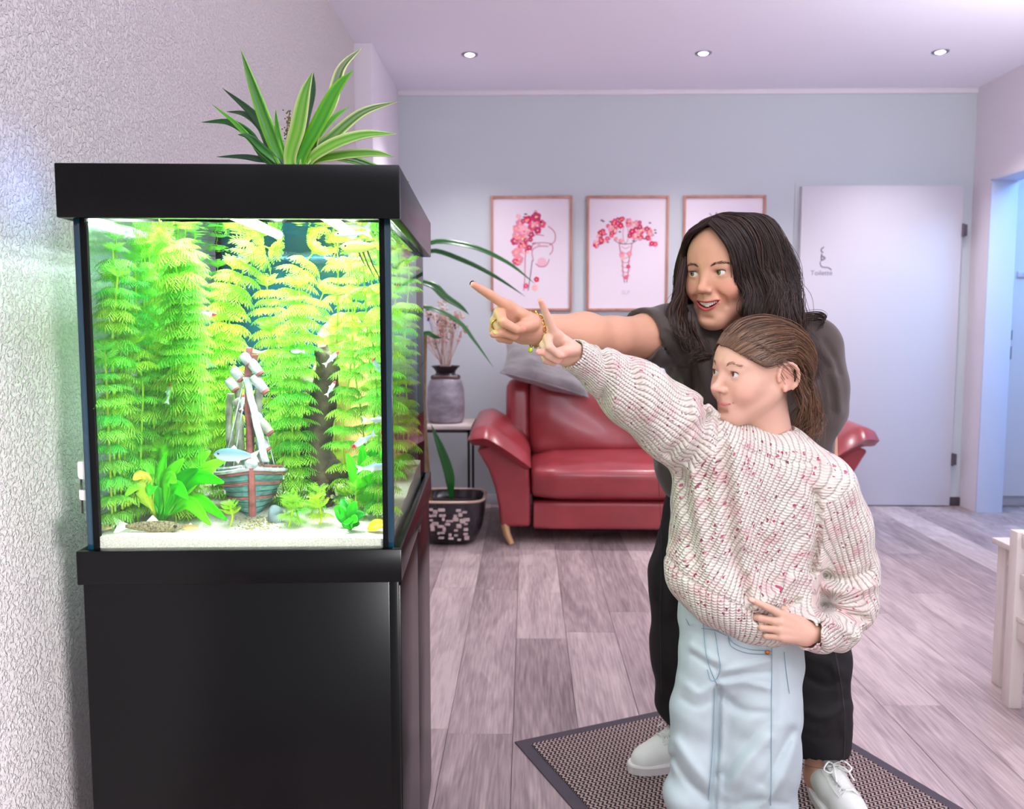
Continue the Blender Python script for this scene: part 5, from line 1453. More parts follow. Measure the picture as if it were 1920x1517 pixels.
def hand_shape(S, w, u, v, size, fingers, thumb, mirror=1, k=.004, spread=(.06, .0, -.06, -.12)):
    """w wrist, u towards the fingers, v towards the thumb side; palm normal n = mirror * (u x v). fingers: flex angles (deg) of the three joints.
    returns the chains (index..little, thumb)"""
    u = np.array(u, float); u /= np.linalg.norm(u); v = np.array(v, float); v -= u * (u @ v); v /= np.linalg.norm(v)
    n = mirror * np.cross(u, v); w = np.array(w, float); z = size
    pt = lambda a, b, c=0: w + (u * a + v * b + n * c) * z
    # palm slab
    S.rc(pt(.06, .028), pt(.47, .135), .115 * z, .085 * z, .03 * z * 3, flat=n, fs=.62)
    S.rc(pt(.06, -.02), pt(.46, .0), .115 * z, .085 * z, .03 * z * 3, flat=n, fs=.62)
    S.rc(pt(.06, -.05), pt(.42, -.135), .10 * z, .075 * z, .03 * z * 3, flat=n, fs=.62)
    S.rc(pt(.08, .10, .03), pt(.30, .14, .05), .075 * z, .065 * z, .04 * z)
    S.rc(pt(.08, -.10, .03), pt(.30, -.13, .04), .065 * z, .055 * z, .04 * z)
    base = [(.49, .150), (.52, .050), (.50, -.055), (.455, -.145)]
    lens = [(.255, .150, .115), (.275, .170, .120), (.255, .160, .115), (.205, .120, .105)]
    rad = [(.058, .051, .043), (.059, .052, .044), (.056, .050, .042), (.050, .044, .037)]
    out = []
    for f in range(4):
        p = pt(*base[f]); c = [p]; a = 0; sp = spread[f]
        d0 = u * math.cos(sp) + v * math.sin(sp)
        for j in range(3):
            a += math.radians(fingers[f][j]); d = d0 * math.cos(a) + n * math.sin(a)
            p = p + d * lens[f][j] * z; c.append(p)
        r = rad[f]
        S.rc(pt(base[f][0] - .2, base[f][1] * .8, -.01), c[0], .055 * z, r[0] * z * 1.05, .03 * z)
        S.rc(c[0], c[1], r[0] * z, r[1] * z, .012 * z); S.rc(c[1], c[2], r[1] * z * 1.03, r[2] * z, .010 * z); S.rc(c[2], c[3], r[2] * z, r[2] * z * .82, .010 * z)
        out.append(c)
    # thumb: base on the side of the palm, explicit offsets (along u, v, n)
    c = [pt(*q) for q in thumb]
    S.rc(c[0], c[1], .085 * z, .066 * z, .035 * z); S.rc(c[1], c[2], .062 * z, .055 * z, .012 * z); S.rc(c[2], c[3], .055 * z, .043 * z, .012 * z)
    out.append(c)
    return out, n

def nail(parent, chain, n_out, r, m, ln=.55):
    """small shield on the back of the last phalanx"""
    a, b = np.array(chain[-2]), np.array(chain[-1]); d = b - a; L = np.linalg.norm(d); d /= L
    n_out = np.array(n_out, float); n_out -= d * (d @ n_out); n_out /= np.linalg.norm(n_out); s = np.cross(d, n_out)
    M = MB(); V = []; nu, nv = 7, 6
    for j in range(nv + 1):
        for i in range(nu + 1):
            t = (i / nu - .5) * 2; q = j / nv
            wv = .80 * (1 - .25 * abs(q - .4)); ang = t * 1.05 * wv
            c = a + d * (L * (1 - ln) + (L * ln + r * .55) * q) - d * (.25 * r * t * t if q > .5 else -.15 * r * t * t)
            V.append(c + (s * math.sin(ang) + n_out * math.cos(ang)) * r * 1.05)
    M.add(V, [(j * (nu + 1) + i, j * (nu + 1) + i + 1, (j + 1) * (nu + 1) + i + 1, (j + 1) * (nu + 1) + i) for j in range(nv) for i in range(nu)])
    o = M.build('nail', m, parent, True); o.modifiers.new('t', 'SOLIDIFY').thickness = .0006; return o

def scalp(R, t, sc, stops, lift=.004, n=5, c=(0, .018, .034), r=(.0785, .0975, .0875)):
    """points hugging the skull through the given stops (head space)"""
    c, r = np.array(c), np.array(r); out = []
    for k in range(len(stops) - 1):
        a = (np.array(stops[k]) - c) / r; b = (np.array(stops[k + 1]) - c) / r
        la, lb = np.linalg.norm(a), np.linalg.norm(b); a /= la; b /= lb; w = math.acos(np.clip(a @ b, -1, 1))
        for q in np.linspace(0, 1, n)[:None if k == len(stops) - 2 else -1]:
            d = (a * math.sin((1 - q) * w) + b * math.sin(q * w)) / math.sin(w); rad = la * (1 - q) + lb * q
            if 0 < q < 1: rad = max(rad, 1.0)
            p = c + d * r * rad; nr = d / r; nr /= np.linalg.norm(nr)
            out.append(R @ ((p + nr * lift * (0 if (k == 0 and q == 0) else 1)) * sc) + t)
    return out
def fold_fn(folds, Y0, front):
    """soft creases and swells of the cloth: polylines traced on the plane Y0, (points, width, height); only on the side nearer than front"""
    L = []
    for pts, w, h in folds:
        C = np.array([PY(p[0], p[1], Y0) for p in curve_pts([(a, b, 0) for a, b in pts], 14)])[:, [0, 2]]; L.append((C, w, h))
    def f(X):
        k = Y0 / X[:, 1]; P = np.stack([X[:, 0] * k, CAM_H + (X[:, 2] - CAM_H) * k], 1); out = np.zeros(len(X))
        for C, w, h in L:
            lo, hi = C.min(0) - 3 * w, C.max(0) + 3 * w
            m = ((P > lo) & (P < hi)).all(1)
            if not m.any(): continue
            Q = P[m]; best = np.full(len(Q), 9.); 
            for i in range(len(C) - 1):
                ba = C[i + 1] - C[i]; hh = np.clip((Q - C[i]) @ ba / (ba @ ba + 1e-12), 0, 1); best = np.minimum(best, np.linalg.norm(Q - C[i] - np.outer(hh, ba), axis=1))
            out[m] += h * np.exp(-(best / w) ** 2)
        return out * sstep((front - X[:, 1]) / .04)
    return f

M_SKIN = vcol_mat('skin', .46, .35, sss=.12, bump=.06, bscale=900, bdist=.0004)
M_EYEB = vcol_mat('eyeball', .08, .6)
M_HAIR = vcol_mat('hair_strands', .36, .5)
M_TEETH = mat('tooth_enamel', lin(246, 240, 232), .2, spec=.5)
M_MOUTH = mat('mouth_inside', lin(96, 30, 34), .5)

def eyes(parent, R, t, sc, look, iris, pupil=(0.004, .003, .003)):
    """eyeballs with white, iris and pupil; look = direction in head space"""
    look = np.array(look, float); look /= np.linalg.norm(look)
    for s in (-1, 1):
        c = np.array([s * EYE_X, EYE_Y, EYE_Z]); n = 28; V, Cc = [], []
        a = np.cross(look, (0, 0, 1)); a /= np.linalg.norm(a); b = np.cross(a, look)
        th = np.concatenate([np.linspace(0, .62, 22), np.linspace(.70, PI, 14)])
        for q in th:
            for j in range(n):
                ph = 2 * PI * j / n; d = look * math.cos(q) + (a * math.cos(ph) + b * math.sin(ph)) * math.sin(q)
                r = EYE_R + .0006 * max(0, 1 - (q / .5) ** 2)
                V.append(R @ ((c + d * r) * sc) + t)
                if q < .17: col = pupil
                elif q < .44: col = [x * (.75 + .5 * ((q - .17) / .27)) * (.85 + .3 * ((j * 7) % 5) / 5) for x in iris]
                elif q < .50: col = [x * .35 for x in iris]
                else: col = lin(232, 226, 222)[:3]
                Cc.append(tuple(col[:3]) + (1,))
        M = MB(); M.v = [tuple(v) for v in V]; M.c = Cc; k = len(th)
        M.f = [(i * n + j, i * n + (j + 1) % n, (i + 1) * n + (j + 1) % n, (i + 1) * n + j) for i in range(k - 1) for j in range(n)]
        M.build('eye', M_EYEB, parent, True, angle=180)

def strands(name, guides, parent, count, cols, r=.0011, spread=(.004, .012), n=26, wave=(0, 1), seed=1, taper=.35, frizz=.0, m=None, jitter_len=.15, S=None, margin=.0015):
    """hair: tubes running along interpolated guide curves; ONE mesh"""
    rg = np.random.default_rng(seed); G = [np.array(curve_pts(g, n)) for g in guides]
    V = np.zeros((count, n, 3, 3)); Cc = np.zeros((count, n, 3, 4)); Cc[..., 3] = 1
    tt = np.linspace(0, 1, n)
    PP = np.zeros((count, n, 3))
    for q in range(count):
        u = rg.uniform(0, len(G) - 1); i = min(int(u), len(G) - 2); f = u - i
        P = G[i] * (1 - f) + G[i + 1] * f
        ln = 1 - rg.uniform(0, jitter_len); x = tt * ln * (n - 1); i0 = np.clip(x.astype(int), 0, n - 2); fr = (x - i0)[:, None]
        P = P[i0] * (1 - fr) + P[i0 + 1] * fr
        T = np.gradient(P, axis=0); T /= np.linalg.norm(T, axis=1)[:, None] + 1e-9
        o = rg.normal(0, 1, 3); o -= T[n // 2] * (o @ T[n // 2])
        P = P + o * (spread[0] * (1 - tt) + spread[1] * tt)[:, None]
        if wave[0]:
            A = np.cross(T, (0, .3, 1)); A /= np.linalg.norm(A, axis=1)[:, None] + 1e-9; B2 = np.cross(A, T)
            ph = wave[2] * (u) + rg.normal(0, .35) if len(wave) > 2 else rg.uniform(0, 6.28)
            P = P + (A * np.sin(tt * wave[1] * 6.28 + ph)[:, None] + B2 * np.cos(tt * wave[1] * 6.28 + ph)[:, None]) * (wave[0] * sstep(tt * 1.6 - .15))[:, None]
        if frizz: P = P + np.cumsum(rg.normal(0, frizz, (n, 3)), axis=0) * tt[:, None]
        PP[q] = P
    if S is not None:
        flat_ = PP.reshape(-1, 3); mg = np.repeat(margin * rg.uniform(.4, 1.7, count), n); PP = push_out(S, flat_, mg).reshape(count, n, 3)
    for q in range(count):
        P = PP[q]
        T = np.gradient(P, axis=0); T /= np.linalg.norm(T, axis=1)[:, None] + 1e-9
        A = np.cross(T, (.2, -1, .1)); A /= np.linalg.norm(A, axis=1)[:, None] + 1e-9; B2 = np.cross(A, T)
        R_ = r * rg.uniform(.7, 1.4) * (1 - (1 - taper) * tt ** 2); R_[-1] *= .3
        for j in range(3):
            a = PI * 2 / 3 * j; V[q, :, j] = P + (A * math.cos(a) * 1.3 + B2 * math.sin(a) * .9) * R_[:, None]
        c0, c1 = cols[0], cols[1]; w_ = rg.random() ** 1.6
        cc = np.array(c0[:3]) * (1 - w_) + np.array(c1[:3]) * w_
        Cc[q, :, :, :3] = cc * (1 + .25 * tt[:, None, None] * (rg.random() > .5))
    a = np.arange(count)[:, None, None] * n * 3 + np.arange(n - 1)[None, :, None] * 3
    j = np.arange(3)[None, None, :]; j2 = (j + 1) % 3
    Q = np.stack([a + j, a + j2, a + 3 + j2, a + 3 + j], -1).reshape(-1, 4)
    return np_mesh(name, V.reshape(-1, 3), Q, m or M_HAIR, parent, {'tint': Cc.reshape(-1, 4)})

def brow(parent, R, t, sc, pts, col, count=110, L=.009, r=.00035, seed=3, name='eyebrow', S=None):
    rg = np.random.default_rng(seed); C = np.array(curve_pts(pts, 40)); M = MB()
    for q in range(count):
        i = rg.integers(0, 39); p = C[i] + rg.normal(0, 1, 3) * np.array([.0006, .0003, .0011]); d = C[min(i + 1, 39)] - C[max(i - 1, 0)]; d /= np.linalg.norm(d)
        d = d + np.array([0, 0, rg.uniform(.1, .55)]); e = p + d * L * rg.uniform(.5, 1)
        Z = [R @ (x * sc) + t for x in (p, (p + e) / 2, e)]
        if S is not None: Z = snap(S, Z, .0006)
        M.tube(Z, [r * sc, r * sc, r * sc * .4], 3, cap=False)
    return M.build(name, mat(name + '_hair', col, .6), parent, True)
def lashes(parent, R, t, sc, col, half=.0118, hh=.005, name='eyelashes', L=.0045, low=False):
    for s in (-1, 1):
        M = MB(); RR = rot(0, 0, -s * 5)
        P = []
        for a in np.linspace(.12, PI - .12, 15):
            q = RR @ np.array([half * math.cos(a), 0, hh * math.sin(a)]); x, z = q[0], q[2] - .0004
            y = -math.sqrt(max(1e-8, (EYE_R + .0017) ** 2 - x * x - z * z)); P.append(np.array([s * EYE_X + x, EYE_Y + y, EYE_Z + z]))
        M.tube([R @ (p * sc) + t for p in P], [.0003] + [.0007 * sc] * 13 + [.0003], 5)
        for p in P[1::1]:
            d = np.array([(p[0] - s * EYE_X) * 18, -.75, .55]); d /= np.linalg.norm(d)
            M.tube([R @ (x * sc) + t for x in (p, p + d * L * .6, p + d * L + np.array([0, 0, L * .25]))], [.0003, .00025, .0001], 3, cap=False)
        M.build(name, mat('lash_dark', col, .5), parent, True)
# ================================================================== the child (front), pointing left, left hand on the hip
def J(px, py, Y): return np.array(PY(px, py, Y))
CY = 1.68
child = thing('person', (.43, CY, 0), 'young child in cream flecked knit sweater and light blue jeans, pointing left', 'person')
CSC = .955
CR = rot(-66, 3, 2)
# eyes' midpoint is put where the photograph shows it
def head_t(R, sc, px, py, Y, ex=.031):
    """head origin so that the near (left) eye is seen at px, py"""
    p = J(px, py, Y); return p - R @ (np.array([ex, -.078, .003]) * sc)
CT = head_t(CR, CSC, 1376, 703, CY - .065)
body = Sdf()
body.xf(CR, CT, CSC); head_shape(body, kid=True); ear_shape(body, 1); ear_shape(body, -1)
hp = lambda p: CR @ (np.array(p, float) * CSC) + CT
HEADS = Sdf(); HEADS.p = list(body.p)
body.xf()
neck0, neck1 = hp((0, .026, -.055)), J(1452, 855, CY + .02)
body.rc(neck0, neck1, .040, .043, .02)
body.rc(hp((.02, .0, -.06)), J(1440, 850, CY), .022, .02, .03)
sl, sr = J(1535, 905, CY + .0), J(1352, 872, CY - .01)       # shoulders: her left (image right), her right
chest, pel = J(1440, 960, CY + .03), J(1395, 1180, CY + .03)
body.rc(neck1 + (0, 0, -.03), sl, .045, .036, .03); body.rc(neck1 + (0, 0, -.03), sr, .045, .036, .03)
body.rc(chest, pel, .085, .08, .05); body.rc(sl, chest, .04, .07, .04); body.rc(sr, chest, .04, .07, .04)
# pointing arm
el_r, wr_r = J(1215, 760, CY - .06), J(1078, 668, CY - .135)
body.rc(sr, el_r, .034, .028, .02); body.rc(el_r, wr_r, .028, .0195, .015)
# arm on the hip
el_l, wr_l = J(1594, 1120, CY + .06), J(1516, 1187, CY - .085)
body.rc(sl, el_l, .032, .022, .02); body.rc(el_l, J(1556, 1180, CY - .035), .022, .022, .01); body.rc(J(1556, 1180, CY - .035), wr_l, .022, .0195, .01)
# legs and feet, inside the jeans
for px, x0_ in ((1298, 1330), (1432, 1430)):
    hip = J(x0_, 1200, CY + .03); kn = J(px - 4, 1400, CY + .01); an = PZ(px, 1560, .07); an[1] = CY + .03; an[0] = J(1314 if px < 1400 else 1416, 1500, CY)[0]
    body.rc(hip, kn, .040, .028, .03); body.rc(kn, an, .028, .025, .02); body.rc(an + (0, 0, -.03), an + (-.01, -.10, -.045), .03, .022, .02)
HSZ = .142
u_ = J(992, 590, CY - .215) - J(1040, 640, CY - .16); v_ = np.array([.15, -.55, .85])
# the pointing hand: u along the forearm, index turned up by the wrist
uh = J(1008, 632, CY - .185) - wr_r
fr_, n_r = hand_shape(body, wr_r, uh, (.35, -.55, .95), HSZ, [(-8, 4, 3), (72, 92, 50), (80, 92, 52), (84, 90, 52)],
                      [(.14, .10, .07), (.36, .06, .20), (.52, -.02, .235), (.66, -.075, .235)], mirror=-1, spread=(.55, .12, -.02, -.12))
uh2 = J(1440, 1168, CY - .120) - wr_l
fl_, n_l = hand_shape(body, wr_l, uh2, (.12, .25, .9), HSZ * .98, [(8, 14, 10), (40, 48, 28), (48, 52, 30), (52, 52, 32)],
                      [(.12, .13, .08), (.30, .22, .14), (.44, .26, .20), (.56, .27, .25)], mirror=1, spread=(.22, -.02, -.14, -.26))
body.post = face_post(CR, CT, CSC, False)
V, Q = body.mesh(.0025)
SK = lin(218, 173, 150)
pa = Paint(V, SK)
def hs(): return Sdf(CR, CT, CSC)
for s in (-1, 1): pa.soft(hs().el((s * .038, -.060, -.034), (.014, .011, .012)), lin(238, 168, 150), .026, .30)
pa.soft(hs().el((0, -.100, -.026), .005), lin(236, 164, 146), .012, .35)
Lc = local(CR, CT, CSC, V); mk = (Lc[:, 1] < -.05) & (Lc[:, 1] > -.13) & (np.abs(Lc[:, 0]) < .04) & (Lc[:, 2] > -.09) & (Lc[:, 2] < -.04)
ln_, up_, lo_ = kid_mouth(Lc)
def mixc(mask, col): pa.c[:] = pa.c * (1 - mask[:, None]) + np.array(col[:3]) * mask[:, None]
mixc(np.where(mk, np.clip(up_ + lo_, 0, 1) * .62, 0), lin(208, 104, 108)); mixc(np.where(mk, np.exp(-(ln_ / .0011) ** 2) * .75, 0), lin(130, 56, 58))
for s in (-1, 1):
    pa.soft(hs().el((s * .081, .012, -.006), (.008, .014, .022)), lin(232, 150, 130), .01, .3)
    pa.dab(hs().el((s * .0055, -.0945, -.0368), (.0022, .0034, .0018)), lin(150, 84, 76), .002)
for c in fr_ + fl_: pa.soft(Sdf().el(c[-1], .006), lin(232, 150, 136), .012, .5)
np_mesh('body', V, Q, M_SKIN, child, {'tint': pa.c})
eyes(child, CR, CT, CSC, (-.28, -1, .10), lin(96, 66, 44)[:3])
for s in (-1, 1): brow(child, CR, CT, CSC, [(s * .014, -.0815, .0215), (s * .028, -.0785, .0255), (s * .044, -.066, .0205)], lin(132, 100, 78), 55, .0055, .00022, S=HEADS)
lashes(child, CR, CT, CSC, lin(50, 34, 28), hh=.0058)
M_NAIL = mat('bare_nail', lin(236, 184, 170), .25)
for c in fr_[:1]: nail(child, c, -n_r, .0056, M_NAIL)
for c in fl_[:4]: nail(child, c, -n_l, .0054, M_NAIL)

# hair: a close cap, strands swept back behind the ear, low tail
cap = Sdf(CR, CT, CSC)
cap.el((0, .020, .030), (.0785, .0955, .0790), .02); cap.el((0, .056, -.01), (.066, .052, .066), .03)
cap.el((0, -.088, -.006), (.068, .068, .062), .012, 's'); cap.el((0, -.075, -.075), (.09, .075, .07), .01, 's')
for s in (-1, 1): cap.el((s * .086, .008, -.016), (.030, .046, .046), .01, 's'); cap.el((s * .072, -.055, .0), (.03, .034, .036), .012, 's')
cap.el((0, .05, -.10), (.1, .1, .068), .01, 's')
V, Q = cap.mesh(.0035)
HB0, HB1 = lin(70, 46, 32), lin(150, 110, 78)
np_mesh('hair_cap', V, Q, M_HAIR, child, {'tint': np.tile(np.array([lin(76, 52, 36)]), (len(V), 1))})
def G(*pts): return [hp(p) for p in pts]
tail_pt = (.02, .118, -.045)
TL = (.018, .108, -.040)
SKULL = skull_shape(CR, CT, CSC, True)
def SG_(root, via, lift, tail=None): return scalp(CR, CT, CSC, [root, via, tail or TL], lift, c=(0, .016, .027), r=(.078, .095, .0795))
line = [(-.030, -.070, .064), (-.010, -.0780, .0610), (.010, -.0785, .0590), (.026, -.0745, .0530), (.042, -.0665, .0440), (.055, -.0550, .0340), (.0650, -.0400, .0255), (.0715, -.0240, .0235), (.0750, -.0080, .0275)]
via1 = [(-.010, .045, .102), (.010, .045, .101), (.032, .045, .096), (.048, .045, .088), (.060, .044, .077), (.068, .043, .066), (.074, .044, .054), (.077, .040, .045), (.078, .036, .040)]
strands('hair', [SG_(p, v, .003) for p, v in zip(line, via1)], child, 1900, (HB0, HB1), r=.00050, spread=(.0008, .0022), n=20, seed=4, wave=(.0010, 1.3), jitter_len=.02, S=SKULL, margin=.003)
l2 = [(p[0], p[1] + .016, p[2] + .022) for p in line]
strands('hair', [SG_(p, v, .004) for p, v in zip(l2, via1)], child, 900, (HB0, HB1), r=.00052, spread=(.003, .0028), n=18, seed=5, wave=(.0012, 1.2), jitter_len=.03, S=SKULL, margin=.004)
lineR = [(-.030, -.070, .064), (-.045, -.063, .052), (-.060, -.047, .042), (-.070, -.027, .032), (-.0745, -.010, .026)]
viaR = [(-.012, .045, .101), (-.045, .045, .090), (-.064, .045, .074), (-.074, .045, .06), (-.077, .048, .04)]
strands('hair', [SG_(p, v, .004, (-.005, .108, -.04)) for p, v in zip(lineR, viaR)], child, 420, (HB0, HB1), r=.0008, spread=(.002, .004), n=20, seed=16, jitter_len=.03, S=SKULL, margin=.003)
# wisps of the hairline falling to the ear
strands('hair', [G((.050, -.060, .043), (.064, -.046, .030), (.074, -.025, .024), (.081, .0, .036), (.083, .028, .038), (.079, .056, .01), (.045, .10, -.03)), G((.060, -.050, .034), (.071, -.030, .024), (.079, -.008, .028), (.083, .012, .038), (.083, .042, .030), (.074, .066, -.005), (.04, .104, -.035))], child, 150, (HB0, HB1), r=.0005, spread=(.0022, .003), n=26, seed=15, S=SKULL, margin=.004)
# under the ear towards the nape
gn = [G((.074, .044, -.012), (.068, .062, -.045), (.052, .090, -.062), (.025, .112, -.060)), G((.076, .044, .005), (.073, .066, -.025), (.055, .094, -.045), (.025, .116, -.045)), G((.06, .052, -.05), (.05, .07, -.075), (.035, .09, -.085), (.03, .10, -.10))]
strands('hair', gn, child, 160, (HB0, HB1), r=.0008, spread=(.003, .005), n=16, seed=7, S=SKULL)
tw_ = [J(1512, 742, CY + .05), J(1515, 790, CY + .03), J(1508, 830, CY + .02)]
tg = [[hp(tail_pt) + np.array(o), J(1514 + q, 770, CY + .06), J(1508 + q * 1.3, 805, CY + .05), J(1500 + q * 1.2, 845 + abs(q) * -1, CY + .045)] for o, q in (((0, 0, 0), -16), ((.004, 0, 0), -4), ((.006, 0, .004), 8), ((.004, .004, 0), 20))]
strands('ponytail', tg, child, 260, (HB0, lin(140, 100, 70)), r=.0008, spread=(.005, .006), n=26, wave=(.007, 1.6), seed=8, frizz=.0004, jitter_len=.5)
# loose fine hairs
strands('loose_hair', [G((.05, -.055, .075), (.080, -.01, .045), (.086, .046, .02), (.078, .06, -.04)), G((.078, .04, .0), (.08, .06, -.05), (.06, .07, -.10), (.05, .06, -.14)), [hp((.06, .1, .0)), J(1535, 760, CY + .06), J(1540, 800, CY + .05), J(1530, 850, CY + .04)]], child, 70, (HB0, HB1), r=.00035, spread=(.006, .018), n=22, wave=(.006, 1.2), seed=9, frizz=.0006)

# ---- knitted sweater
def knit_mat():
    m = mat('flecked_knit', (1, 1, 1, 1), .9, spec=.15, sheen=.25)
    nt = m.node_tree; b = nt.nodes['Principled BSDF']; L = nt.links.new
    at = nt.nodes.new('ShaderNodeAttribute'); at.attribute_name = 'knit'
    sp = nt.nodes.new('ShaderNodeSeparateXYZ'); L(at.outputs['Vector'], sp.inputs[0])
    def mn(op, a, b_=None, c=None):
        n = nt.nodes.new('ShaderNodeMath'); n.operation = op
        for i, x in enumerate((a, b_, c)):
            if x is None: continue
            if isinstance(x, (int, float)): n.inputs[i].default_value = x
            else: L(x, n.inputs[i])
        return n.outputs[0]
    wob = nt.nodes.new('ShaderNodeTexNoise'); wob.inputs['Scale'].default_value = 40; L(at.outputs['Vector'], wob.inputs['Vector'])
    u = mn('MULTIPLY_ADD', wob.outputs[0], .0035, sp.outputs[0]); v = sp.outputs[1]
    rib = mn('ABSOLUTE', mn('SINE', mn('MULTIPLY', u, PI / .0098)))
    st = mn('SINE', mn('ADD', mn('MULTIPLY', v, 2 * PI / .0058), mn('MULTIPLY', rib, 2.2)))
    h = mn('ADD', mn('POWER', rib, .7), mn('MULTIPLY', st, .22))
    bp = nt.nodes.new('ShaderNodeBump'); bp.inputs['Distance'].default_value = .0032; bp.inputs['Strength'].default_value = .9
    L(h, bp.inputs['Height']); L(bp.outputs[0], b.inputs['Normal'])
    dn = nt.nodes.new('ShaderNodeTexNoise'); dn.inputs['Scale'].default_value = 240; L(at.outputs['Vector'], dn.inputs['Vector'])
    dv = nt.nodes.new('ShaderNodeVectorMath'); dv.operation = 'MULTIPLY_ADD'; L(dn.outputs['Color'], dv.inputs[0]); dv.inputs[1].default_value = (.008, .008, 0); L(at.outputs['Vector'], dv.inputs[2])
    mp = nt.nodes.new('ShaderNodeMapping'); mp.inputs['Scale'].default_value = (1, .62, 1); L(dv.outputs[0], mp.inputs[0])
    n1 = nt.nodes.new('ShaderNodeTexVoronoi'); n1.inputs['Scale'].default_value = 165; n1.inputs['Randomness'].default_value = 1; L(mp.outputs[0], n1.inputs['Vector'])
    sc = nt.nodes.new('ShaderNodeSeparateXYZ'); L(n1.outputs['Color'], sc.inputs[0])
    pick = mn('GREATER_THAN', sc.outputs[0], .62); near = mn('LESS_THAN', n1.outputs['Distance'], mn('MULTIPLY_ADD', sc.outputs[2], .22, .16)); fleck = mn('MULTIPLY', pick, near)
    n2 = nt.nodes.new('ShaderNodeTexNoise'); n2.inputs['Scale'].default_value = 26; n2.inputs['Detail'].default_value = 4; L(at.outputs['Vector'], n2.inputs['Vector'])
    cr = nt.nodes.new('ShaderNodeValToRGB'); L(n2.outputs[0], cr.inputs[0]); e = cr.color_ramp.elements
    e[0].position = .38; e[0].color = lin(232, 225, 211); e[1].position = .70; e[1].color = lin(222, 184, 180)
    x = e.new(.53); x.color = lin(226, 213, 200)
    c2 = nt.nodes.new('ShaderNodeValToRGB'); L(sc.outputs[1], c2.inputs[0]); c2.color_ramp.elements[0].color = lin(168, 62, 92); c2.color_ramp.elements[1].color = lin(112, 66, 70)
    y = c2.color_ramp.elements.new(.6); y.color = lin(190, 100, 120)
    mx = nt.nodes.new('ShaderNodeMix'); mx.data_type = 'RGBA'; L(fleck, mx.inputs[0]); L(cr.outputs[0], mx.inputs[6]); L(c2.outputs[0], mx.inputs[7])
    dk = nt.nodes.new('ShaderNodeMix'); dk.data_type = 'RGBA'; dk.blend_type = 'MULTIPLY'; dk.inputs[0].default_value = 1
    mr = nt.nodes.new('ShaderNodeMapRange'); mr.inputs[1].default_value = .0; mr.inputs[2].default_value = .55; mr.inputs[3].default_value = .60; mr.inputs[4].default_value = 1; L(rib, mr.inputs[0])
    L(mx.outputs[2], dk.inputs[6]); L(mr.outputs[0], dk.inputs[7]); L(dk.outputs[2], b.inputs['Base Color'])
    return m
M_KNIT = knit_mat()
sw_ = Sdf()
Yc = CY
# pointing sleeve
sw_.ch([J(1340, 850, Yc - .005), J(1262, 795, Yc - .03), J(1190, 738, Yc - .065), J(1135, 700, Yc - .095)], [.076, .070, .062, .047], .03)
sw_.ch([J(1135, 700, Yc - .095), J(1110, 683, Yc - .110), J(1080, 667, Yc - .133)], [.040, .033, .032], .015)
# other sleeve: down to the elbow, back to the hip, full and folded
sw_.ch([J(1545, 915, Yc + .01), J(1572, 985, Yc + .035), J(1584, 1060, Yc + .055)], [.062, .062, .064], .03)
sw_.ch([J(1584, 1075, Yc + .055), J(1588, 1130, Yc + .03), J(1568, 1178, Yc - .015)], [.066, .056, .044], .025)
sw_.ch([J(1568, 1180, Yc - .02), J(1536, 1188, Yc - .066), J(1518, 1188, Yc - .084)], [.042, .036, .034], .014)
# openings at the cuffs, then the trunk, then neck and hem
def cuff_cut(S, a, b, r, deep):
    d = b - a; d /= np.linalg.norm(d); S.rc(b - d * deep, b + d * .05, r, r, .003, 's'); S.rc(b + d * (.046), b + d * .10, .044, .044, .002, 's')
cuff_cut(sw_, J(1110, 683, Yc - .110), J(1080, 667, Yc - .133), .0255, .016)
cuff_cut(sw_, J(1536, 1188, Yc - .066), J(1518, 1188, Yc - .084), .0255, .014)
sw_.rc(J(1430, 905, Yc + .02), J(1396, 1075, Yc + .03), .115, .128, .05, flat=(0, 1, 0), fs=.78)
sw_.rc(J(1440, 890, Yc + .02), J(1525, 925, Yc + .01), .085, .062, .05, flat=(0, 1, 0), fs=.9)
sw_.rc(J(1440, 885, Yc + .02), J(1345, 880, Yc), .080, .078, .05, flat=(0, 1, 0), fs=.9)
sw_.rc(J(1335, 960, Yc), J(1325, 1060, Yc + .01), .082, .078, .05)
sw_.rc(J(1470, 980, Yc + .02), J(1440, 1120, Yc + .03), .085, .085, .05)
sw_.el(J(1445, 852, Yc + .015), (.066, .062, .024), .025)      # collar ring
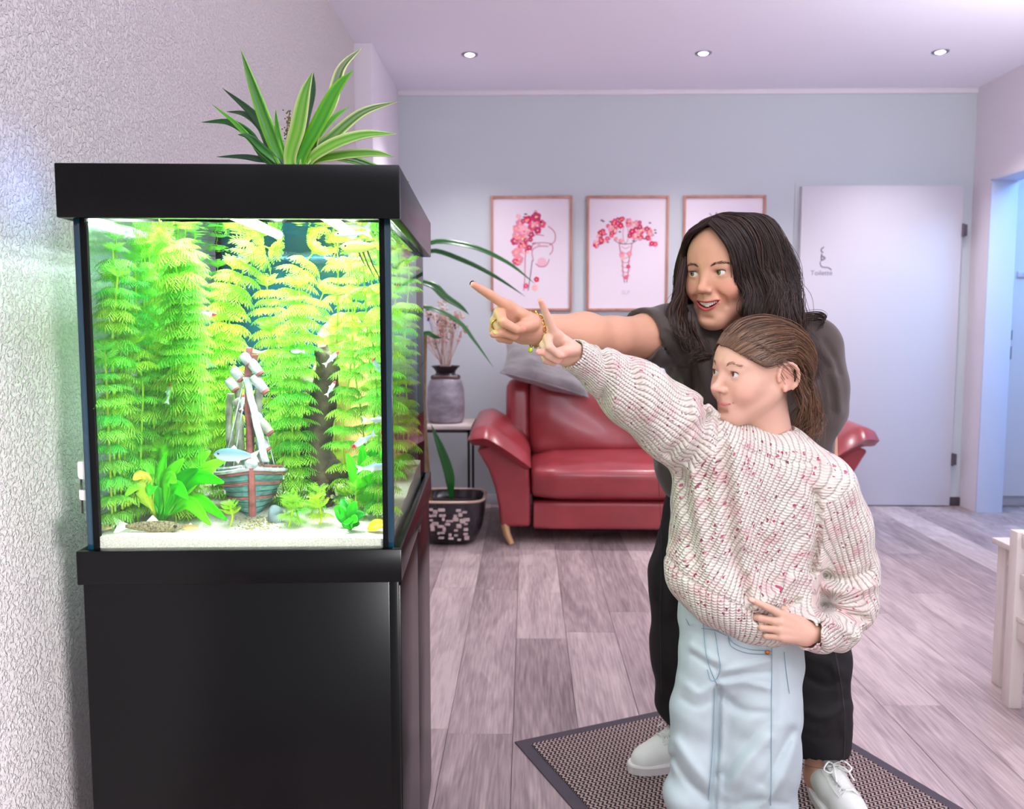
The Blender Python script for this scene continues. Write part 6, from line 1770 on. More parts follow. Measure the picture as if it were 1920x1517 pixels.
# hem, slanting down to the right
sw_.ch([J(1308, 1070, Yc - .005), J(1356, 1112, Yc - .03), J(1422, 1146, Yc - .03), J(1462, 1155, Yc)], [.062, .064, .060, .054], .03)
sw_.rc(J(1330, 1065, Yc + .08), J(1440, 1130, Yc + .08), .06, .06, .04)
sw_.el(J(1450, 836, Yc + .012), (.050, .050, .036), .006, 's'); sw_.rc(neck0, neck1, .043, .047, .004, 's')
sw_.rc(J(1350, 1190, Yc + .03), J(1420, 1290, Yc + .03), .075, .1, .006, 's')
sw_fold = fold_fn([
    ([(1255, 850), (1290, 815), (1335, 780)], .010, .011), ([(1318, 758), (1324, 790), (1312, 835), (1290, 865)], .008, .012), ([(1300, 748), (1306, 790), (1286, 840)], .011, -.012),
    ([(1350, 790), (1358, 860), (1366, 940), (1378, 1040), (1395, 1120)], .010, .014), ([(1376, 830), (1388, 930), (1398, 1020)], .013, -.010), ([(1340, 850), (1340, 940), (1352, 1040)], .011, -.007),
    ([(1300, 890), (1312, 980), (1325, 1070)], .012, -.008), ([(1280, 880), (1290, 960), (1300, 1050)], .010, .008), ([(1400, 1080), (1402, 1130), (1420, 1160)], .008, .012), ([(1412, 1140), (1445, 1122), (1490, 1085)], .010, -.012), ([(1418, 1160), (1450, 1150), (1495, 1125)], .007, .012),
    ([(1430, 1060), (1470, 1040), (1500, 1000)], .012, .006), ([(1440, 1000), (1480, 970), (1510, 930)], .014, -.005),
    ([(1528, 925), (1533, 1000), (1522, 1070)], .009, .016), ([(1548, 1078), (1590, 1086), (1630, 1068)], .008, .012), ([(1552, 1104), (1596, 1112), (1640, 1098)], .010, -.012), ([(1545, 1136), (1585, 1148), (1622, 1160)], .008, .010), ([(1545, 1160), (1580, 1178), (1605, 1195)], .009, -.008),
    ([(1150, 668), (1160, 715), (1150, 765)], .009, -.008), ([(1128, 655), (1136, 700), (1128, 745)], .007, .007), ([(1200, 690), (1222, 740), (1215, 800)], .012, -.005), ([(1180, 680), (1195, 735), (1185, 790)], .009, .005),
    ([(1243, 1034), (1296, 1090), (1398, 1142), (1446, 1158)], .0035, .0045), ([(1368, 815), (1395, 842), (1450, 862), (1512, 868), (1540, 858)], .0035, .004), ([(1540, 1158), (1536, 1190), (1542, 1218)], .005, .005)], CY, CY + .06)
def sw_post(X, d):
    return d + sw_fold(X) + .0016 * np.sin(X[:, 0] * 95 + X[:, 2] * 60) * np.sin(X[:, 1] * 70 + X[:, 2] * 33)
sw_.post = sw_post
V, Q = sw_.mesh(.0042)
# knit coordinates: across and along the ribs, by garment panel
def limb_uv(V, a, b):
    ax = b - a; L = np.linalg.norm(ax); ax /= L; r = V - a; v = r @ ax; p = r - np.outer(v, ax)
    e = np.cross(ax, (0, 1, 0)); e /= np.linalg.norm(e); f = np.cross(ax, e)
    return np.arctan2(p @ e, p @ f) * .055, v, np.linalg.norm(p, axis=1), v / L
a_ = math.radians(-24)
X_, Z_, Y_ = V[:, 0] - .43, V[:, 2] - .75, V[:, 1] - Yc
side = np.arctan2(X_, -(Y_ - .03)) * .115
cand = [(side * math.cos(a_) + Z_ * math.sin(a_), -side * math.sin(a_) + Z_ * math.cos(a_))]
lab = np.zeros(len(V), int)
for a, b, tm, rm in ((J(1355, 862, Yc), wr_r, .20, .10), (J(1528, 890, Yc), J(1586, 1075, Yc + .05), .12, .095), (J(1588, 1085, Yc + .05), wr_l, .30, .09)):
    u, v, r, t = limb_uv(V, a, b); ok = (t > tm) & (r < rm)
    if rm == .09: ok &= (V[:, 0] > J(1506, 1180, Yc)[0]) & (r < .07)
    if rm == .095: ok &= (V[:, 0] > J(1528, 950, Yc)[0])
    cand.append((u, v)); lab[ok] = len(cand) - 1
pxs = np.array([960 + F_PX * ((V - _C) @ _rt) / ((V - _C) @ _fw), 758.5 + CY_OFF - F_PX * ((V - _C) @ _up) / ((V - _C) @ _fw)]).T
hem = np.interp(pxs[:, 0], [1240, 1300, 1400, 1445, 1500], [1036, 1092, 1142, 1158, 1160])
ok = (pxs[:, 1] > hem) & (lab == 0) & (V[:, 1] < Yc + .02); cand.append((side, Z_)); lab[ok] = len(cand) - 1
fl = lab[Q].max(1); K = np.zeros((len(Q), 4, 3))
for i, (u, v) in enumerate(cand):
    m_ = fl == i; uu = u[Q[m_]]
    if i: uu = uu + (np.round((uu[:, :1] - uu) / (2 * PI * .055)) * (2 * PI * .055))
    K[m_, :, 0] = uu; K[m_, :, 1] = v[Q[m_]]; K[m_, :, 2] = i * .31
K = K.reshape(-1, 3)
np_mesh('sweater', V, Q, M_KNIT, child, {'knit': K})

# ---- jeans
M_DENIM = mat('light_blue_denim', lin(184, 197, 199), .8, spec=.2, nscale=5, namt=.10, bump=.25, bscale=700, bdist=.0008)
M_SEAMB = mat('denim_seam', lin(134, 166, 184), .8)
jn = Sdf()
jn.rc(J(1368, 1150, Yc + .035), J(1385, 1215, Yc + .035), .108, .118, .03, flat=(0, 1, 0), fs=.8)
jn.rc(J(1430, 1160, Yc + .04), J(1430, 1240, Yc + .04), .07, .08, .03)
zf = .012
def leg_j(pts, rs): jn.ch([J(*p) for p in pts], rs, .02)
leg_j([(1338, 1225, Yc + .02), (1312, 1330, Yc + .01), (1308, 1420, Yc + .0), (1312, 1500, Yc - .0)], [.070, .058, .056, .058])
leg_j([(1428, 1225, Yc + .03), (1425, 1330, Yc + .01), (1422, 1420, Yc - .005), (1416, 1520, Yc - .01)], [.076, .082, .082, .080])
for (p, r) in (((1312, 1500, Yc), .058), ((1416, 1520, Yc - .01), .080)):
    a = J(*p); e = np.array([a[0] - .004, a[1] - .005, .055 + zf]); jn.rc(a, e, r, r + .014, .02)
jn.el(J(1275, 1490, Yc - .01), (.035, .045, .03), .03)
jn_fold = fold_fn([([(1347, 1292), (1343, 1400), (1336, 1540)], .0075, .017), ([(1296, 1212), (1326, 1230), (1350, 1242)], .008, -.005), ([(1300, 1228), (1328, 1246), (1345, 1256)], .006, .004), ([(1354, 1258), (1395, 1250), (1445, 1238)], .007, -.005), ([(1354, 1272), (1395, 1264), (1442, 1260)], .006, .005),
    ([(1354, 1285), (1395, 1280), (1440, 1290)], .008, -.005), ([(1288, 1285), (1310, 1300), (1335, 1288)], .009, -.005), ([(1354, 1304), (1392, 1332), (1442, 1336)], .009, .006), ([(1280, 1310), (1305, 1325), (1335, 1315)], .008, .004), ([(1362, 1490), (1398, 1432), (1442, 1385)], .012, -.007), ([(1360, 1450), (1392, 1400), (1436, 1350)], .012, .006),
    ([(1268, 1392), (1300, 1436), (1332, 1470)], .012, -.008), ([(1262, 1420), (1290, 1462), (1325, 1500)], .010, .009), ([(1435, 1505), (1470, 1452), (1492, 1395)], .011, -.007), ([(1430, 1468), (1460, 1420), (1486, 1370)], .009, .006), ([(1380, 1510), (1420, 1500), (1470, 1508)], .009, .005), ([(1460, 1240), (1464, 1300), (1458, 1350)], .008, .004)], CY, CY + .05)
jn.post = lambda X, d: np.maximum(d + jn_fold(X) + .0012 * np.sin(X[:, 0] * 60 + X[:, 2] * 40) * np.sin(X[:, 2] * 70), zf - X[:, 2])
V, Q = jn.mesh(.0045)
JV = V
np_mesh('jeans', V, Q, M_DENIM, child)
def on_surface(V, pts, push=.001):
    """seam points: nearest front vertex of the cloth along the line of sight"""
    pr = np.array([960 + F_PX * ((V - _C) @ _rt) / ((V - _C) @ _fw), 758.5 + CY_OFF - F_PX * ((V - _C) @ _up) / ((V - _C) @ _fw)]).T
    out = []
    for a, b in pts:
        d = np.hypot(pr[:, 0] - a, pr[:, 1] - b); i = np.argsort(d)[:12]; i = i[np.argmin(V[i, 1])]
        p = PY(a, b, V[i, 1]); out.append(np.array(p) + (0, -push, 0))
    return out
def seam(name, V, pts, r, m, parent, n=30):
    M = MB(); M.tube(on_surface(V, [tuple(p) for p in curve_pts(pts, n)]), r, 6, flat=.5); return M.build(name, m, parent, True)
for pts in ([(1318, 1165), (1322, 1215), (1330, 1250), (1345, 1285)], [(1340, 1185), (1346, 1220), (1350, 1250), (1344, 1272), (1333, 1275), (1326, 1255)], [(1365, 1195), (1372, 1212), (1400, 1224), (1446, 1228)], [(1365, 1192), (1376, 1206), (1404, 1217), (1446, 1221)],
            [(1447, 1208), (1447, 1260), (1446, 1330), (1446, 1420), (1445, 1510)], [(1470, 1222), (1474, 1260), (1480, 1300)], [(1286, 1160), (1292, 1172), (1300, 1170)], [(1315, 1178), (1340, 1182), (1362, 1192)], [(1340, 1290), (1336, 1400), (1328, 1500)]):
    seam('seam', JV, pts, .0011, M_SEAMB, child)
q = on_surface(JV, [(1439, 1223)], .001)[0]
MB().lathe([(0, .0022), (.002, .0022), (.0042, .0012), (.0048, 0)], 16, mx=Matrix.Translation(q) @ Matrix.Rotation(PI / 2, 4, 'X')).build('rivet', mat('copper_rivet', lin(206, 122, 70), .3, .9), child, True)
q = on_surface(JV, [(1319, 1163)], .002)[0]
MB().lathe([(0, .003), (.004, .003), (.0065, .0018), (.007, 0)], 18, mx=Matrix.Translation(q) @ Matrix.Rotation(PI / 2, 4, 'X')).build('waist_button', mat('bone_button', lin(214, 196, 172), .4), child, True)
# soles peeking out below the hems
for p in ((1312, Yc - .05), (1416, Yc - .06)):
    a = J(p[0], 1520, p[1]); M = MB(); M.prism([(a[0] + .036 * math.cos(t), a[1] + .02 + .085 * math.sin(t)) for t in np.linspace(0, 2 * PI, 21)[:-1]], 0, .022, 'z'); M.build('shoe', mat('white_rubber_sole', lin(230, 228, 224), .5), child, True)
# ================================================================== the woman behind the child, leaning forward and pointing
woman = thing('person', (.52, 2.04, 0), 'dark-haired smiling woman in dark grey t-shirt and black trousers, pointing left behind the child', 'person')
WSC = 1.06
WR = rot(-42, 6, 0)
WT = head_t(WR, WSC, 1350, 511, 1.835)
wb = Sdf(WR, WT, WSC)
head_shape(wb, smile=True); ear_shape(wb, 1); ear_shape(wb, -1)
wp = lambda p: WR @ (np.array(p, float) * WSC) + WT
WHEAD = Sdf(); WHEAD.p = list(wb.p)
wb.xf()
Wn1 = J(1418, 668, 1.98)
wb.rc(wp((0, .026, -.07)), Wn1, .050, .055, .025)
Wsr, Wsl = J(1296, 630, 1.985), J(1528, 652, 1.99)
Wch, Wpe = J(1405, 760, 2.02), J(1398, 920, 2.07)
for q in (Wsr, Wsl): wb.rc(Wn1 + (0, 0, -.03), q, .055, .048, .04); wb.rc(q, Wch, .055, .10, .05)
wb.rc(Wch, Wpe, .115, .12, .06)
Wer, Wwr = J(1150, 631, 1.81), J(993, 617, 1.665)
wb.rc(Wsr, J(1215, 630, 1.885), .050, .048, .02); wb.rc(J(1215, 630, 1.885), Wer, .048, .040, .02)
wb.rc(Wer, J(1095, 628, 1.755), .041, .0445, .02); wb.rc(J(1095, 628, 1.755), Wwr, .0445, .0295, .02)
Wel, Wwl = J(1536, 880, 2.03), J(1452, 960, 1.90)
wb.rc(Wsl, Wel, .050, .042, .02); wb.rc(Wel, Wwl, .042, .028, .02)
# legs to the ankles
LA, RA = np.array([.430, 2.105, .085]), np.array([.712, 1.935, .085])
for hip, kn, an in ((J(1338, 930, 2.07), J(1292, 1160, 2.06), LA), (J(1462, 930, 2.06), J(1516, 1200, 2.0), RA)):
    wb.rc(hip, kn, .085, .055, .04); wb.rc(kn, an, .055, .036, .03)
LT, RT = np.array([.262, 2.030, 0]), np.array([.748, 1.715, 0])     # toes
for an, toe in ((LA, LT), (RA, RT)):
    d = toe - an; d[2] = 0; d /= np.linalg.norm(d); h = np.array([an[0], an[1], .045])
    wb.rc(an, h - d * .02, .034, .032, .02); wb.rc(h, h + d * .13, .034, .024, .02)
WHS = .178
uh = J(930, 592, 1.60) - Wwr
wr_ch, wn_r = hand_shape(wb, Wwr, uh, (.25, -.55, .95), WHS, [(-6, 4, 3), (66, 88, 48), (74, 90, 50), (80, 88, 50)],
                         [(.10, .10, .09), (.34, .04, .21), (.50, -.05, .24), (.63, -.12, .235)], mirror=-1, spread=(.12, -.02, -.10, -.18))
wl_ch, wn_l = hand_shape(wb, Wwl, J(1410, 985, 1.85) - Wwl, (0, -.1, 1), WHS, [(20, 25, 15), (24, 28, 16), (26, 30, 18), (28, 32, 18)],
                         [(.12, .13, .08), (.32, .24, .12), (.48, .30, .16), (.60, .33, .20)], mirror=-1)
wb.post = face_post(WR, WT, WSC, True)
V, Q = wb.mesh(.0027)
WSK = lin(214, 160, 132)
pa = Paint(V, WSK)
def hw(): return Sdf(WR, WT, WSC)
for s in (-1, 1): pa.soft(hw().el((s * .038, -.060, -.034), (.016, .012, .013)), lin(226, 130, 112), .024, .35)
pa.soft(hw().el((0, -.098, -.028), .006), lin(222, 134, 116), .012, .3)
Lw = local(WR, WT, WSC, V); mk = (Lw[:, 1] < -.045) & (Lw[:, 1] > -.13) & (np.abs(Lw[:, 0]) < .04) & (Lw[:, 2] > -.10) & (Lw[:, 2] < -.04)
d2, fd, sd_ = smile_mouth(Lw)
wid = np.where(sd_ > 0, .0042, .0066) * fd + .0004
mixc(np.where(mk, sstep((wid - d2) / .0014) * .9, 0), lin(198, 76, 80))
mixc(np.where(mk & (d2 < -.0008) & (Lw[:, 1] > -.078), .9, 0), lin(110, 36, 38))
for s in (-1, 1):
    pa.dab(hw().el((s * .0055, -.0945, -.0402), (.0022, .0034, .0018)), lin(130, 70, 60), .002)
    pa.soft(hw().el((s * .031, -.078, .0105), (.014, .006, .004)), lin(176, 120, 104), .006, .45)
for c in wr_ch: pa.soft(Sdf().el(c[-1], .007), lin(226, 140, 122), .012, .4)
np_mesh('body', V, Q, M_SKIN, woman, {'tint': pa.c})
eyes(woman, WR, WT, WSC, (-.30, -1, .02), lin(112, 112, 80)[:3])
for s in (-1, 1): brow(woman, WR, WT, WSC, [(s * .012, -.082, .0190), (s * .026, -.080, .0222), (s * .040, -.071, .0222), (s * .050, -.06, .018)], lin(58, 40, 34), 120, .0055, .00024, S=WHEAD)
lashes(woman, WR, WT, WSC, lin(22, 16, 16), hh=.0050, L=.0055)
# teeth: upper row, one by one
xs_ = [-.0205, -.0170, -.0133, -.0090, -.0045, 0, .0045, .0090, .0133, .0170, .0205]
for a, b_ in zip(xs_[:-1], xs_[1:]):
    xm = (a + b_) / 2; y = -.0797 + xm * xm * 14; M = MB(); w_ = (b_ - a) / 2 * .96
    h_ = .0104 - abs(xm) * .16 + (.0012 if abs(xm) < .005 else 0)
    z1 = -.0555 + .006 * (xm / .024) ** 2
    M.box((-w_, -.0012, -h_), (w_, .002, 0), .0011, seg=2); ang_ = math.atan(2 * 14 * xm)
    M.v = [tuple(WR @ ((np.array([v[0] * math.cos(ang_) - v[1] * math.sin(ang_) + xm, v[0] * math.sin(ang_) + v[1] * math.cos(ang_) + y, v[2] + z1])) * WSC) + WT) for v in M.v]
    M.build('tooth', M_TEETH, woman, True)
M_POL = mat('dark_nail_polish', lin(58, 18, 34), .15, spec=.6)
for c in wr_ch[:4]: nail(woman, c, -wn_r, .0072, M_POL)
nail(woman, wr_ch[4], -wn_r * .2 + np.array([0, -.8, .3]), .0078, mat('pale_nail_polish', lin(206, 196, 120), .2))

# jewellery
M_GOLD = mat('gold', lin(212, 164, 84), .25, 1)
d_ = Wwr - J(1095, 628, 1.755); d_ /= np.linalg.norm(d_); c0 = Wwr - d_ * .012; e1 = np.cross(d_, (0, 0, 1)); e1 /= np.linalg.norm(e1); e2 = np.cross(d_, e1)
br = MB()
for k in range(30):
    a = 2 * PI * k / 30; p = c0 + (e1 * math.cos(a) + e2 * math.sin(a)) * .0335 - d_ * (.004 * math.sin(a))
    t_ = (-e1 * math.sin(a) + e2 * math.cos(a)); n_ = e1 * math.cos(a) + e2 * math.sin(a)
    s_ = d_ if k % 2 else n_
    br.tube([p + (t_ * math.cos(q) * 1.25 + s_ * math.sin(q)) * .0036 for q in np.linspace(0, 2 * PI, 11)], .0011, 5, cap=False)
bo = br.build('chain_bracelet', M_GOLD, woman, True)
for ang_, col, nm in ((-1.95, lin(206, 220, 70), 'bracelet_charm'), (-1.2, lin(190, 170, 110), 'bracelet_charm')):
    p = c0 + (e1 * math.cos(ang_) + e2 * math.sin(ang_)) * .034; p = c0 + np.array([(-.008 if ang_ < -1.5 else .012), -.012, -.040])
    M = MB(); M.ball(p, (.0055, .003, .0055) if ang_ < -1.5 else (.002, .002, .006), 6); M.build(nm, mat('charm_' + nm + str(int(abs(ang_) * 10)), col, .3, .3), woman, True)
c = wr_ch[2]; a, b_ = c[0], c[1]; d_ = (b_ - a) / np.linalg.norm(b_ - a); p = a + d_ * .016; e1 = np.cross(d_, (0, 0, 1)); e1 /= np.linalg.norm(e1); e2 = np.cross(d_, e1)
M = MB(); M.tube([p + (e1 * math.cos(q) + e2 * math.sin(q)) * .0112 for q in np.linspace(0, 2 * PI, 25)], .0016, 6, cap=False); M.build('finger_ring', M_GOLD, woman, True)
M = MB(); M.ball(wp((.083, .006, -.038)), .0028, 6); M.build('ear_stud', mat('pearl', lin(240, 236, 226), .15), woman, True)

# ---- t-shirt
M_TEE = mat('charcoal_cotton', lin(76, 66, 62), .85, spec=.15, sheen=.25, nscale=8, namt=.08, bump=.08, bscale=900, bdist=.0004)
ts = Sdf()
ts.ch([J(1308, 628, 1.985), J(1255, 630, 1.93), J(1212, 631, 1.882)], [.072, .067, .066], .03)
ts.ch([J(1522, 652, 1.99), J(1530, 720, 2.0), J(1533, 770, 2.015)], [.068, .068, .070], .03)
def sleeve_cut(S, a, b, r, deep):
    d = b - a; d /= np.linalg.norm(d); S.rc(b - d * deep, b + d * .08, r, r + .002, .003, 's'); S.rc(b + d * .118, b + d * .20, .115, .115, .002, 's')
sleeve_cut(ts, J(1255, 630, 1.93), J(1212, 631, 1.882), .052, .012); sleeve_cut(ts, J(1530, 720, 2.0), J(1533, 770, 2.015), .052, .012)
ts.rc(J(1405, 715, 2.0), J(1398, 850, 2.04), .150, .178, .05, flat=(0, 1, 0), fs=.66)
ts.rc(J(1410, 668, 1.985), J(1325, 640, 1.985), .062, .066, .05); ts.rc(J(1410, 668, 1.985), J(1510, 660, 1.99), .062, .062, .05)
ts.rc(J(1325, 700, 1.98), J(1312, 850, 2.03), .085, .10, .05); ts.rc(J(1480, 720, 1.99), J(1480, 850, 2.04), .085, .10, .05)
ts.rc(J(1310, 880, 2.03), J(1470, 900, 2.05), .098, .10, .04)
ts.rc(wp((0, .02, -.06)), Wn1 + np.array([0, -.02, -.02]), .055, .064, .006, 's'); ts.el(Wn1 + np.array([0, -.055, .0]), (.068, .055, .05), .008, 's')
ts.rc(J(1300, 975, 2.06), J(1490, 990, 2.08), .11, .12, .004, 's')
ts_fold = fold_fn([([(1262, 690), (1252, 740), (1256, 800), (1244, 860)], .008, .009), ([(1280, 700), (1288, 770), (1278, 850)], .009, -.008), ([(1300, 690), (1302, 770), (1298, 860)], .008, .007), ([(1330, 640), (1345, 700), (1350, 760)], .010, -.006), ([(1230, 800), (1260, 830), (1300, 840)], .008, .006), ([(1545, 640), (1560, 665), (1572, 700)], .008, .006), ([(1535, 690), (1541, 740), (1545, 775)], .007, .006), ([(1262, 590), (1290, 640), (1300, 700), (1290, 780)], .010, .008), ([(1252, 600), (1272, 660), (1266, 700)], .010, -.005), ([(1240, 645), (1258, 668), (1280, 690)], .008, .005), ([(1250, 612), (1272, 625), (1295, 620)], .009, -.005),
                   ([(1300, 660), (1320, 740), (1316, 830)], .014, -.009), ([(1270, 720), (1266, 790), (1250, 860)], .011, .008), ([(1250, 730), (1245, 800), (1236, 870)], .010, -.007), ([(1320, 620), (1330, 680), (1340, 720)], .010, .006),
                   ([(1540, 680), (1556, 730), (1560, 770)], .010, .005), ([(1520, 690), (1526, 740), (1528, 770)], .010, -.005), ([(1560, 680), (1572, 730), (1576, 770)], .009, -.005), ([(1500, 660), (1530, 668), (1556, 690)], .010, .006)], 1.98, 2.03)
ts.post = lambda X, d: d + ts_fold(X) + .0016 * np.sin(X[:, 0] * 55 + X[:, 2] * 20) * np.sin(X[:, 2] * 38 + X[:, 1] * 30)
V, Q = ts.mesh(.005)
np_mesh('t_shirt', V, Q, M_TEE, woman)

# ---- wide trousers
M_TRO = mat('black_denim', lin(34, 32, 33), .75, spec=.25, nscale=7, namt=.25, bump=.2, bscale=600, bdist=.0006)
tr_ = Sdf()
tr_.rc(J(1400, 885, 2.06), J(1400, 980, 2.08), .165, .185, .05, flat=(0, 1, 0), fs=.7)
tr_.ch([J(1330, 940, 2.07), J(1296, 1080, 2.06), J(1292, 1220, 2.07), J(1290, 1310, 2.09)], [.108, .102, .094, .080], .03)
tr_.ch([J(1470, 940, 2.06), J(1500, 1110, 2.02), J(1512, 1240, 1.985), J(1522, 1340, 1.96), J(1536, 1395, 1.945)], [.112, .105, .098, .088, .068], .03)
e = LA + np.array([0, 0, .045]); tr_.rc(J(1290, 1310, 2.09), e, .080, .066, .02)
e2_ = RA + np.array([0, 0, .055]); tr_.rc(J(1536, 1395, 1.945), e2_, .068, .058, .02)
for p, r in ((e, .055), (e2_, .048)):
    tr_.rc(p + (0, 0, -.012), p + (0, 0, -.08), r - .008, r - .006, .003, 's'); tr_.rc(p + (0, 0, -.085), p + (0, 0, -.16), .09, .09, .002, 's')
tr_fold = fold_fn([([(1222, 900), (1240, 1000), (1236, 1120)], .014, .008), ([(1245, 900), (1262, 1020), (1258, 1150)], .014, -.008), ([(1225, 1180), (1250, 1240), (1270, 1330)], .014, .007),
                   ([(1510, 1230), (1550, 1240), (1575, 1262)], .014, -.009), ([(1500, 1262), (1545, 1285), (1582, 1280)], .011, .008), ([(1500, 1330), (1545, 1345), (1588, 1325)], .013, -.009), ([(1500, 1372), (1545, 1385), (1588, 1368)], .010, .003),
                   ([(1560, 1215), (1572, 1300), (1584, 1380)], .008, -.004), ([(1500, 1426), (1540, 1432), (1586, 1426)], .004, .0015)], 1.97, 2.03)
tr_.post = lambda X, d: d + tr_fold(X) + .002 * np.sin(X[:, 0] * 48 + X[:, 2] * 26) * np.sin(X[:, 2] * 45 + X[:, 1] * 20)
V, Q = tr_.mesh(.0055)
np_mesh('trousers', V, Q, M_TRO, woman)
M_TSE = mat('trouser_seam', lin(60, 56, 56), .8)
for pts in ([(1234, 890), (1240, 1020), (1238, 1160), (1240, 1300)], [(1502, 1432), (1540, 1440), (1586, 1434)], [(1566, 1222), (1578, 1290), (1584, 1350), (1582, 1430)]):
    seam('seam', V, pts, .0010, M_TSE, woman)

# ---- white trainers
M_SHOE = mat('white_leather', lin(236, 238, 230), .45, spec=.4, bump=.08, bscale=400, bdist=.0005)
M_SOLE = mat('white_rubber', lin(230, 226, 222), .55)
M_LACE = mat('white_lace', lin(244, 244, 238), .7)
def trainer(an, toe):
    d = toe - an; d[2] = 0; d /= np.linalg.norm(d); base = np.array([an[0], an[1], 0]) - d * .055
    L = np.linalg.norm(toe[:2] - base[:2]); sd2 = np.array([-d[1], d[0], 0])
    W = lambda x, y, z: base + d * (x * L) + sd2 * y + np.array([0, 0, z])
    def outline(k, off): return [W(.5 + .5 * math.cos(t) * (1 + off / L * 2), (.040 + .006 * math.cos(t) - .004 * math.cos(2 * t)) * math.sin(t) * (abs(math.sin(t)) ** -.12 if abs(math.sin(t)) > .05 else 1) * (1 + off / .04), 0) for t in np.linspace(0, 2 * PI, k + 1)[:-1]]
    k = 72; M = MB(); lev = [(0, -.003), (.003, .001), (.027, .003), (.031, .001)]; V = []
    for z, off in lev:
        for i, p in enumerate(outline(k, off)):
            rib = .0009 if (i % 2 and 0 < z < .03) else 0
            V.append(p + np.array([0, 0, z]) + (p - W(.5, 0, 0)) / np.linalg.norm(p - W(.5, 0, 0)) * rib)
    M.add(V, [(j * k + i, j * k + (i + 1) % k, (j + 1) * k + (i + 1) % k, (j + 1) * k + i) for j in range(3) for i in range(k)] + [tuple(range(k))[::-1], tuple(range(3 * k, 4 * k))])
    M.build('sole', M_SOLE, woman, True, angle=25)
    S = Sdf(); z0 = .027
    S.rc(W(.80, 0, .036), W(.62, 0, .042), .030, .034, .02); S.rc(W(.86, 0, .032), W(.80, 0, .034), .024, .03, .02)
    S.rc(W(.62, 0, .044), W(.40, 0, .060), .036, .036, .02); S.rc(W(.40, 0, .050), W(.12, 0, .050), .036, .032, .02); S.rc(W(.30, 0, .070), W(.14, 0, .078), .033, .030, .02)
    S.rc(W(.22, 0, .10), W(.24, 0, .14), .030, .04, .003, 's'); S.rc(W(.22, 0, .06), W(.22, 0, .12), .027, .027, .003, 's')
    S.post = lambda X, dd: np.maximum(dd, z0 - X[:, 2])
    Vv, Qq = S.mesh(.0032); np_mesh('upper', Vv, Qq, M_SHOE, woman)
    top = lambda x, y: snap(S, [W(x, y, .11)], .0014)[0]
    def over(x, y):
        p = np.array(W(x, y, .12)); 
        for _ in range(60):
            if S.ev(p[None])[0] < .0016: break
            p = p - np.array([0, 0, .0015])
        return p
    M = MB(); M.leaf([over(.60, 0), over(.50, 0) + (0, 0, .002), over(.40, 0) + (0, 0, .004), W(.32, 0, .112), W(.29, 0, .125)], [.012, .016, .017, .018, .016], d * .3 + np.array([0, 0, 1]), -.15)
    o = M.build('tongue', M_SHOE, woman, True); o.modifiers.new('t', 'SOLIDIFY').thickness = .004
    for i in range(6):
        x = .36 + i * .05; M = MB()
        M.tube([over(x, -.020) , over(x + .012, -.008) + (0, 0, .004), over(x + .018, .008) + (0, 0, .004), over(x + .03, .020)], .0020, 6, flat=.7)
        M.tube([over(x, .020), over(x + .012, .008) + (0, 0, .006), over(x + .018, -.008) + (0, 0, .006), over(x + .03, -.020)], .0020, 6, flat=.7); M.build('lace', M_LACE, woman, True)
    for s in (-1, 1):
        M = MB(); p = over(.37, 0) + (0, 0, .008)
        M.tube(curve_pts([p, p + sd2 * s * .018 + d * .01 + (0, 0, .012), p + sd2 * s * .034 + d * .02, p + sd2 * s * .02 + d * .028 - (0, 0, .004), p], 18), .0019, 6); M.build('lace_bow', M_LACE, woman, True)
        M = MB(); M.tube(curve_pts([p, p + sd2 * s * .014 + d * .03 + (0, 0, .004), p + sd2 * s * .022 + d * .055 - (0, 0, .012)], 10), .0019, 6); M.build('lace_end', M_LACE, woman, True)
        M = MB(); M.tube([over(xx, s * .026) for xx in (.34, .42, .50, .58, .64)], .0012, 5); M.build('stitch_line', M_SOLE, woman, True)
trainer(LA, LT); trainer(RA, RT)

# ---- long dark wavy hair
hc_ = Sdf(WR, WT, WSC)
hc_.el((0, .022, .036), (.080, .100, .0885), .02); hc_.el((0, .075, -.04), (.078, .050, .10), .03); hc_.el((.055, .055, -.10), (.05, .055, .10), .03); hc_.el((-.05, .055, -.09), (.035, .05, .09), .03)
hc_.el((0, -.085, .002), (.064, .078, .076), .012, 's'); hc_.el((0, -.080, -.09), (.10, .080, .085), .012, 's')
for s in (-1, 1): hc_.el((s * .06, -.068, .0), (.03, .042, .06), .012, 's')
V, Q = hc_.mesh(.0045)
np_mesh('hair_base', V, Q, M_HAIR, woman, {'tint': np.tile(np.array([lin(30, 21, 19)]), (len(V), 1))})
def GW(*pts): return [wp(p) for p in pts]
H0, H1 = lin(26, 17, 16), lin(74, 52, 44)
Wv = dict(S=skull_shape(WR, WT, WSC, False), margin=.004)
PT = (.004, -.066, .103)
# her right side (image left): falls from the parting past the temple
strands('hair_lock', [GW((.000, -.066, .104), (-.040, -.074, .083), (-.068, -.058, .055), (-.080, -.050, .010), (-.080, -.046, -.030), (-.086, -.046, -.065), (-.080, -.044, -.100), (-.066, -.048, -.135), (-.058, -.054, -.170), (-.046, -.060, -.205)),
                GW((.000, -.035, .118), (-.046, -.050, .096), (-.076, -.042, .055), (-.088, -.034, .005), (-.090, -.030, -.040), (-.098, -.034, -.075), (-.090, -.030, -.110), (-.078, -.034, -.145), (-.066, -.044, -.185), (-.052, -.055, -.225)),
                GW((.000, -.015, .122), (-.050, -.020, .100), (-.082, -.010, .055), (-.094, -.005, .0), (-.096, .0, -.06), (-.098, -.005, -.10), (-.088, -.01, -.145), (-.07, -.02, -.19))],
        woman, 900, (H0, H1), r=.0006, spread=(.002, .0055), n=26, wave=(.014, 1.7, .3), seed=31, jitter_len=.18, **Wv)
fl_ = lambda *q: [J(*p) for p in q]
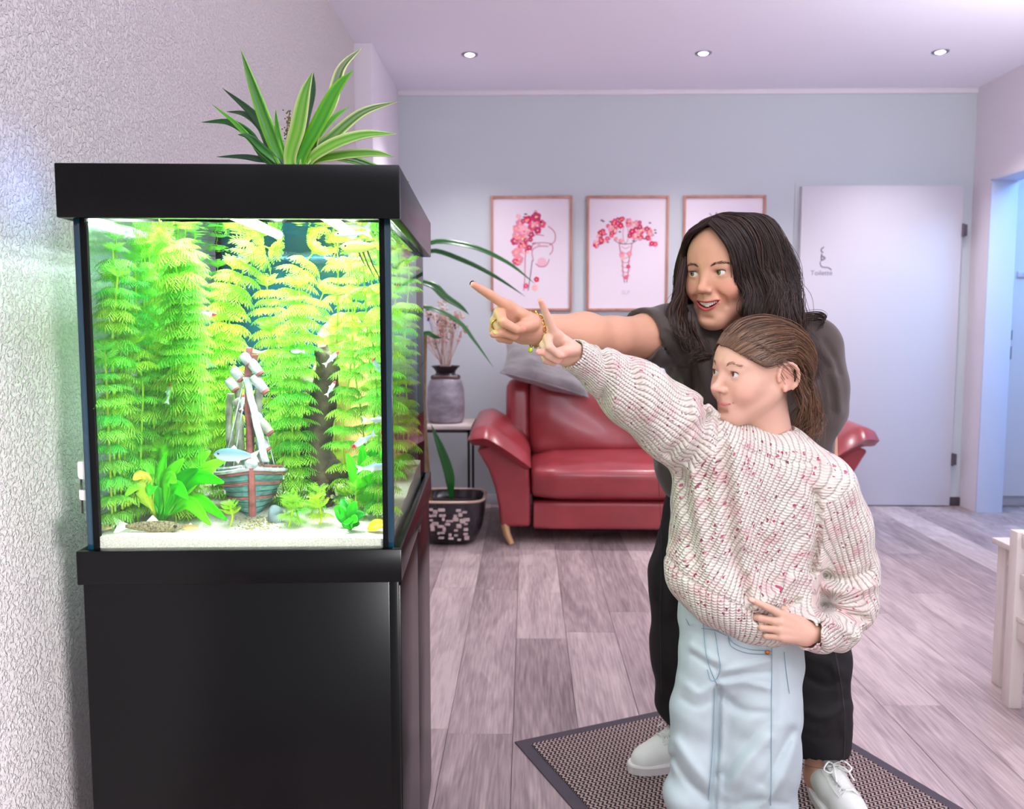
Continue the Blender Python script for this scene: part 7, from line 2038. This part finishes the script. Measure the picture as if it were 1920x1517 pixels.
strands('hair_lock', [fl_((1283, 480, 1.915), (1272, 540, 1.885), (1260, 582, 1.85), (1270, 618, 1.828), (1296, 650, 1.815)), fl_((1280, 530, 1.91), (1266, 575, 1.87), (1272, 620, 1.835), (1304, 648, 1.815)),
                fl_((1284, 575, 1.90), (1284, 625, 1.85), (1308, 662, 1.82), (1296, 684, 1.81)), fl_((1300, 606, 1.90), (1306, 640, 1.85), (1330, 664, 1.825), (1322, 686, 1.815))],
        woman, 560, (H0, lin(88, 64, 50)), r=.0006, spread=(.003, .0055), n=26, wave=(.007, 1.9, .4), seed=38, jitter_len=.2, S=WHEAD, margin=.003)
# her left side (image right): front lock beside the cheek
strands('hair_lock', [GW((.004, -.067, .103), (.034, -.080, .080), (.056, -.073, .045), (.066, -.067, .005), (.068, -.064, -.030), (.073, -.062, -.060), (.082, -.056, -.082), (.086, -.050, -.100)),
                GW((.006, -.050, .113), (.040, -.066, .090), (.066, -.060, .048), (.078, -.052, .0), (.080, -.048, -.045), (.086, -.046, -.080), (.094, -.042, -.105), (.088, -.040, -.130)),
                GW((.006, -.035, .119), (.045, -.048, .098), (.076, -.040, .055), (.090, -.030, .0), (.094, -.024, -.05), (.100, -.020, -.095), (.104, -.018, -.130), (.096, -.02, -.165))],
        woman, 900, (H0, H1), r=.0006, spread=(.002, .0050), n=26, wave=(.012, 1.7, .3), seed=32, jitter_len=.14, **Wv)
gs = [GW((.006, -.040, .119), (.045, -.048, .098), (.076, -.040, .055), (.090, -.030, .0), (.096, -.022, -.05), (.104, -.016, -.095), (.112, -.012, -.140), (.112, -.010, -.185))]
for q, (y0, xo, yo) in enumerate([(-.03, .098, -.015), (-.005, .106, .012), (.02, .108, .045), (.045, .100, .080), (.065, .084, .112), (.08, .062, .130), (.09, .036, .138), (.095, .005, .140), (.09, -.03, .132), (.075, -.065, .105), (.05, -.09, .06), (.02, -.098, .02)]):
    k = q % 2 * .006
    gs.append(GW((xo * .05, y0 * .75 - .005, .1225), (xo * .60, (y0 + yo) * .5 + .002, .110), (xo * .93, yo * .92, .062), (xo * 1.03 + k, yo, .005), (xo * 1.08 - k + .004, yo * 1.03, -.050), (xo * 1.14 + k + .012, yo * 1.04, -.100), (xo * 1.18 - k + .022, yo * 1.02, -.150), (xo * 1.16 + .032, yo * .96, -.200), (xo * 1.18 + .042, yo * .90, -.240)))
gs.append(GW((.000, -.015, .122), (-.050, -.020, .100), (-.082, -.010, .055), (-.094, -.005, .0), (-.096, .0, -.06), (-.098, -.005, -.10), (-.088, -.01, -.145), (-.07, -.02, -.19)))
strands('hair', gs, woman, 3000, (H0, H1), r=.00062, spread=(.003, .0075), n=26, wave=(.017, 1.9, .35), seed=33, jitter_len=.20, **Wv)
strands('hair', gs, woman, 500, (H0, lin(92, 66, 54)), r=.0005, spread=(.004, .013), n=26, wave=(.019, 1.9, .35), seed=34, jitter_len=.25, **Wv)
strands('loose_hair', [[wp((.10, .06, -.10)), J(1530, 585, 1.93), J(1548, 596, 1.92), J(1540, 608, 1.92)], [wp((.10, .07, -.12)), J(1520, 600, 1.93), J(1545, 602, 1.92), J(1530, 615, 1.92)]], woman, 60, (H0, H1), r=.0006, spread=(.004, .006), n=22, seed=36)
strands('loose_hair', [GW((-.07, -.045, -.14), (-.05, -.055, -.165), (-.03, -.06, -.18)), GW((-.075, -.04, -.12), (-.06, -.05, -.155), (-.045, -.055, -.19))], woman, 90, (H0, lin(120, 90, 60)), r=.0006, spread=(.006, .01), n=18, wave=(.006, 1), seed=37)
